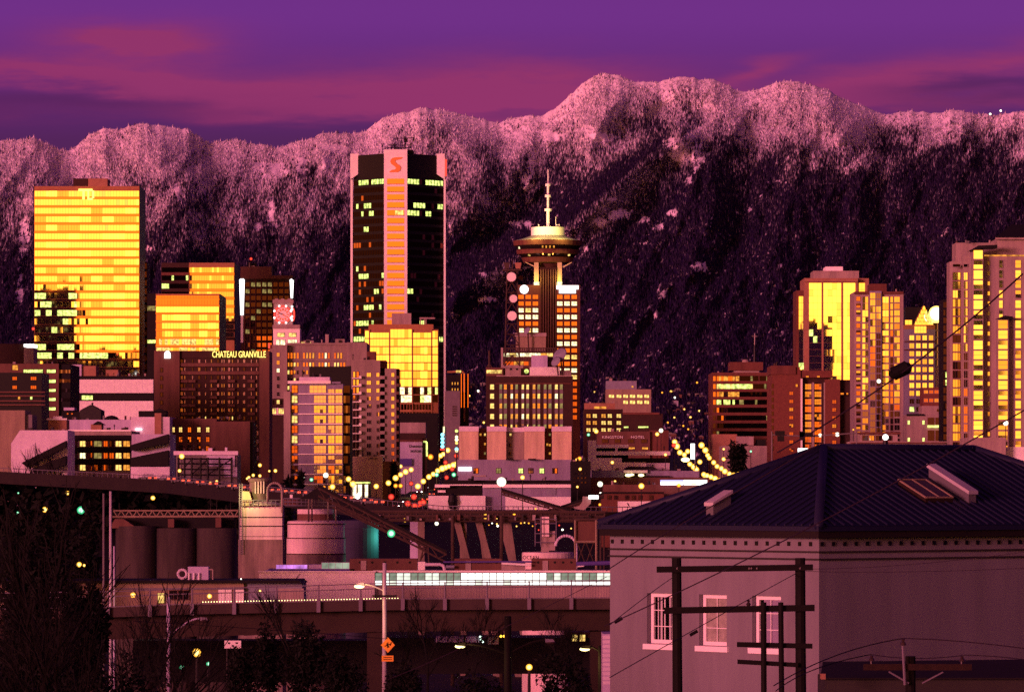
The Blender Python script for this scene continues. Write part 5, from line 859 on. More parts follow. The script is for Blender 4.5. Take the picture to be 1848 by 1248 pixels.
for i in range(20):
    y = 491 + 16.1 * i; y2 = 450 + 18.1 * i; lo = 3 <= i <= 5
    wins(t, [(1719, 1733.5)], [(y, y + 14.5)], D + 2, [('dark_glass', .6), ('gold_mid', .4)] if i > 2 else 'gold_glass', 'red_brown', 3, 1, .09, seed=i); wins(t, [(1738.8, 1746.5)], [(y, y + 14.5)], D, 'gold_glass' if i < 9 else [('copper_glass', .4), ('dark_glass', .6)], 'pink_stone', 2, 1, .09, seed=i)
    wins(t, [(1756.5, 1774)], [(y2 + 1, y2 + 17.5)], D - 2.5, [('gold_bright', .6), ('gold_glass', .4)], 'pink_stone', 1, 2, .1, 'bay_window', seed=i); wins(t, [(1782, 1787)], [(y2 + 21, y2 + 29)], D, 'gold_mid', 'pink_stone', 1, 1, .08, seed=i)
    if i < 8: wins(t, [(1802.5, 1810)], [(469 + 18.1 * i, 483.5 + 18.1 * i)], D, 'gold_glass', 'pink_stone', 1, 2, .08, seed=i)
    wins(t, [(1832, 1843), (1852, 1863)], [(469 + 18.1 * i, 483.5 + 18.1 * i)], D, [('gold_glass', .6), ('gold_mid', .4)], 'pink_stone', 1, 2, .08, seed=i)
    if i < 14: wins(t, [(1801, 1819)], [(577 + 18.2 * i, 593.5 + 18.2 * i)], D - 2, [('gold_glass', .6), ('gold_mid', .4)], 'pink_stone', 1, 2, .1, 'bay_window', seed=i)
wbox(t, 'bay', 1799.5, 1820.5, 575, D - 2, 4, 'pink_stone'); b = MB(); b.prism([(wx(1796, D), wz(576, D)), (wx(1811, D), wz(570, D)), (wx(1825, D), wz(572, D)), (wx(1825, D), wz(577, D))], D - 3.5, D + 1, 'near_black'); b.build('bay_roof', t); ledge(t, 1776, 1900, 460, 462, D, 'lit_orange', .4, 'roof_light_strip')
D = 1350; t = bld('glass_tower', 'slim dark glass tower left of the large pink tower', 1707, D); wbox(t, 'wall', 1702, 1714, 540, D, 14, 'near_black')
for i in range(18): band(t, 1702.5, 1713.5, 545 + 14 * i, 555 + 14 * i, D, 4, [('dark_glass', .9), ('lit_green', .06)], 'window_band')
D = 1020; t = bld('arcade', 'long low arcade roof with dark openings behind the near blue roof', 1620, D)
wbox(t, 'wall', 1535, 1710, 796, D, 12, 'pink_stone'); ledge(t, 1535, 1705, 797.5, 800, D, 'brown', .8, 'eave'); wins(t, [(1545 + 11 * i, 1552 + 11 * i) for i in range(14)], [(803, 809)], D, 'dark_glass', 'brown', 2, 1, .1); wbox(t, 'pavilion', 1552, 1620, 782, D + 4, 8, 'pink_stone'); ledge(t, 1545, 1625, 779.5, 783, D + 4, 'red_brown', .8, 'eave'); wins(t, [(1556, 1566), (1568, 1578), (1580, 1592), (1594, 1610)], [(785, 795)], D + 4, [('dark_glass', .7), ('gold_low', .3)], 'brown', 2, 1, .1)
t = thing('gate_lamp', 'pale violet globe lamp on a dark post above the arcade roof', 'lamp', P(1598, 808, 1000)); a = MB().sphere(P(1598, 788.5, 1000), 5.4 * K * 1000, 'sign_lit_white', 14, 8); a.build('globe', t); b = MB(); b.tube(P(1598, 812, 1000), P(1598, 795, 1000), 5.5 * K * 1000, 4.5 * K * 1000, 'black', 8); b.build('post', t)
D = 700; t = bld('white_house', 'pink white blank house wall behind the right end of the blue roof', 1790, D, 'house'); wbox(t, 'wall', 1748, 1815, 789, D, 14, 'pink_stone'); wbox(t, 'side_wall', 1815, 1900, 806, D + 2, 12, 'white_wall'); wbox(t, 'vent', 1781, 1790, 812, D - .2, .2, 'tan', 814)

for lb, x0, x1, y, n in (('wide windowless block', 832, 1028, 770, 10), ('row of low white sheds', 800, 1028, 866, 10), ('distant beige office', 1096, 1147, 687, 4), ('dark brick block', 1058, 1108, 727, 4), ('old brown hotel', 1080, 1170, 778, 5), ('white modern parking', 1080, 1205, 817, 6), ('long lavender shop', 1070, 1260, 848, 9), ('brown shop', 1092, 1190, 874, 8), ('rust coloured office', 1290, 1316, 672, 3), ('dark red brick tower', 1395, 1434, 659, 4), ('pink residential', 1602, 1628, 526, 3), ('large pink tower', 1726, 1795, 438, 5), ('dark low block', 1033, 1064, 832, 4)):
    root = next(o for o in COL.objects if o.get('label', '').startswith(lb)); clutter(root, x0, x1, y, root.location.y, n, len(lb))
# ------------------------------------------------------------------ distant far-shore houses
r = R(77); i = 0
for x0, x1, y0, y1, n in ((846, 880, 690, 765, 22), (1178, 1290, 692, 790, 46), (1040, 1100, 668, 700, 5), (808, 850, 800, 830, 4)):
    for q in range(n):
        px, y = r.uniform(x0, x1), r.uniform(y0, y1); D = mpoint(px, y); w, h = r.uniform(5, 11), r.uniform(2, 3.5); X, Z = wx(px, D), wz(y, D); s = K * D
        b = MB(); b.box(X - w * s / 2, X + w * s / 2, D, D + 9, Z - 9, Z, r.choice(['mauve', 'mid_grey', 'mid_grey', 'brown', 'dark_grey'])); b.prism([(X - w * s / 2 - .4, Z + .01), (X + w * s / 2 + .4, Z + .01), (X, Z + h * s * .55)], D - .3, D + 9.3, r.choice(['dark_grey', 'near_black', 'mid_grey']))
        b.build('far_house', kind='thing', label='tiny pale house on the dark far shore below the mountains', cat='house', group='tiny houses on the far shore', org=(X, D, Z - 9))
for px, y, c in ((863, 705, 'white'), (847, 714, 'yellow'), (1073, 707, 'yellow'), (1211, 706, 'yellow'), (1235, 738, 'yellow'), (1217, 753, 'yellow'), (1246, 752.5, 'yellow'), (1233, 768, 'amber'), (1242, 774, 'amber'), (1218, 717, 'white'), (1258, 690, 'amber'), (1195, 708, 'amber'), (1205, 762, 'amber'), (1262, 741, 'yellow'), (873, 762, 'yellow')):
    lamp(px, y, mpoint(px, y), 2.0, c, 'pinprick light on the dark far shore below the mountains', 'pinprick lights on the far shore', 'shore_light', 'light', pole=False)
# ------------------------------------------------------------------ street lights
GL = 'glowing yellow street lamp in the row up the left side of the left street'
for px, y in ((637, 873), (679, 877), (701, 871), (714, 862), (723, 856), (732, 851), (742, 847), (753, 842), (757.5, 842), (766, 840), (776, 839), (781, 834), (789, 828), (795, 822), (800, 819), (808, 812), (813, 804), (819, 797)):
    D = min(2400, 29 / ((924 - px) * K)) if px > 690 else 1060
    lamp(px, y, D, 5.2 if px < 790 else 4.6, 'yellow', GL, 'lamps up the left side of the left street')
for px, y in ((754, 877), (764, 868), (774, 860), (782, 855), (790, 849), (798, 845), (804, 843), (810, 841), (818, 839), (822.5, 837)):
    lamp(px, y, 20 / ((924 - px) * K), 5.2, 'yellow', 'glowing yellow street lamp in the row up the right side of the left street', 'lamps up the right side of the left street')
for px, y in ((1221.6, 805), (1217.5, 797), (1227, 816), (1235, 820), (1241, 814), (1245, 837), (1252, 842), (1256.5, 847), (1263, 833), (1270, 855.5), (1276, 858), (1283, 860), (1290.6, 863), (1299, 866.5), (1272, 863)):
    lamp(px, y, 1000 + (1299 - px) * 6.5, 5.0, 'yellow', 'glowing yellow street lamp on the left side of the right street', 'lamps along the left side of the right street')
for px, y in ((1266, 803), (1273, 812), (1277, 821), (1280, 826), (1288, 834), (1294, 841), (1302, 845), (1308, 850), (1317, 855), (1324, 857), (1333, 856)):
    lamp(px, y, 1030 + (1333 - px) * 6.5, 5.0, 'yellow', 'glowing yellow street lamp on the right side of the right street', 'lamps along the right side of the right street')
for q in range(7):
    D = 1040 + 75 * q; l = bpy.data.lights.new('lamp_light', 'POINT'); l.energy = 1500; l.color = (1, .6, .18); l.shadow_soft_size = .5; lo = bpy.data.objects.new('lamp_light', l); COL.objects.link(lo); lo.location = (-28.4 if q % 2 else -20.6, D, terr(D) + 7.4)
t = thing('theatre_sign', 'tall glowing white blade sign over the right street', 'sign', P(1250, 829, 1080)); b = MB(); b.box(wx(1246.5, 1080), wx(1253.5, 1080), 1079.6, 1080.4, wz(828, 1080), wz(800, 1080), 'sign_lit_white'); b.build('sign_face', t); b = MB(); b.sphere(P(1237, 829, 1078), 6 * K * 1080, 'bulb_yellow', 12, 8, (1.3, .6, .7)); b.build('marquee_light', t); b = MB(); b.tube(P(1254.5, 845, 1080), P(1254.5, 800, 1080), .2, .2, 'mid_grey'); b.build('post', t)
SING = [  # px, y, D, radius, colour, label
 (629, 864, 1045, 4.6, 'yellow', 'yellow lamp between the mauve slab tower and the tan hotel box'), (588, 857, 1000, 5.6, 'white', 'bright white lamp on a tall post before the mauve slab tower'), (547, 862, 980, 3.2, 'white', 'small white lamp left of the bright one before the mauve tower'), (600, 878, 900, 4.6, 'yellow', 'yellow lamp low before the foot of the mauve slab tower'), (680, 907, 800, 3.4, 'yellow', 'yellow lamp below the bright shop front near the bridge'),
 (723, 841, 1350, 4, 'yellow', 'yellow lamp in front of the blue hoarding on the pale side wall'), (764, 799, 1420, 3.4, 'yellow', 'single yellow lamp right of the painted motor lettering'), (787, 808, 1500, 4, 'yellow', 'yellow lamp beside the foot of the rust grid of the gold tower'), (777, 824, 1330, 6, 'amber', 'large amber neon globe over the left street'),
 (328, 823, 980, 4.6, 'yellow', 'yellow lamp at the left end of the scaffold frames'), (324, 849, 970, 3, 'yellow', 'small lower yellow lamp at the left end of the scaffold frames'), (380, 871, 900, 3, 'yellow', 'yellow bridge lamp before the dark area right of the scaffold'), (391, 868, 905, 2.4, 'yellow', 'tiny yellow lamp right above the red bridge line'), (416, 876, 880, 2.8, 'yellow', 'yellow lamp just left of the plant tower on the bridge'), (469, 839, 1000, 3.8, 'yellow', 'yellow lamp high above the plant tower top'), (497, 849, 1000, 3, 'yellow', 'yellow lamp in the dark gap left of the mauve tower fin'), (486, 849.5, 1010, 2, 'yellow', 'tiny yellow lamp in the dark gap above the plant tower'),
 (905, 869, 960, 8, 'white', 'brilliant white floodlight over the white sheds'), (1083, 873, 900, 5.8, 'white', 'bright white floodlight beside the dark low block'), (1157.5, 876.5, 860, 5.6, 'yellow', 'orange yellow lamp with a brightly lit post left of the fascia sign'), (1225, 875, 900, 4.6, 'amber', 'orange lamp under the white fascia sign'), (943, 861, 960, 3.6, 'yellow', 'yellow lamp right of the brilliant floodlight'), (1084, 890, 850, 3.2, 'white', 'small white lamp below the white floodlight'), (1082.5, 910, 820, 3, 'amber', 'amber lamp below the chute by the dark block'), (1042, 878, 930, 2.4, 'yellow', 'tiny yellow lamp on the dark low block'), (1046, 827, 1100, 4.6, 'amber', 'amber lamp at the right corner of the four panel block'), (1041, 829, 1105, 3.2, 'yellow', 'pale yellow lamp touching the four panel block corner'), (1047, 846, 1030, 2.8, 'yellow', 'yellow lamp over the dark low block roof'), (1062, 784, 1200, 3.2, 'green', 'green white lamp under the dark brick block'), (1076, 778, 1210, 4.6, 'yellow', 'yellow lamp in front of the dark brick block windows'), (1193, 776.5, 1200, 4.2, 'white', 'large white lamp before the hotel with white letters'), (1186, 783, 1195, 3.6, 'yellow', 'yellow lamp before the hotel with white letters'), (1105, 834, 1120, 3.4, 'yellow', 'yellow lamp over the white parking deck'), (1201, 820, 1150, 3, 'yellow', 'yellow lamp at the right end of the parking deck'), (1110, 868, 980, 2.2, 'yellow', 'tiny yellow lamp on the lavender shop wall'),
 (1306, 828, 1200, 3.6, 'yellow', 'yellow lamp to the right of the right street rows'), (1306, 810, 1250, 2.4, 'yellow', 'small yellow lamp below the rust coloured office'), (1340, 814, 1200, 2.6, 'yellow', 'pale yellow lamp in front of the pink low wing'), (1355, 814, 1210, 2.4, 'green', 'greenish lamp in front of the pink low wing'), (1446, 664.5, 1240, 3, 'yellow', 'yellow lamp on the roof of the brick tower'), (1480, 785, 900, 3.8, 'white', 'left white lamp on the cable span before the brick tower'), (1511, 783.5, 900, 3.8, 'white', 'right white lamp on the cable span before the brick tower'), (1586, 687.5, 1300, 4, 'white', 'white lamp high before the pink residential tower'), (1815, 763, 900, 5, 'white', 'white lamp near the foot of the large pink tower'), (1540, 775, 1100, 1.8, 'amber', 'tiny orange lamp at the left foot of the pink residential tower'),
 (122, 889, 620, 4.4, 'yellow', 'yellow lamp under the left end of the bridge'), (81, 919, 560, 6, 'yellow', 'larger yellow lamp in the dark below the bridge at the left'), (276, 898, 640, 4.8, 'yellow', 'yellow lamp under the bridge right of the tall poles'), (146, 920, 560, 6.4, 'green', 'bright green white work light in the dark yard at the left'), (143, 1018, 420, 4.8, 'yellow', 'yellow lamp low among the bare trees at the left'), (152, 1019.5, 420, 3, 'yellow', 'smaller yellow lamp touching another among the bare trees'), (32, 925, 560, 3, 'green', 'green signal light near the left edge under the bridge'), (33, 889, 600, 2, 'green', 'tiny green light high near the left edge under the bridge'),
 (706, 962, 520, 7.4, 'green', 'bright green white work light on the conveyor'), (562, 865, 560, 4, 'green', 'green work light at the head of the conveyor'), (788, 944, 640, 4, 'white', 'white lamp under the conveyor bridge between piers'), (731, 938, 640, 3.4, 'yellow', 'yellow lamp below the bridge deck left of the piers'), (877, 931.5, 640, 5, 'yellow', 'yellow lamp on the bridge deck over the middle piers'), (898, 936, 640, 2.4, 'yellow', 'small yellow lamp on the bridge deck right of the big one'), (928, 927, 650, 3, 'amber', 'amber lamp on the bridge deck above the right pier')]
for a in SING: lamp(a[0], a[1], a[2], a[3], a[4], a[5], pole=a[2] > 700 and a[0] not in (1480, 1511, 1446, 777))
for px, y, D in ((449, 861, 560), (457, 857, 560), (469, 858, 560), (446, 863, 555)): lamp(px, y, D, 2.7, 'yellow', 'small yellow lamp on the railing of the plant tower top', 'lamps on the plant tower top', pole=False)
for px, y, c in ((714, 876, 'amber'), (723, 876, 'amber'), (706, 896, 'red'), (804, 834, 'red'), (823, 822, 'red'), (806, 861, 'red'), (816, 846, 'red'), (736, 908, 'red'), (748, 912, 'red'), (753, 914, 'red'), (764, 906, 'red'), (747, 896, 'red'), (758, 908, 'red'), (742, 872, 'red'), (788, 856, 'green'), (819, 856, 'green'), (1216, 803, 'red'), (1170, 886, 'red')):  # low red cluster stands in for blurred tail lights
    D = 1040 if y > 850 else 1500; Dn = 'traffic signal glowing %s over the left street' % c if px < 1000 else ('red signal beside the farthest lamps of the right street' if px > 1200 else 'red signal before the lavender shop wall')
    t = thing('traffic_signal', Dn, 'traffic signal', (wx(px, D), D, terr(D)), 'traffic signals over the left street' if px < 1000 else None); rr = (5.5 if c == 'red' and y > 890 else 4) * K * D; a, c2 = light_meshes(c)
    gl = inst('globe', a, t, P(px, y, D), (rr, rr, rr)); bu = bpy.data.objects.new('bulb', c2); COL.objects.link(bu); bu.parent = gl; b = MB(); b.box(wx(px, D) - rr * .9, wx(px, D) + rr * .9, D + rr * .9, D + rr * 1.2, wz(y, D) - rr, wz(y, D) + rr, 'black'); b.build('housing', t); b = MB(); b.tube((wx(px, D), D + rr * 1.1, terr(D)), (wx(px, D), D + rr * 1.1, wz(y, D)), .12, .1, 'dark_grey'); b.build('pole', t)
D = 1065; t = bld('shop', 'brilliantly lit shop front at the near end of the left street', 650, D, 'shop'); wbox(t, 'wall', 633, 667, 868, D + 1, 12, 'dark_brown')
wins(t, [(635, 644), (645, 654), (657.5, 665)], [(873, 899)], D + 1, 'shop_light', 'brown', 1, 2, .12, 'shop_window'); ledge(t, 632, 668, 869, 872, D + 1, 'lit_green', 1, 'canopy'); b = MB(); b.sphere(P(645.5, 895, D - 1), 4.6 * K * D, 'bulb_white', 10, 6); b.build('entrance_lamp', t)
# ------------------------------------------------------------------ cars
CARM = {}
def car(label, px, D, z, heading, paint='paint_grey', group=None, lights='rear', cat='car'):
    t = thing('parked_car' if group and 'parked' in group else 'car', label, cat, (wx(px, D), D, z), group)
    if paint not in CARM:
        b = MB(); b.hexa([(-2.1, -.85, .28), (2.1, -.85, .28), (2.1, .85, .28), (-2.1, .85, .28), (-2.15, -.88, .8), (2.05, -.88, .75), (2.05, .88, .75), (-2.15, .88, .8)], paint); body = b.mesh('body')
        b = MB(); b.hexa([(-1.7, -.8, .79), (1.0, -.8, .76), (1.0, .8, .76), (-1.7, .8, .79), (-1.2, -.62, 1.4), (.3, -.62, 1.4), (.3, .62, 1.4), (-1.2, .62, 1.4)], 'house_glass'); cab = b.mesh('cabin')
        b = MB(); b.tube((0, -.1, 0), (0, .1, 0), .32, .32, 'rubber', 10); wh = b.mesh('wheel'); b = MB(); b.box(-.08, .06, -.26, .26, -.14, .14, 'bulb_red'); tl = b.mesh('taillight'); b = MB(); b.box(-.06, .06, -.16, .16, -.08, .08, 'bulb_white'); hd = b.mesh('headlight')
        CARM[paint] = (body, cab, wh, tl, hd)
    body, cab, wh, tl, hd = CARM[paint]
    def put(n, m, l): o = bpy.data.objects.new(n, m); COL.objects.link(o); o.parent = t; o.location = l
    put('body', body, (0, 0, 0)); put('cabin', cab, (0, 0, 0))
    for x in (-1.35, 1.3):
        for y in (-.8, .8): put('wheel', wh, (x, y, .32))
    for y in (-.6, .6): put('taillight', tl, (-2.14, y, .62)); put('headlight', hd, (2.08, y, .58))
    t.rotation_euler = (0, 0, heading); return t
for q, (px, D) in enumerate(((684, 1035), (691.5, 1035))): car('white car with blazing headlights facing us at the near end of the left street', px, D, terr(D) + .2, -math.pi / 2, 'paint_white', 'cars with headlights at the near end of the left street')
r = R(3)
for q in range(10): D = 1060 + 45 * q + r.uniform(-8, 8); X = -22.3 if q % 2 else -26.5; car('small car with red tail lights driving up the left street', CX + X / (K * D), D, terr(D) + .25, math.pi / 2 if q % 2 else -math.pi / 2, r.choice(['paint_grey', 'paint_white', 'paint_red']), 'cars on the left street')
for q in range(7): D = 1010 + 50 * q; X = np.interp(D, [960, 1050, 1500], [40, 47, 61]) + (2.2 if q % 2 else -2.2); car('small car with bright headlights on the right street', CX + X / (K * D), D, terr(D) + .25, -math.pi / 2 if q % 2 else math.pi / 2, r.choice(['paint_grey', 'paint_white', 'paint_red']), 'cars on the right street')

# ------------------------------------------------------------------ long bridge
BR = [(-120, 844, 960), (25, 852, 930), (300, 866, 860), (430, 881, 800), (560, 893, 760), (700, 912, 700), (800, 922, 680), (1105, 924, 650), (1400, 922, 640)]
t = thing('long_bridge', 'long dark bridge sloping down to the right behind the silos', 'bridge', P(430, 881, 800))
d, p_, rl = MB(), MB(), MB()
for (xa, ya, Da), (xb, yb, Db) in zip(BR[:-1], BR[1:]):
    A, B2 = P(xa, ya, Da), P(xb, yb, Db); th = 2.4 if xb <= 700 else 1.5
    d.hexa([(A[0], A[1], A[2] - th), (B2[0], B2[1], B2[2] - th), (B2[0], B2[1] + 16, B2[2] - th), (A[0], A[1] + 16, A[2] - th), (A[0], A[1], A[2] - .8), (B2[0], B2[1], B2[2] - .8), (B2[0], B2[1] + 16, B2[2] - .8), (A[0], A[1] + 16, A[2] - .8)], 'bridge')
    for o in (0, 15.6): p_.hexa([(A[0], A[1] + o, A[2] - .8), (B2[0], B2[1] + o, B2[2] - .8), (B2[0], B2[1] + o + .35, B2[2] - .8), (A[0], A[1] + o + .35, A[2] - .8), (A[0], A[1] + o, A[2]), (B2[0], B2[1] + o, B2[2]), (B2[0], B2[1] + o + .35, B2[2]), (A[0], A[1] + o + .35, A[2])], 'bridge')
    n = max(2, int((xb - xa) / 9))
    for i in range(n):
        u = i / n; q = [A[k_] + (B2[k_] - A[k_]) * u for k_ in range(3)]; rl.tube(q, (q[0], q[1], q[2] + .75), .05, .05, 'rail', 4)
    rl.tube((A[0], A[1], A[2] + .75), (B2[0], B2[1], B2[2] + .75), .06, .06, 'rail', 4)
d.build('deck', t); p_.build('parapet', t); rl.build('railing', t)
for px, y0, lean in ((836, 1012, 0), (843, 1012, -26), (882, 1012, -26), (877, 1012, -12), (924, 1012, -26), (926, 1012, -14), (760, 1012, 0)):
    D = float(np.interp(px, [q[0] for q in BR], [q[2] for q in BR])) + 6; yt = float(np.interp(px + lean, [q[0] for q in BR], [q[1] for q in BR])) + 14
    b = MB(); w = 6.0 * K * D; X0, _, _ = P(px, y0, D); X1, _, Z1 = P(px + lean * .75, yt, D); zb = terr(D) - 2; zk = wz(y0, D); Xb = X0 + (X0 - X1) * (zk - zb) / max(1, (Z1 - zk))
    b.hexa([(Xb - w, D, zb), (Xb + w, D, zb), (Xb + w, D + 3, zb), (Xb - w, D + 3, zb), (X1 - w, D, Z1), (X1 + w, D, Z1), (X1 + w, D + 3, Z1), (X1 - w, D + 3, Z1)], 'pier'); b.build('pier', t)
r = R(21)
for q in range(16):
    px = 270 + q * 27 + r.uniform(-6, 6); ya, Da = float(np.interp(px, [a[0] for a in BR], [a[1] for a in BR])), float(np.interp(px, [a[0] for a in BR], [a[2] for a in BR]))
    o = car('car with glowing red tail lights in the line along the bridge', px, Da + 4, wz(ya, Da) - .35, math.radians(122), 'paint_grey', 'cars along the bridge')
# pipe rack and clutter on the near bridge span
b = MB(); r = R(8); D = 632
for y in (923, 931, 938): b.tube(P(660, y, D), P(1092, y + 1, D), .22, .22, 'rust_steel', 5)
for q in range(44): px = 664 + q * 9.8; b.tube(P(px, 940, D), P(px + r.choice([0, 0, 9.8]), 921, D), .13, .13, 'rust_steel', 4)
for q in range(24): px = r.uniform(668, 1085); w = r.uniform(2, 6); b.box(wx(px, D), wx(px + w, D), D - .8, D, wz(938, D), wz(938 - r.uniform(3, 11), D), r.choice(['dark_grey', 'brown', 'mid_grey', 'black', 'pink_stone']))
t = thing('pipe_rack', 'long rusty pipe rack running along the bridge span above the piers', 'pipe rack', P(876, 940, D)); b.build('frame', t)
for px in (817, 905): b = MB(); b.tube((wx(px, D), D - 1, 3), P(px, 930, D - 1), .28, .24, 'rust_steel', 8); b.build('post', t)
r = R(31)
for q in range(34):
    px, y, D = r.uniform(880, 1075), r.gauss(940, 9), r.uniform(860, 960); lamp(px, y, D, r.uniform(1.2, 2.2), r.choice(['amber', 'yellow', 'amber', 'white', 'red']), 'tiny yard light in the dark lot seen under the bridge span', 'tiny yard lights under the bridge span', 'yard_light', 'light', pole=False)
b = MB(); b.box(wx(740, 840), wx(763, 840), 840, 846, terr(840), wz(938, 840), 'lavender'); tag(b.build('yard_box', org=P(751, 960, 840)), 'pale container in the dark yard between bridge piers', 'container')

# ------------------------------------------------------------------ concrete plant
D = 545; k2 = K * D
def can(b, px, r, y0, y1, D, m, n=24, z0=None): b.lathe(wx(px, D), D + r * K * D, [(r * K * D, wz(y0, D) if z0 is None else z0), (r * K * D, wz(y1, D)), (.01, wz(y1, D) + .05)], m, n)
t = thing('concrete_silo', 'tall stained square batching silo with a bucket tower on top', 'silo', P(473, 1100, D))
b = MB(); b.box(wx(430, D), wx(510, D), D, D + 5, 3, wz(973, D), 'silo'); b.build('lower_wall', t)
for y0, y1, x0 in ((914, 932, 434), (934, 948, 433), (950, 967, 432), (968, 974, 431)): b = MB(); b.box(wx(x0, D), wx(509, D), D + .2, D + 4.8, wz(y1, D), wz(y0, D), 'silo_white'); b.build('wall_panel', t)
b = MB(); b.box(wx(432, D), wx(510, D), D + .1, D + 5, wz(914, D), wz(911.5, D), 'rust_steel'); [b.path([P(x, 914, D), P(x, 902, D)], .05, 'rail', 4) for x in range(434, 512, 8)]; b.path([P(433, 902, D), P(510, 902, D)], .06, 'rail', 4); b.path([P(433, 908, D), P(510, 908, D)], .04, 'rail', 4); b.build('railing', t)
b = MB(); b.lathe(wx(466, D), D + 2.5, [(1.0, wz(903, D)), (1.0, wz(895, D)), (1.95 * .55, wz(895, D)), (1.9 * .62, wz(888, D)), (1.9 * .62, wz(870, D)), (1.35, wz(868, D)), (1.4, wz(863, D)), (1.0, wz(861, D)), (.01, wz(861, D))], 'silo', 18); b.build('bucket_tower', t, smooth=False)
b = MB(); [b.box(wx(x, D), wx(x + 2, D), D + 1, D + 1.4, wz(890, D), wz(868, D), 'silo_white') for x in (459, 464, 469, 474)]; b.build('tower_rib', t)
b = MB(); b.lathe(wx(477, D), D + 2, [(2.2, wz(911, D)), (1.2, wz(905, D)), (.01, wz(903, D))], 'silo_white', 14); b.build('roof_cone', t)
b = MB(); [b.path([P(x, 1000, D - .3), P(x, 872, D - .3)], .06, 'rail', 5) for x in (432, 437)]; [b.path([P(432, y, D - .3), P(437, y, D - .3)], .03, 'rail', 4) for y in range(874, 1000, 4)]; b.build('ladder', t)
b = MB(); b.prism([(wx(435, D), wz(915, D)), (wx(436, D), wz(886, D)), (wx(449, D), wz(886, D)), (wx(455, D), wz(905, D)), (wx(449, D), wz(914, D))], D + .5, D + 2, 'beige'); b.build('hopper_house', t)
l = bpy.data.lights.new('work_light', 'POINT'); l.energy = 350; l.color = (1, .85, .25); lo = bpy.data.objects.new('work_light', l); COL.objects.link(lo); lo.location = P(444, 893, D - 1.5)
def pipe_arch(label, px0, px1, ytop, ybot0, ybot1, D, r, m):
    t = thing('pipe_arch', label, 'pipe', P(px1, ybot1, D)); pts = [P(px0, ybot0, D)]; xm, w = (px0 + px1) / 2, (px1 - px0) / 2
    for a in np.linspace(math.pi, 0, 13): pts.append(P(xm + w * math.cos(a), ytop + w * (1 - math.sin(a)), D))
    pts.append(P(px1, ybot1, D)); b = MB(); b.path(pts, r, m, 8); b.build('pipe', t, smooth=True); return t
pipe_arch('curved pipe arch beside the bucket tower on the batching silo', 483, 509, 871, 905, 925, 543, .14, 'pink_stone')
t = thing('round_silo', 'wide round white silo with dark stains and rooftop catwalk', 'silo', P(567, 1050, 560)); D = 560
b = MB(); b.lathe(wx(568, D), D + 3.6, [(54 * K * D, 3), (54 * K * D, wz(999, D)), (53 * K * D, wz(999, D))], 'silo', 32, a0=0); b.build('base', t, smooth=True)
b = MB(); b.lathe(wx(568, D), D + 3.6, [(53.4 * K * D, wz(999, D)), (53.4 * K * D, wz(971, D)), (51.5 * K * D, wz(970, D))], 'silo_white', 32); b.build('middle_band', t, smooth=True)
b = MB(); b.lathe(wx(568, D), D + 3.6, [(51.8 * K * D, wz(970, D)), (51.8 * K * D, wz(941, D)), (50 * K * D, wz(940, D)), (.01, wz(936, D))], 'silo_white', 32); b.build('upper_band', t, smooth=True)
b = MB(); b.lathe(wx(568, D), D + 3.6, [(34 * K * D, wz(940, D)), (34 * K * D, wz(927, D)), (.01, wz(927, D))], 'brown', 24); b.build('roof_drum', t); b = MB(); b.lathe(wx(567, D), D + 3.6, [(33 * K * D, wz(927, D)), (33 * K * D, wz(918.5, D)), (.01, wz(918, D))], 'silo_white', 24); b.build('roof_cap', t)
b = MB()
for y in (970.5, 999, 945): b.lathe(wx(568, D), D + 3.6, [(54.4 * K * D, wz(y + 1, D)), (54.6 * K * D, wz(y, D)), (54 * K * D, wz(y - .6, D))], 'dark_brown', 32)
b.build('hoop', t)
b = MB(); D2 = 556
for y in (899, 905, 911.5): b.path([P(512, y, D2), P(608, y + 1, D2)], .07, 'rail', 4)
for x in range(512, 610, 8): b.path([P(x, 912, D2), P(x, 899, D2)], .05, 'rail', 4)
for x in (557, 563, 592, 606): b.path([P(x, 941, D2), P(x, 897, D2)], .11, 'pink_stone', 5)
b.box(wx(590, D2), wx(600, D2), D2, D2 + 1, wz(911, D2), wz(899, D2), 'dark_brown'); b.box(wx(523, D2), wx(528, D2), D2, D2 + .6, wz(899, D2), wz(892, D2), 'white_wall'); b.box(wx(512, D2), wx(538, D2), D2 + .5, D2 + 1, wz(911, D2), wz(901, D2), 'brown'); b.build('catwalk', t)
t = thing('round_silo', 'dark blue tank lit green on its right side beside the wide white silo', 'silo', P(650, 1000, 575)); b = MB(); b.lathe(wx(647, 575), 578, [(35 * K * 575, 3), (35 * K * 575, wz(954, 575)), (36 * K * 575, wz(953, 575)), (34 * K * 575, wz(939, 575)), (.01, wz(936, 575))], 'silo_blue', 28); b.build('tank', t, smooth=False)
l = bpy.data.lights.new('work_light', 'POINT'); l.energy = 900; l.color = (.12, 1, .5); l.shadow_soft_size = .3; lo = bpy.data.objects.new('work_light', l); COL.objects.link(lo); lo.location = (wx(700, 575), 576.5, wz(968, 575))
t = thing('silo_row', 'row of tall dark joined concrete silos left of the batching silo', 'silo', P(310, 1046, 580)); D = 580
for i, px in enumerate((242, 316, 388)): b = MB(); can(b, px, 36.5, 0, 953 - (0 if i else 4), D, 'silo_dark', 20, z0=3); b.build('silo', t, smooth=True)
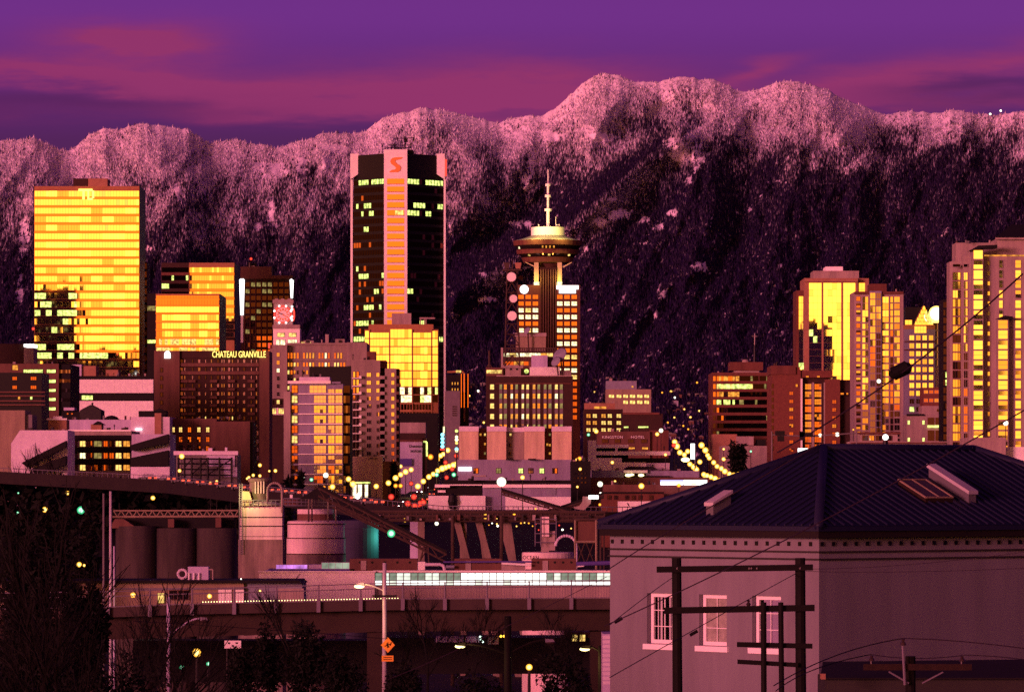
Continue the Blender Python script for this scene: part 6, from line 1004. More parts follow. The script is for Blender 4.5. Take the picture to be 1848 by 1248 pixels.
b = MB(); b.prism([(wx(196, D), wz(953, D)), (wx(206, D), wz(936, D)), (wx(222, D), wz(936, D)), (wx(244, D), wz(951, D))], D + 1, D + 4, 'brown'); b.build('roof_house', t); b = MB(); b.box(wx(302, D), wx(313, D), D + 1, D + 3, wz(951, D), wz(936, D), 'brown'); b.box(wx(388, D), wx(398, D), D + 1, D + 3, wz(951, D), wz(934, D), 'brown'); b.box(wx(205, D), wx(420, D), D + 3.5, D + 5, wz(953, D), wz(925, D), 'near_black'); b.build('roof_boxes', t)
t = thing('lattice_girder', 'horizontal zigzag lattice girder over the dark silos', 'girder', P(310, 933, 565)); D = 565; b = MB(); b.path([P(205, 921, D), P(430, 920.5, D)], .1, 'tan', 5); b.path([P(203, 932, D), P(430, 931, D)], .12, 'tan', 5); n = 32
for i in range(n): x = 205 + 225 * i / n; x2 = 205 + 225 * (i + 1) / n; b.path([P(x, 932 if i % 2 else 921, D), P(x2, 921 if i % 2 else 932, D)], .07, 'tan', 4)
b.build('frame', t)
def conveyor(label, p, q, D, h, m='rust_steel'):
    t = thing('conveyor', label, 'conveyor', P(*q, D)); b = MB(); n = 16; w = 1.2
    for o in (0, w):
        b.path([P(*p, D + o), P(*q, D + o)], .11, m, 5); b.path([P(p[0], p[1] + h, D + o), P(q[0], q[1] + h, D + o)], .11, m, 5)
        for i in range(n):
            u, v = i / n, (i + 1) / n; a = (p[0] + (q[0] - p[0]) * u, p[1] + (q[1] - p[1]) * u); c = (p[0] + (q[0] - p[0]) * v, p[1] + (q[1] - p[1]) * v); b.path([P(a[0], a[1] + (h if i % 2 else 0), D + o), P(c[0], c[1] + (0 if i % 2 else h), D + o)], .06, m, 4)
    b.build('frame', t); b = MB(); A, B2 = P(*p, D), P(*q, D); b.hexa([(A[0], D, A[2] - .2), (B2[0], D, B2[2] - .2), (B2[0], D + w, B2[2] - .2), (A[0], D + w, A[2] - .2), (A[0], D, A[2] + .45), (B2[0], D, B2[2] + .45), (B2[0], D + w, B2[2] + .45), (A[0], D + w, A[2] + .45)], 'near_black'); b.build('belt_cover', t); return t
conveyor('long dark conveyor truss sloping down to the right over the blue tank', (574, 880), (806, 1000), 525, 14)
conveyor('second thinner conveyor truss below the first one', (600, 905), (770, 985), 530, 9)
conveyor('conveyor truss falling from the floodlight to the lattice hopper', (905, 886), (1050, 930), 640, 5); conveyor('short conveyor truss rising to the right chute', (990, 925), (1090, 893), 642, 4)
t = thing('conveyor_house', 'dark peaked conveyor head house on top of the round silo', 'conveyor head', P(570, 900, 540)); b = MB(); b.prism([(wx(540, 540), wz(900, 540)), (wx(575, 540), wz(878, 540)), (wx(586, 540), wz(880, 540)), (wx(596, 540), wz(900, 540))], 540, 543, 'near_black'); b.build('housing', t)
t = thing('trestle', 'pale steel trestle legs holding up the conveyor', 'trestle', P(770, 1010, 530)); b = MB(); [b.path([P(x, 1015, 530), P(x2, y2, 530)], .1, 'rust_steel', 5) for x, x2, y2 in ((758, 765, 985), (774, 772, 975))]; b.path([P(759, 1010, 530), P(774, 985, 530)], .06, 'rust_steel', 4); b.build('frame', t)
t = thing('hopper_tower', 'rusty panelled hopper tower on lattice legs near the blue roof', 'hopper', P(1057, 1020, 500)); D = 500
b = MB(); b.box(wx(1040, D), wx(1074, D), D, D + 2, wz(976, D), wz(940, D), 'brown'); b.box(wx(1036, D), wx(1078, D), D - .3, D + 2.4, wz(938, D), wz(934.5, D), 'rust_steel'); b.build('bin', t)
b = MB(); [b.path([P(x, 1030, D - .2), P(x, 938, D - .2)], .13, 'tan', 6) for x in (1038, 1076)]; b.path([P(1038, 977, D - .2), P(1076, 977, D - .2)], .12, 'tan', 5); [b.path([P(x, 1015, D), P(x2, 978, D)], .07, 'rust_steel', 4) for x, x2 in ((1042, 1056), (1072, 1058), (1056, 1042), (1058, 1072))]; [b.path([P(x, 1030, D), P(x, 950, D)], .09, 'rust_steel', 5) for x in (1084, 1090)]; b.build('legs', t)
t = thing('chute', 'pale curved spout chute at the right end of the conveyor', 'chute', P(1060, 918, 640)); b = MB(); D = 640; b.prism([(wx(1052, D), wz(895, D)), (wx(1067, D), wz(896, D)), (wx(1066, D), wz(908, D)), (wx(1054, D), wz(920, D)), (wx(1040, D), wz(918, D)), (wx(1034, D), wz(915, D)), (wx(1046, D), wz(912, D)), (wx(1051, D), wz(905, D))], D, D + 1.5, 'pink_stone'); b.build('spout', t); b = MB(); b.box(wx(1062, D), wx(1080, D), D - .5, D - .1, wz(900, D), wz(893, D), 'hall_bright'); b.build('work_lamp', t)
t = thing('storage_tank', 'round white tank with dark lettering behind the market roof', 'tank', P(988, 1020, 520)); D = 520; b = MB(); b.lathe(wx(989, D), D + 3, [(47 * K * D, 3), (47 * K * D, wz(999, D)), (46 * K * D, wz(996.5, D)), (.01, wz(995, D))], 'silo_white', 36); b.build('shell', t, smooth=False)
def ctext(body, root, px0, px1, y0, y1, D, m):
    o = text(body, 'lettering', root, px0, px1, y0, y1, D, m, .03, 0); me = o.data; q = ORG[root.name]; cx_, cy_, rr = wx(989, D), D + 3, 47.15 * K * D
    for v in me.vertices: x = v.co.x + q[0]; v.co.y = cy_ - math.sqrt(max(.01, rr ** 2 - (x - cx_) ** 2)) - q[1] + (v.co.y + q[1] - D)
ctext('OCEAN', t, 943.5, 972, 1002, 1009, D, 'sign_black')
b = MB(); b.box(wx(977, D), wx(991, D), D + 2, D + 4, wz(997, D), wz(968, D), 'pink_stone'); b.build('filter_tower', t); b = MB(); b.box(wx(978, D), wx(991, D), D + 1.5, D + 3.5, wz(968, D), wz(932, D), 'silo_white'); b.box(wx(991, D), wx(1002, D), D + 2, D + 4, wz(993, D), wz(958, D), 'pink_stone'); b.build('filter_bin', t); b = MB(); [b.path([P(x, 985, D + 1), P(x, 932, D + 1)], .06, 'rail', 4) for x in (966, 976, 1004)]; [b.path([P(966, y, D + 1), P(1004, y, D + 1)], .05, 'rail', 4) for y in (936, 944, 962, 978)]; b.build('stairs', t)
pipe_arch('curved pale pipe arch between the white tank and hopper tower', 1003, 1040, 966, 978, 1030, 515, .16, 'pale_roof')

b = MB(); r = np.random.default_rng(9)
for q in range(5200):
    px = r.uniform(-80, 500); D = 960 + r.uniform(-14, 14); zt = wz(float(np.interp(px, [q_[0] for q_ in BR], [q_[1] for q_ in BR])) + 14 + 4 * math.sin(px * .11) + 3 * math.sin(px * .31), 960); z0 = wz(960, 960); z = z0 + (zt - z0) * r.random() ** .8
    c = np.array((wx(px, D), D, z)); d1, d2 = r.normal(size=3), r.normal(size=3); d1 *= 1.3 / np.linalg.norm(d1); d2 *= .8 / np.linalg.norm(d2); b.poly([c, c + d1 + d2, c + 2 * d1, c + d1 - d2], 'evergreen')
b.build('undergrowth', kind='stuff', label='black belt of bushes in the dark under the bridge', cat='undergrowth')  # added dark belt, hides the lit wall feet under the bridge
# ------------------------------------------------------------------ market hall and sheds in front of the plant
D = 460; t = thing('market_hall', 'long low market hall with a glowing glazed front', 'hall', P(880, 1090, D)); G = lambda o, *a, **k_: wbox(t, *a, **k_)
wbox(t, 'wall', 675, 1125, 1031, D + .2, 14, 'mid_grey', 1100); wbox(t, 'end_wall', 468, 676, 1032, D - .6, 14, 'white_band', 1100); wbox(t, 'lower_wall', 675, 1125, 1056.5, D - .1, .3, 'pink_stone', 1100)
ledge(t, 466, 678, 1029.5, 1032, D - .6, 'white_wall', .25, 'coping'); ledge(t, 674, 1125, 1028.5, 1032, D, 'white_wall', .5, 'eave'); b = MB(); b.prism([(wx(518, D), wz(1053, D)), (wx(527, D), wz(1053, D)), (wx(541, D), wz(1034, D)), (wx(533, D), wz(1034, D))], D - .75, D - .6, 'white_wall'); b.build('brace_panel', t)
for i in range(34):
    x = 677 + 12.9 * i; mid = 828 < x < 985  # glowing panes also stand in for a blurred white streak of light
    wins(t, [(x, x + 12.5)], [(1033, 1046)], D + .1, 'hall_bright' if mid else 'hall_light' if R(i).random() < .4 else 'hall_dim', 'rail', 1, 2, .03, 'glazing_panel'); wins(t, [(x, x + 12.5)], [(1046.5, 1055)], D + .1, 'hall_bright' if R(i + 60).random() < .8 else 'hall_light', 'rail', 1, 1, .03, 'glazing_panel')
for x0, x1 in ((631, 753), (820, 905), (959, 1040)):
    wbox(t, 'roof_plant', x0, x1, 1007.5, D + 2, 3, 'brown', 1031)
    for q in range(5): xx = x0 + (x1 - x0) * (q + .8) / 5.4; bb = MB(); bb.tube(P(xx, 1014, D + 1.95), P(xx, 1014, D + 2.05), 2.2 * K * D, 2.2 * K * D, 'black', 10); bb.build('vent', t)
    wbox(t, 'hatch', x0 + 20, x0 + 30, 1011, D + 1.9, .1, 'pink_stone', 1028)
for x0, x1, m in ((754, 767, 'white_wall'), (905, 948, 'pink_stone')): wbox(t, 'vent_box', x0, x1, 1013, D + 2, 2, m, 1028)
def duct(pts, r, m, nm='duct'): b = MB(); b.path([P(*p_, D + 1.5) for p_ in pts], r * K * D, m, 8); return b.build(nm, t)
duct([(767, 1018), (796, 1018), (801, 1021), (803, 1031)], 3, 'pale_roof'); duct([(800, 1013.5), (905, 1013), (960, 1013)], 1.6, 'purple_panel'); duct([(1040, 1017), (1102, 1015), (1130, 1014)], 4, 'purple_panel'); duct([(805, 1022), (820, 1022)], 3, 'grey_blue'); duct([(905, 1016), (958, 1019)], 2.2, 'white_wall'); duct([(1042, 1021), (1054, 1020)], 2, 'white_wall')
wins(t, [(498, 555)], [(1018, 1026)], D + 2.2, 'purple_light', 'pale_roof', 9, 1, .03, 'roof_light'); wins(t, [(580, 631)], [(1014, 1026)], D + 2.2, 'hall_dim', 'lavender', 4, 1, .04, 'roof_window'); wbox(t, 'roof_base', 484, 640, 1026, D + 2, 4, 'purple_panel', 1033); wbox(t, 'roof_step', 555, 580, 1018, D + 2.2, 2, 'lavender', 1026)
D = 430; t = thing('long_shed', 'long low tan shed with a dark roof edge left of the market hall', 'shed', P(380, 1100, D)); wbox(t, 'wall', -60, 440, 1050, D, 10, 'tan', 1120); wbox(t, 'blue_wall', 440, 545, 1050, D + .4, 9, 'grey_blue', 1120); b = MB(); b.prism([(wx(-70, D), wz(1050.5, D)), (wx(-70, D), wz(1046.5, D)), (wx(540, D), wz(1046.5, D)), (wx(547, D), wz(1053, D)), (wx(535, D), wz(1051, D))], D - 1, D + 10, 'near_black'); b.build('roof', t)
wins(t, [(305, 322), (80, 100), (120, 140), (160, 185), (320, 342)], [(1064, 1082)], D, 'dark_glass', 'brown', 2, 1, .05); wins(t, [(284, 297)], [(1069, 1088)], D, 'lit_warm', 'brown', 3, 1, .04); ledge(t, 205, 440, 1060, 1063, D, 'rail', .2, 'gutter')
for x0, x1 in ((407, 418), (425, 440), (502, 548), (394, 406)): wbox(t, 'door', x0, x1, 1061, D - .12, .1, 'white_wall' if x0 < 500 else 'pink_stone', 1088)
b = MB(); b.lathe(0, 0, [(0, 0)], 'white_wall', 3); b = MB()
for a in range(12): a0, a1 = 2 * math.pi * a / 12, 2 * math.pi * (a + 1) / 12; b.tube(P(329 + 8 * math.cos(a0), 1035 + 8 * math.sin(a0), D + 3), P(329 + 8 * math.cos(a1), 1035 + 8 * math.sin(a1), D + 3), .13, .13, 'pale_roof', 6)
b.build('fan_cowl', t); wbox(t, 'roof_plant', 339, 376, 1022, D + 3, 2, 'lavender', 1046)
for x in (341, 350, 359): b = MB(); b.path([P(x, 1046, D + 2.8), P(x, 1033, D + 2.8)], .07, 'white_wall', 6); b.build('vent_pipe', t)
b = MB(); b.path([P(377, 1027, D + 3), P(384, 1027, D + 3), P(384, 1046, D + 3)], .07, 'pink_stone', 6); b.build('vent_pipe', t)
for a in ((240, 1073, 425, 5.2, 'yellow', 'yellow wall lamp on the shed left of the white doors'), (378, 1075, 425, 5.2, 'yellow', 'bright yellow wall lamp on the tan shed beside the white doors'), (469, 1066, 425, 2.6, 'yellow', 'small yellow wall lamp on the blue part of the shed'), (435, 1044, 428, 1.6, 'white', 'tiny white lamp on the shed roof edge')): lamp(*a[:5], a[5], pole=False)
# ------------------------------------------------------------------ viaduct with railing
V = [(-80, 1070), (205, 1066), (320, 1062), (545, 1056), (700, 1051), (900, 1049), (1110, 1047), (1500, 1046)]; D = 385
vx, vy = [a for a, _ in V], [c for _, c in V]; top = lambda x: float(np.interp(x, vx, vy)); drop = lambda x: float(np.interp(x, [-80, 320, 1100], [31, 29, 32]))
t = thing('viaduct', 'concrete viaduct with a steel railing crossing the foreground', 'viaduct', P(650, 1150, D)); deck, bm_, rl = MB(), MB(), MB()
for x in range(-80, 1480, 40):
    x2 = x + 40; a, c = top(x) + drop(x), top(x2) + drop(x2); gt = lambda u: float(np.interp(u, [-80, 320, 1100], [17.5, 17.5, 20]))
    deck.hexa([P(x, a + gt(x), D), P(x2, c + gt(x2), D), P(x2, c + gt(x2), D + 8), P(x, a + gt(x), D + 8), P(x, a, D), P(x2, c, D), P(x2, c, D + 8), P(x, a, D + 8)], 'girder')
    bm_.hexa([P(x, a + 58, D + 1.6), P(x2, c + 57, D + 1.6), P(x2, c + 57, D + 6), P(x, a + 58, D + 6), P(x, a + gt(x) - .5, D + 1.6), P(x2, c + gt(x2) - .5, D + 1.6), P(x2, c + gt(x2) - .5, D + 6), P(x, a + gt(x) - .5, D + 6)], 'beam')
    for f in (.02, .32, .96): rl.tube(P(x, top(x) + drop(x) * f, D - .15), P(x2, top(x2) + drop(x2) * f, D - .15), .045, .045, 'rail', 5)
    for j in range(8):
        u = x + j * 5; rl.tube(P(u, top(u) + drop(u) * .3, D - .15), P(u, top(u) + drop(u), D - .15), .012, .012, 'rail', 3, False)
deck.build('deck', t); bm_.build('box_girder', t); rl.build('railing', t)
for q in range(20):
    x = 347 - 76 * 5 + 76 * q; b = MB(); yy = top(x) + drop(x); b.box(wx(x - 3.4, D), wx(x + 3.4, D), D - .35, D - .004, wz(yy + 19, D), wz(yy - 2, D), 'rail'); b.tube(P(x, yy, D - .15), P(x, top(x) - .8, D - .15), .09, .07, 'rail', 6); b.build('railing_post', t)
for x in (150, 675, 1080): b = MB(); b.box(wx(x - 14, D), wx(x + 14, D), D + 2, D + 5, terr(D) - 2, wz(1140, D), 'beam'); b.build('pier', t)
b = MB()
for q in range(70): x = 366 + q * 5.1; b.sphere(P(x, 1085.5 - (x - 366) * .019, D + 9), .05, 'bulb_yellow', 5, 3)
tag(b.build('light_string', org=P(540, 1082, D + 9)), 'string of tiny warm lights running behind the viaduct railing', 'light string')
# things under and before the viaduct
D = 372; t = thing('billboard', 'small white billboard under the viaduct left of the evergreen', 'billboard', P(420, 1180, D)); b = MB(); b.box(wx(405, D), wx(435, D), D, D + .3, wz(1169, D), wz(1155, D), 'white_wall'); b.build('board', t); b = MB(); [b.box(wx(x, D), wx(x + 4, D), D - .03, D - .004, wz(y + 3, D), wz(y, D), 'dark_grey') for x, y in ((411, 1158), (418, 1163), (425, 1158))]; b.build('print', t); b = MB(); [b.path([P(x, 1169, D + .2), (wx(x, D), D + .2, terr(D) - 1)], .08, 'dark_grey', 5) for x in (410, 430)]; b.build('post', t)
D = 405; t = thing('low_building', 'low dark building under the viaduct with two gold lit windows', 'building', P(950, 1190, D)); wbox(t, 'wall', 700, 1130, 1150, D, 8, 'near_black', 1215); wins(t, [(1031, 1043), (1045, 1057)], [(1143.5, 1157)], D - .1, 'lit_warm', 'brown', 2, 2, .05); wbox(t, 'pale_panel', 785, 865, 1147, D - .2, .1, 'lavender', 1158); wbox(t, 'pale_panel', 880, 900, 1146, D - .2, .1, 'pink_stone', 1162); wbox(t, 'upper_wall', 1020, 1065, 1140, D, 6, 'brown', 1152)
b = MB(); [b.sphere(P(x, y, D - .5), .1, 'bulb_green', 6, 4) for x, y in ((867, 1148), (868, 1153), (871, 1157))]; [b.sphere(P(x, 1147, D - .5), .12, 'bulb_amber', 6, 4) for x in (904, 910)]; tag(b.build('signal_lights', t))
wbox(t, 'left_wall', 240, 700, 1155, D + 2, 5, 'near_black', 1230)
for a in ((355, 1177, 330, 7.4, 'yellow', 'large yellow lamp below the viaduct at the left'), (376, 1197, 320, 3.6, 'green', 'small yellow green lamp below the large yellow one'), (955, 1203, 250, 6, 'yellow', 'yellow lamp low in the dark right of the black double lamp pole'), (328, 1203, 325, 4, 'green', 'dim green lamp at the lower left by the violet pole')): lamp(*a[:5], a[5], pole=True)
# cobra head lamps
def cobra(label, px, ytop, D, arms, m, r0, ybase=None):
    t = thing('street_lamp', label, 'street lamp', (wx(px, D), D, terr(D) - .3)); b = MB(); b.tube((wx(px, D), D, terr(D) - .3), P(px, ytop, D), r0, r0 * .75, m, 10); b.build('pole', t, smooth=True)
    for hx, hy, sy, lit in arms:
        b = MB(); n = 9; pts = []
        for i in range(n + 1): u = i / n; pts.append(P(px + (hx - px) * u, sy + (hy - sy) * math.sin(u * math.pi / 2) ** 1.0, D))
        b.path(pts, .055, m, 6); b.build('arm', t); s = 1 if hx > px else -1; w = 15 * (230 / D) ** .6
        hd = MB(); hd.hexa([P(hx - s * 2, hy + 4, D - .14), P(hx + s * w, hy + 3.2, D - .12), P(hx + s * w, hy + 3.2, D + .12), P(hx - s * 2, hy + 4, D + .14), P(hx - s * 2, hy - 2.4, D - .12), P(hx + s * w * .8, hy - 1.6, D - .08), P(hx + s * w * .8, hy - 1.6, D + .08), P(hx - s * 2, hy - 2.4, D + .12)], 'rail' if not lit else m); h = hd.build('lamp_head', t)
        b = MB(); b.sphere(P(hx + s * w * .52, hy + 4.4, D), 5.8 * K * D, 'bulb_yellow' if lit else 'insulator', 12, 6, (1.6, .8, .62)); b.build('lens', h)
        if lit: l = bpy.data.lights.new('lamp_light', 'POINT'); l.energy = 90; l.color = (1, .62, .18); l.shadow_soft_size = .2; lo = bpy.data.objects.new('lamp_light', l); COL.objects.link(lo); lo.location = P(hx + s * w * .5, hy + 16, D - .3)
    return t
p = cobra('pale lamp post with an orange diamond sign before the viaduct', 694, 1015, 300, [(655, 1053, 1066, True)], 'galvanised', .17)
b = MB(); b.box(wx(672, 300), wx(716, 300), 299.8, 299.95, wz(1076, 300), wz(1073, 300), 'wood'); b.build('cross_bar', p)
l = bpy.data.lights.new('lamp_light', 'POINT'); l.energy = 60; l.color = (1, .7, .25); lo = bpy.data.objects.new('lamp_light', l); COL.objects.link(lo); lo.location = P(676, 1125, 297.5)
def plate(nm, pts, D, m, parent=None, **k_): b = MB(); b.prism([(wx(x, D), wz(y, D)) for x, y in pts], D - .04, D, m); return b.build(nm, parent, **k_)
t = thing('warning_sign', 'orange diamond warning sign on the pale lamp post', 'road sign', P(700, 1163, 299.5)); plate('panel', [(700, 1177), (712.5, 1163), (700, 1149), (687.5, 1163)], 299.5, 'sign_orange', t)
b = MB(); [b.tube(P(x0, y0, 299.44), P(x1, y1, 299.44), .03, .03, 'sign_black', 4) for x0, y0, x1, y1 in ((694, 1165, 705, 1161), (697, 1160, 702, 1167), (700, 1158, 699, 1168), (704, 1164, 706, 1158))]; b.build('symbol', t)
t = thing('sign_plate', 'small orange rectangular plate below the diamond sign', 'road sign', P(700, 1187, 299.5)); plate('panel', [(689, 1192.5), (710, 1192.5), (710, 1182), (689, 1182)], 299.5, 'sign_orange', t); b = MB(); [b.box(wx(692, 299.5), wx(707, 299.5), 299.44, 299.455, wz(y + 1.2, 299.5), wz(y, 299.5), 'sign_black') for y in (1184.5, 1188)]; b.build('print', t)
cobra('black double armed lamp pole in the foreground beside the house', 916.5, 1111, 230, [(838, 1161, 1180, True), (986, 1154, 1180, False)], 'wood', .24)
cobra('black lamp post at the left corner of the stucco house', 1084, 1164, 235, [(1063, 1166, 1176, True), (1112, 1160, 1176, False)], 'wood', .17)
cobra('violet grey lamp post with an unlit head at the lower left', 304, 1076, 300, [(362, 1115, 1150, False)], 'lavender', .15)
cobra('unlit grey lamp post under the left end of the bridge', 199.5, 886, 420, [], 'galvanised', .16); cobra('slim speckled lamp post beside the other tall post at the left', 187, 890, 425, [], 'mid_grey', .13); cobra('short violet post beside the tall posts at the left', 206, 985, 415, [], 'lavender', .11)
l = bpy.data.lights.new('lamp_light', 'POINT'); l.energy = 120; l.color = (1, .7, .25); lo = bpy.data.objects.new('lamp_light', l); COL.objects.link(lo); lo.location = P(222, 1085, 412)

# ------------------------------------------------------------------ trees and shrubs
def bare_tree(label, px, D, ytop, spread, seed, group=None, lean=0, depth=6):
    t = thing('bare_tree', label, 'tree', (wx(px, D), D, terr(D) - .4), group); r = R(seed); tr, cr = MB(), MB(); H = wz(ytop, D) - terr(D); base = np.array((wx(px, D), D, terr(D) - .4))
    def grow(p, d, L, rad, n):
        b = tr if n >= depth - 1 else cr; q = p
        for s in range(3):
            d2 = d + np.array([r.gauss(0, .12), r.gauss(0, .12), r.gauss(0, .05) + .04]); d2 /= np.linalg.norm(d2); e = q + d2 * L / 3; b.tube(q, e, rad * (1 - .12 * s), rad * (1 - .12 * (s + 1)), 'bark', 5 if rad > .05 else 3, False); q, d = e, d2
            if n > 0 and s: 
                for k_ in range(2 if n < depth - 1 else 1):
                    a = r.uniform(0, 6.28); sp = spread * r.uniform(.5, 1.1); c = d + sp * np.array([math.cos(a), math.sin(a) * .8, .12]); c /= np.linalg.norm(c); grow(q, c, L * r.uniform(.55, .8), max(.012, rad * .5), n - 1)
        if n > 0: grow(q, d, L * .75, rad * .65, n - 1)
    grow(base, np.array([lean, 0, 1.0]), H * .36, H * .016, depth - 1); tr.build('trunk', t); cr.build('crown', t); return t
for i, (px, D, yt, sp, lb) in enumerate(((62, 170, 905, .6, 'tall thin leafless tree near the left picture edge'), (150, 190, 985, .65, 'leafless tree left of the two tall lamp posts'), (232, 210, 1030, .7, 'leafless tree right of the two tall lamp posts'), (105, 140, 1060, .75, 'low tangled leafless tree in the lower left corner'), (286, 230, 1085, .7, 'small leafless tree beside the violet grey lamp post'))): bare_tree(lb, px, D, yt, sp, 100 + i, depth=5)
for i, (px, yt, sp, lb) in enumerate(((770, 1060, .75, 'leafless tree before the viaduct right of the lamp post'), (850, 1085, .8, 'leafless tree before the viaduct between two lamp poles'), (730, 1105, .8, 'low leafless tree right behind the diamond sign'), (1000, 1090, .7, 'thin leafless tree left of the stucco house'), (1040, 1120, .8, 'small leafless tree touching the corner of the stucco house'), (545, 1050, .4, 'thin leafless sapling rising above the evergreen shrubs'))): bare_tree(lb, px, 290 + i * 6, yt, sp, 200 + i, depth=5)
def shrub(nm, label, px, D, ytop, w, seed, cat='shrub', cone=False, dens=1500, leaf=.16, group=None):
    t = thing(nm, label, cat, (wx(px, D), D, terr(D) - .3), group); r = np.random.default_rng(seed); zb = terr(D) - .3; H = wz(ytop, D) - zb; b = MB(); b.tube((wx(px, D), D, zb), (wx(px, D), D, zb + H * .85), .12, .03, 'bark', 6); b.build('trunk', t); W_ = w * K * D / 2; b = MB(); lobes = [(r.uniform(-.55, .55), r.uniform(-.5, .5), r.uniform(.25, .85), r.uniform(.3, .55)) for _ in range(9)]
    for q in range(dens):
        if cone: u = r.random() ** .8; rr = (1 - u) * (1 if int(u * 14) % 2 else .8) * W_ * math.sqrt(r.random()); a = r.uniform(0, 6.28); p = np.array((wx(px, D) + rr * math.cos(a), D + rr * math.sin(a), zb + H * (.08 + .92 * u)))
        else:
            lx, ly, lz, lr = lobes[q % 9]; v = r.normal(size=3); v /= np.linalg.norm(v); rr = lr * r.random() ** .4; p = np.array((wx(px, D) + W_ * (lx + v[0] * rr), D + W_ * (ly + v[1] * rr), zb + H * min(1.05, max(.02, lz + v[2] * rr * .6))))
        d1, d2 = r.normal(size=3), r.normal(size=3); d1 *= leaf / np.linalg.norm(d1) * r.uniform(.6, 1.7); d2 *= leaf * .5 / np.linalg.norm(d2); b.poly([p, p + d1 * .5 + d2, p + d1 * 1.4, p + d1 * .5 - d2], 'evergreen')
    b.build('foliage', t); return t
shrub('evergreen_shrub', 'broad black evergreen mass below the viaduct', 555, 270, 1112, 105, 1, dens=3600); shrub('evergreen_shrub', 'dark evergreen left of the broad evergreen mass', 485, 275, 1125, 70, 2, dens=2600); shrub('evergreen_shrub', 'low black shrub right of the broad evergreen mass', 625, 265, 1165, 90, 3, dens=2600); shrub('evergreen_shrub', 'low black shrub left of the evergreens under the billboard', 430, 268, 1170, 80, 4, dens=2400); shrub('evergreen_shrub', 'dark shrub at the foot of the diamond sign post', 730, 262, 1195, 90, 5, dens=2200)
for i, (px, D, yt, w, lb) in enumerate(((30, 420, 880, 90, 'dense black tree under the bridge at the left picture edge'), (88, 430, 900, 90, 'dense black tree under the bridge beside the left edge tree'), (150, 440, 935, 80, 'black tree left of the tall lamp posts under the bridge'), (60, 330, 1000, 120, 'dark tree crown rising over the lower left corner'), (150, 340, 1060, 110, 'dark tree crown right of the lower left corner'))): shrub('dark_tree', lb, px, D, yt, w, 40 + i, 'tree', dens=5200, leaf=.34)  # added black foliage masses that keep the lower left dark
shrub('undergrowth_bush', 'dark tangled bush in the lower left corner', 60, 180, 1120, 190, 6, dens=4200, leaf=.14); shrub('undergrowth_bush', 'dark tangled bush left of the violet lamp post', 220, 200, 1150, 170, 7, dens=4200, leaf=.14); shrub('undergrowth_bush', 'dark bush in the black ground before the lamp pole', 880, 250, 1205, 170, 8, dens=2800); shrub('undergrowth_bush', 'dark bush between the lamp pole and the house', 1020, 255, 1190, 110, 9, dens=2400)
for px, yt, w, sd_, lb in ((561, 856, 16, 11, 'dark pointed fir before the foot of the mauve slab tower'), (538, 866, 14, 12, 'smaller dark fir left of the pointed fir by the mauve tower')): shrub('fir_tree', lb, px - 18 + 0, 940, yt, w, sd_, 'tree', True, 900, .7)
shrub('fir_tree', 'slim dark fir beside the pale side wall with lettering', 711, 1170, 838, 10, 13, 'tree', True, 600, .7); shrub('round_tree', 'dark round tree below the rust coloured office', 1330, 1130, 803, 36, 14, 'tree', dens=1400, leaf=.8); shrub('round_tree', 'dark tree just above the left end of the blue roof', 1140, 420, 920, 50, 15, 'tree', dens=1400, leaf=.3)
for i, (px, yt) in enumerate(((70, 790), (110, 795), (35, 800), (140, 830))): bare_tree('thin bare tree standing in front of the pale sloped hall', px, 1040, yt, .6, 300 + i, 'bare trees before the pale sloped hall', depth=4)

# ------------------------------------------------------------------ stucco house with the blue metal roof
import mathutils
CXY = np.array((wx(1478, 150), 150.0)); UL, UR = np.array((-math.sin(math.radians(40)), math.cos(math.radians(40)))), np.array((math.cos(math.radians(40)), math.sin(math.radians(40))))
LL, LR = 10.3, 17.6; ZB = terr(150) - 2; house = thing('stucco_house', 'large stucco house with a blue metal hip roof in the right foreground', 'house', (CXY[0], CXY[1], ZB))
def HP(l, r_, z): p = CXY + UL * l + UR * r_; return (p[0], p[1], z)        # l metres along the left wall, r_ along the right wall
def hbox(b, l0, l1, r0, r1, z0, z1, m): b.hexa([HP(l0, r0, z0), HP(l1, r0, z0), HP(l1, r1, z0), HP(l0, r1, z0), HP(l0, r0, z1), HP(l1, r0, z1), HP(l1, r1, z1), HP(l0, r1, z1)], m); return b
zy = lambda y, D=150: wz(y, D)
ZW, WIN0, WIN1 = zy(970), 24.75, 26.45; OPEN = [(1.80, 3.18), (4.42, 5.78), (7.04, 8.40)]
b = MB(); T_ = .32
edges = [0.0] + [v for o in OPEN for v in o] + [LL]
for i in range(0, len(edges), 2): hbox(b, edges[i], edges[i + 1], 0, T_, ZB, ZW, 'stucco')
for a, c in OPEN: hbox(b, a, c, 0, T_, ZB, WIN0, 'stucco'); hbox(b, a, c, 0, T_, WIN1, ZW, 'stucco')
b.build('left_wall', house)
b = MB(); hbox(b, 0, T_, T_, LR, ZB, ZW, 'stucco'); b.build('right_wall', house); b = MB(); hbox(b, LL - .3, LL, T_, LR, ZB, ZW, 'stucco'); hbox(b, T_, LL - .3, LR - .3, LR, ZB, ZW, 'stucco'); b.build('back_wall', house); b = MB(); hbox(b, T_, LL - .3, 2.6, 2.7, ZB, ZW, 'near_black'); b.build('inner_wall', house)
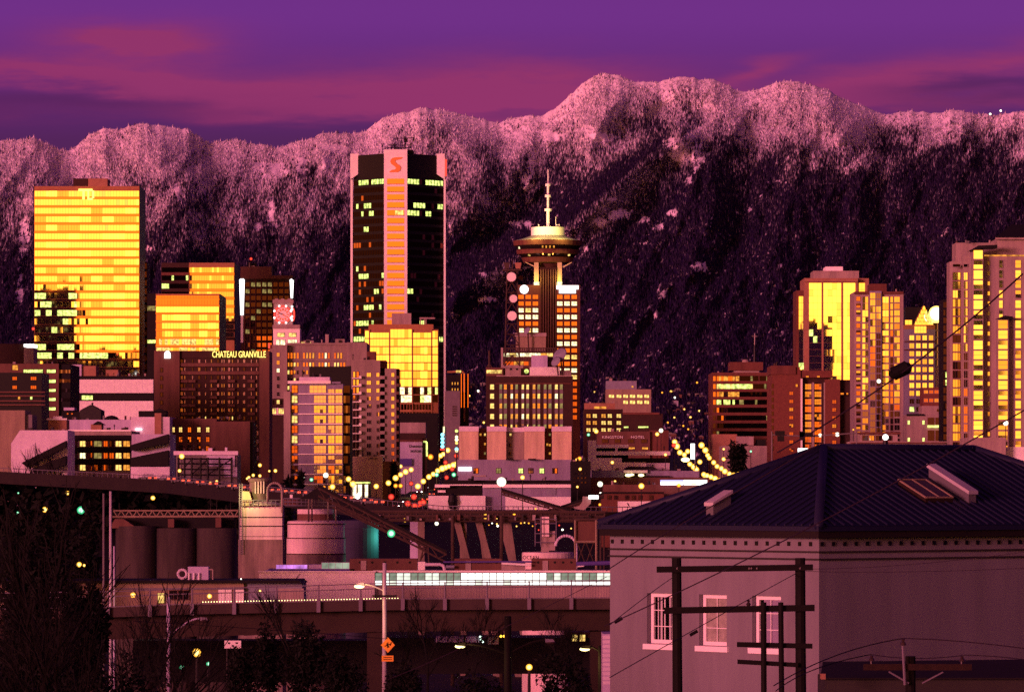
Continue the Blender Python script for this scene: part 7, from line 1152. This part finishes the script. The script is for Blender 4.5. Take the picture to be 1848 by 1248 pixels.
for i, (a, c) in enumerate(OPEN):
    fr = MB(); y0, y1 = .17, .25; fw = .13
    hbox(fr, a + .02, a + .02 + fw, y0, y1, WIN0, WIN1, 'vinyl'); hbox(fr, c - .02 - fw, c - .02, y0, y1, WIN0, WIN1, 'vinyl'); hbox(fr, a + .02 + fw, c - .02 - fw, y0, y1, WIN0, WIN0 + fw, 'vinyl'); hbox(fr, a + .02 + fw, c - .02 - fw, y0, y1, WIN1 - fw, WIN1, 'vinyl')
    w = fr.build('window', house); g = MB(); q = (a + .15, c - .15); g.quad(HP(q[0], .215, WIN0 + .13), HP(q[1], .215, WIN0 + .13), HP(q[1], .215, WIN1 - .13), HP(q[0], .215, WIN1 - .13), 'house_glass'); g.build('pane', w)
    m = MB(); mid = (q[0] + q[1]) / 2; hbox(m, mid - .012, mid + .012, .195, .21, WIN0 + .13, WIN1 - .13, 'vinyl'); [hbox(m, q[0], q[1], .196, .209, z - .012, z + .012, 'vinyl') for z in (WIN0 + .58, WIN0 + 1.12)]; m.build('muntin', w)
    cu = MB()
    if i == 1: hbox(cu, q[0] - .02, q[1] + .02, .262, .275, WIN0, WIN1, 'curtain')
    elif i == 0: [hbox(cu, x, x + .118, .262, .272 + .014 * (k_ % 2), WIN0, WIN1, 'lavender') for k_, x in enumerate(np.arange(q[0] - .02, q[1] - .16, .12))]
    else: [hbox(cu, x, x + w_, .262, .272 + .012 * (k_ % 2), WIN0, WIN1, 'vinyl') for k_, (x, w_) in enumerate(((q[1] - .16, .05), (q[1] - .34, .09), (q[1] - .50, .06), (q[0] + .02, .10), (q[0] + .16, .09), (q[0] + .3, .07)))]
    cu.build('curtain', w); s = MB(); hbox(s, a - .12, c + .12, -.09, .15, WIN0 - .2, WIN0 - .02, 'vinyl'); s.build('sill', w)
MOULD = ((27.89, .06), (27.65, .06))
b = MB()
for z, h in MOULD: hbox(b, -.06, LL + .06, -.06, -.003, z, z + h, 'dark_grey'); hbox(b, -.06, -.003, -.003, LR, z, z + h, 'dark_grey')  # dark grey bars carry the groove shadow in their colour
b.build('moulding', house)
dm = MB()
for i in range(20): q = MB(); l0 = .38 + i * .515; hbox(q, l0 - .065, l0 + .065, -.03, -.002, 28.11, 28.25, 'black'); q.build('vent_block', house)  # black blocks stand in for the dark of recessed vent holes
for i in range(34): q = MB(); r0 = .12 + i * .515; hbox(q, -.03, -.002, r0 - .065, r0 + .065, 28.11, 28.25, 'black'); q.build('vent_block', house)
O = .42; OL = .06; ZE = zy(949); AP = (LL / 2, LL / 2); ZR = 31.35
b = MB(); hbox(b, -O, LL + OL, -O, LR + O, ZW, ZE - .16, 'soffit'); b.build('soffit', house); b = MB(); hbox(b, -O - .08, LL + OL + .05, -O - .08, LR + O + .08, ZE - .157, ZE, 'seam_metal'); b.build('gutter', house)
c = [HP(-O - .05, -O - .05, ZE + .01), HP(LL + OL, -O - .05, ZE + .01), HP(LL + OL, LR + O, ZE + .01), HP(-O - .05, LR + O, ZE + .01)]; A, A2 = HP(AP[0], AP[1], ZR), HP(AP[0], LR - LL / 2, ZR)
rf = MB(); rf.poly([c[1], c[0], A], 'roof_metal'); rf.poly([c[0], c[3], A2, A], 'roof_metal'); rf.poly([c[3], c[2], A2], 'roof_metal'); rf.poly([c[2], c[1], A, A2], 'roof_metal'); roof = rf.build('roof', house)
slope = (ZR - ZE - .01) / (AP[0] + O + .05)
def seam(p0, p1):
    b = MB(); w = .03; h = .055; d = np.array(p1) - np.array(p0); s = np.array((-d[1], d[0], 0)); s = s / np.linalg.norm(s) * w; up = np.array((0, 0, h)); p0, p1 = np.array(p0), np.array(p1)
    b.hexa([p0 - s, p1 - s, p1 + s, p0 + s, p0 - s + up, p1 - s + up, p1 + s + up, p0 + s + up], 'seam_metal'); b.build('seam', roof)
for i in range(1, 27):                 # hip end facing left
    l0 = -O - .05 + (LL + O + OL) * i / 27; R0_ = AP[1] + O + .05; run = R0_ * min((l0 + O + .05) / (AP[0] + O + .05), (LL + OL - l0) / (LL + OL - AP[0])); seam(HP(l0, -O - .05, ZE + .015), HP(l0, -O - .05 + run * .985, ZE + .015 + run * slope * .985))
for i in range(1, 47):
    r0 = -O - .05 + (LR + 2 * O) * i / 47; run = min(r0 + O + .05, LR + O - r0, AP[0] + O + .05); seam(HP(-O - .05, r0, ZE + .015), HP(-O - .05 + run * .985, r0, ZE + .015 + run * slope * .985))
def capb(p0, p1, w=.16):
    b = MB(); b.tube(p0, p1, w, w, 'seam_metal', 8); b.build('ridge_cap', roof, smooth=True)
capb(c[0], A); capb(A, A2); capb(A2, c[3]); capb(A, c[1])
def on_right(l, r_): return ZE + .01 + (l + O + .05) * slope
def vent(l0, l1, r0, r1, right=True):
    b = MB(); f = (lambda l, r_, h: HP(l, r_, (ZE + .01 + (l + O + .05) * slope if right else ZE + .01 + (r_ + O + .05) * slope) + h))
    b.hexa([f(l0, r0, -.02), f(l1, r0, -.02), f(l1, r1, -.02), f(l0, r1, -.02), f(l0, r0, .32), f(l1, r0, .32), f(l1, r1, .32), f(l0, r1, .32)], 'paint_grey'); b.build('roof_vent', roof); e = .05; b = MB(); b.hexa([f(l0 - e, r0 - e, .322), f(l1 + e, r0 - e, .322), f(l1 + e, r1 + e, .322), f(l0 - e, r1 + e, .322), f(l0 - e, r0 - e, .44), f(l1 + e, r0 - e, .44), f(l1 + e, r1 + e, .44), f(l0 - e, r1 + e, .44)], 'galvanised'); b.build('vent_cap', roof)
vent(1.1, 3.0, 8.05, 8.4); vent(5.35, 5.7, .25, 1.05, right=False)
f = lambda l, r_, h: HP(l, r_, on_right(l, r_) + h)
b = MB(); L0, L1, R0, R1 = 1.15, 2.45, 6.05, 7.35
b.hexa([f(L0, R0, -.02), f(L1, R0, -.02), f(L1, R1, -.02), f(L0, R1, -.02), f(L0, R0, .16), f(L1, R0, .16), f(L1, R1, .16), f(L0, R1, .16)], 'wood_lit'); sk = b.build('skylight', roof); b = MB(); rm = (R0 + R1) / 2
for a, c2 in ((R0 + .07, rm - .03), (rm + .03, R1 - .07)): b.quad(f(L0 + .07, a, .175), f(L1 - .07, a, .175), f(L1 - .07, c2, .175), f(L0 + .07, c2, .175), 'grey_glass')
b.build('pane', sk); b = MB(); [b.tube(f(*p_, .17), f(*q_, .17), .035, .035, 'tan', 5) for p_, q_ in (((L0, R0), (L1, R0)), ((L0, R1), (L1, R1)), ((L0, R0), (L0, R1)), ((L1, R0), (L1, R1)), ((L0, rm), (L1, rm)))]; b.build('frame', sk)
b = MB(); b.tube(f(3.4, .5, 0), f(3.4, .5, .01), .001, .001, 'black', 4)
D = 134; t = thing('lean_to', 'low dark blue metal shed roof below the blank house wall', 'shed', P(1660, 1240, D)); b = MB(); b.hexa([P(1480, 1225, D), P(1910, 1225, D), P(1910, 1215, D + 3), P(1485, 1215, D + 3), P(1480, 1222, D), P(1910, 1222, D), P(1910, 1188, D + 4), P(1485, 1193, D + 4)], 'near_black'); b.build('roof', t); b = MB(); b.box(wx(1490, D), wx(1900, D), D + .2, D + 3.5, terr(D) - 1, wz(1224, D), 'dark_grey'); b.build('wall', t)
b = MB(); b.box(wx(1482, 132), wx(1490, 132), 132, 132.5, wz(1225, 132), wz(1215, 132), 'orange_brick'); b.build('chimney', t)
D = 178; t = thing('brick_wing', 'pale block wall just left of the stucco house', 'building', P(1095, 1240, D)); b = MB(); b.box(wx(1088, D), wx(1104, D), D, D + 3, terr(D) - 1, wz(1143, D), 'lavender'); b.build('wall', t)
for q in range(11): b = MB(); b.box(wx(1088, D) - .01, wx(1104, D), D - .02, D - .002, wz(1152 + q * 8.2, D), wz(1146 + q * 8.2, D), 'pale_roof'); b.build('block', t)

# ------------------------------------------------------------------ timber power pole frame
D = 110; t = thing('pole_frame', 'dark timber power pole frame with two posts and crossbeams', 'utility pole', (wx(1330, D), D, terr(D) - .3)); zt = terr(D) - .3
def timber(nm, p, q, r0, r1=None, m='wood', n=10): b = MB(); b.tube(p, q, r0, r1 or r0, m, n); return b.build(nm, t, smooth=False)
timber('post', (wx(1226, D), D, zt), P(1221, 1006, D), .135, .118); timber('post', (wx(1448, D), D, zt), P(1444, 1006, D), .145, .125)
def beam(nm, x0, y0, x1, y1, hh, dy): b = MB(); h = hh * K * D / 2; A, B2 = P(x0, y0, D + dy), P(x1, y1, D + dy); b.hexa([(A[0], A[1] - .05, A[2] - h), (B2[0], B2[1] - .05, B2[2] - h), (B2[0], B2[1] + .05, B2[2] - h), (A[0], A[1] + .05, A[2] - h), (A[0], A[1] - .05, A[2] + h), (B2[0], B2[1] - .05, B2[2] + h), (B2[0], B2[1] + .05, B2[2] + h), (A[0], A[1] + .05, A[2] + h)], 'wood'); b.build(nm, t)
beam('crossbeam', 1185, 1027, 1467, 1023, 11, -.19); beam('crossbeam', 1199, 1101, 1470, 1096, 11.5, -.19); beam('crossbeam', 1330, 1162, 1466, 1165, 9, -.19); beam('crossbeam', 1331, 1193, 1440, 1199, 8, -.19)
timber('short_post', (wx(1379, D), D - .3, zt), P(1378, 1086, D - .3), .075, .07); timber('short_post', (wx(1414, D), D - .3, zt), P(1409, 1086, D - .3), .07, .065)
b = MB(); b.lathe(wx(1350, D), D - .19, [(.015, wz(1094, D)), (.06, wz(1089, D)), (.02, wz(1085, D)), (.045, wz(1083, D)), (.01, wz(1081, D))], 'insulator', 8); b.build('insulator', t)
b = MB(); [b.tube(P(x, 1024, D - .26), P(x, 1026, D - .24), .02, .02, 'steel', 6) for x in (1222, 1352, 1356, 1366, 1444)]; b.build('bolts', t)
D = 108; t = thing('utility_pole', 'low power pole with a brown crossarm and three insulators at the lower right', 'utility pole', (wx(1645, D), D, terr(D) - .3)); timber('post', (wx(1645, D), D, terr(D) - .3), P(1643, 1183, D), .14, .12)
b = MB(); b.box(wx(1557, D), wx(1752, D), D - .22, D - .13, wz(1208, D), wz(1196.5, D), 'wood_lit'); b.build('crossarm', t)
for x, y in ((1572, 1186), (1735, 1187)): b = MB(); b.tube(P(x, 1197, D - .17), P(x, y + 4, D - .17), .014, .014, 'steel', 5); b.lathe(wx(x, D), D - .17, [(.075, wz(y + 5, D)), (.06, wz(y + 1, D)), (.03, wz(y - 1, D)), (.04, wz(y - 4, D)), (.01, wz(y - 5, D))], 'insulator', 10); b.build('insulator', t)
b = MB(); b.tube(P(1633, 1235, D - .3), P(1629, 1162, D - .3), .035, .03, 'rail', 6); b.lathe(wx(1628, D), D - .3, [(.075, wz(1163, D)), (.06, wz(1158, D)), (.03, wz(1156, D)), (.04, wz(1152, D)), (.01, wz(1151, D))], 'insulator', 10); b.build('tall_insulator', t); b = MB(); [b.tube(P(x0, y0, D - .25), P(x1, y1, D - .25), .02, .02, 'rail', 5) for x0, y0, x1, y1 in ((1604, 1211, 1640, 1232), (1702, 1212, 1664, 1232))]; b.build('brace', t)
# ------------------------------------------------------------------ overhead wires
def wire(label, pts, r, m='cable', nm='overhead_wire', group=None):
    t = np.linspace(0, 1, len(pts)); u = np.linspace(0, 1, 34); A = np.array(pts, float); s = [np.polyval(np.polyfit(t, A[:, k_], min(2, len(pts) - 1)), u) for k_ in range(3)]
    b = MB(); w = [P(s[0][i], s[1][i], s[2][i]) for i in range(len(u))]; b.path(w, r, m, 5); return b.build(nm, label=label, cat='wire', group=group, org=w[0])
wire('thick cable rising to the upper right past the large pink tower', [(1385, 826, 60), (1560, 722, 57), (1622, 680, 56), (1715, 594, 54), (1860, 488, 50)], .010)
wire('cable crossing the stucco wall and blue roof towards the large pink tower', [(1085, 1125, 70), (1290, 1050, 66), (1480, 942, 62), (1640, 842, 58), (1870, 735, 54)], .009)
wire('cable crossing the upper left corner of the stucco wall and roof end', [(1090, 1032, 70), (1200, 962, 67), (1300, 905, 65), (1480, 800, 61)], .008)
for lb, pts, r_ in (('thin wire from the left post down to the lower left with a splice', [(1100, 1127, 95), (1160, 1080, 100), (1213, 1042, 109)], .008), ('thin wire from the right post down across the stucco windows', [(1100, 1222, 90), (1240, 1142, 98), (1350, 1082, 105), (1436, 1034, 110)], .009), ('thin level wire across the blank right house wall', [(1455, 1030, 110), (1640, 1031, 108), (1860, 1024, 105)], .006), ('thin slanted wire above the level wire on the blank house wall', [(1455, 1026, 110), (1640, 1018, 107), (1860, 994, 104)], .006), ('wire dipping from the tall insulator to the lower left', [(1400, 1236, 100), (1460, 1198, 104), (1560, 1168, 107), (1628, 1151, 108)], .013), ('wire running from the tall insulator to the right edge', [(1628, 1151, 108), (1740, 1157, 105), (1870, 1172, 102)], .013), ('wire from the left insulator down to the lower left', [(1400, 1246, 100), (1470, 1207, 105), (1572, 1180, 108)], .012), ('wire linking the left and right insulators behind the pole', [(1572, 1180, 108), (1650, 1187, 108), (1735, 1182, 108)], .011), ('wire from the right insulator to the right edge', [(1735, 1181, 108), (1800, 1184, 106), (1870, 1192, 103)], .012), ('dark wire crossing the black ground at the lower left', [(700, 1225, 120), (850, 1160, 118), (1095, 1040, 112)], .008), ('thin wire across the dark box girder at the left', [(240, 1120, 200), (480, 1135, 205), (700, 1152, 210)], .012)): wire(lb, pts, r_)
t = thing('splice_case', 'black splice case hanging on the thick cable before the pink towers', 'splice case', P(1624, 669, 56)); b = MB(); A, B2 = P(1611, 675, 56), P(1638, 662, 56); b.tube(A, B2, .085, .085, 'rubber', 14); b.tube(P(1606, 679, 56), A, .03, .08, 'rubber', 12); b.tube(B2, P(1644, 658, 56), .08, .03, 'rubber', 12); b.build('case', t)
for lb, x, y, D in (('small dark splice on the thin wire left of the first house window', 1116, 1118, 96), ('dark splice on the thin wire beside the left timber post', 1252, 1141, 99)): t = thing('wire_splice', lb, 'splice', P(x, y, D)); b = MB(); b.tube(P(x - 7, y + 4.5, D), P(x + 7, y - 3.5, D), .035, .035, 'rubber', 8); b.build('case', t)
D = 880; t = thing('span_wire', 'cable span with dark signal boxes before the brick tower', 'cable span', P(1460, 786, D)); b = MB(); b.path([P(1392, 784, D), P(1460, 787, D), P(1545, 781, D)], .12, 'mid_grey', 5); b.build('cable', t)
for x0, x1, y0, y1 in ((1399, 1416, 777, 785), (1403, 1415, 786, 796), (1443, 1467, 780, 788), (1443, 1452, 778, 794)): b = MB(); b.box(wx(x0, D), wx(x1, D), D - .6, D + .6, wz(y1, D), wz(y0, D), 'black'); b.build('signal_box', t)
b = MB(); b.tube((wx(1393, D), D, terr(D)), P(1393, 778, D), .2, .15, 'mid_grey'); b.tube((wx(1546, D), D, terr(D)), P(1546, 776, D), .2, .15, 'mid_grey'); b.build('mast', t)
D = 930; t = thing('lit_billboard', 'white lit sign board at the peak of the blue roof', 'sign', P(1449, 820, D)); b = MB(); b.box(wx(1440, D), wx(1458, D), D - .3, D + .3, wz(819, D), wz(808.5, D), 'sign_lit_white'); b.build('sign_face', t); b = MB(); b.tube((wx(1449, D), D, terr(D)), P(1449, 819, D), .3, .3, 'dark_grey'); b.build('post', t)
# towers standing outside the picture whose images show in the mirrored fronts
def off(label, x0, x1, D, zt, depth=24):
    t = thing('office_tower', label, 'building', ((x0 + x1) / 2, D, terr(D))); b = MB(); b.box(x0, x1, D, D + depth, terr(D) - 2, zt - 2, 'dark_brown'); b.build('wall', t); b = MB(); r = R(x0)
    x = x0
    while x < x1 - 2: w = r.uniform(3, 9); x2 = min(x1, x + w); b.box(x, x2, D + 2, D + depth - 2, zt - 2, zt + r.uniform(-1, 4), 'near_black'); x = x2
    b.build('roof_plant', t); b = MB(); zz = terr(D) + 6
    while zz < zt - 6:
        xx = x0 + 1
        while xx < x1 - 4: b.box(xx, xx + 2.4, D + depth, D + depth + .1, zz, zz + 1.8, 'lit_dim' if r.random() < .12 else 'black'); xx += 3.6
        zz += 3.8
    b.build('windows', t)
off('dark office tower outside the left edge that mirrors in the tall gold tower', -279, -254.5, 1900, 145); off('lower dark block outside the left edge beside the mirrored office tower', -254, -216, 1912, 106, 14)
off('dark office tower outside the right edge that mirrors in the stepped gold tower', 262, 296.5, -724, 187)
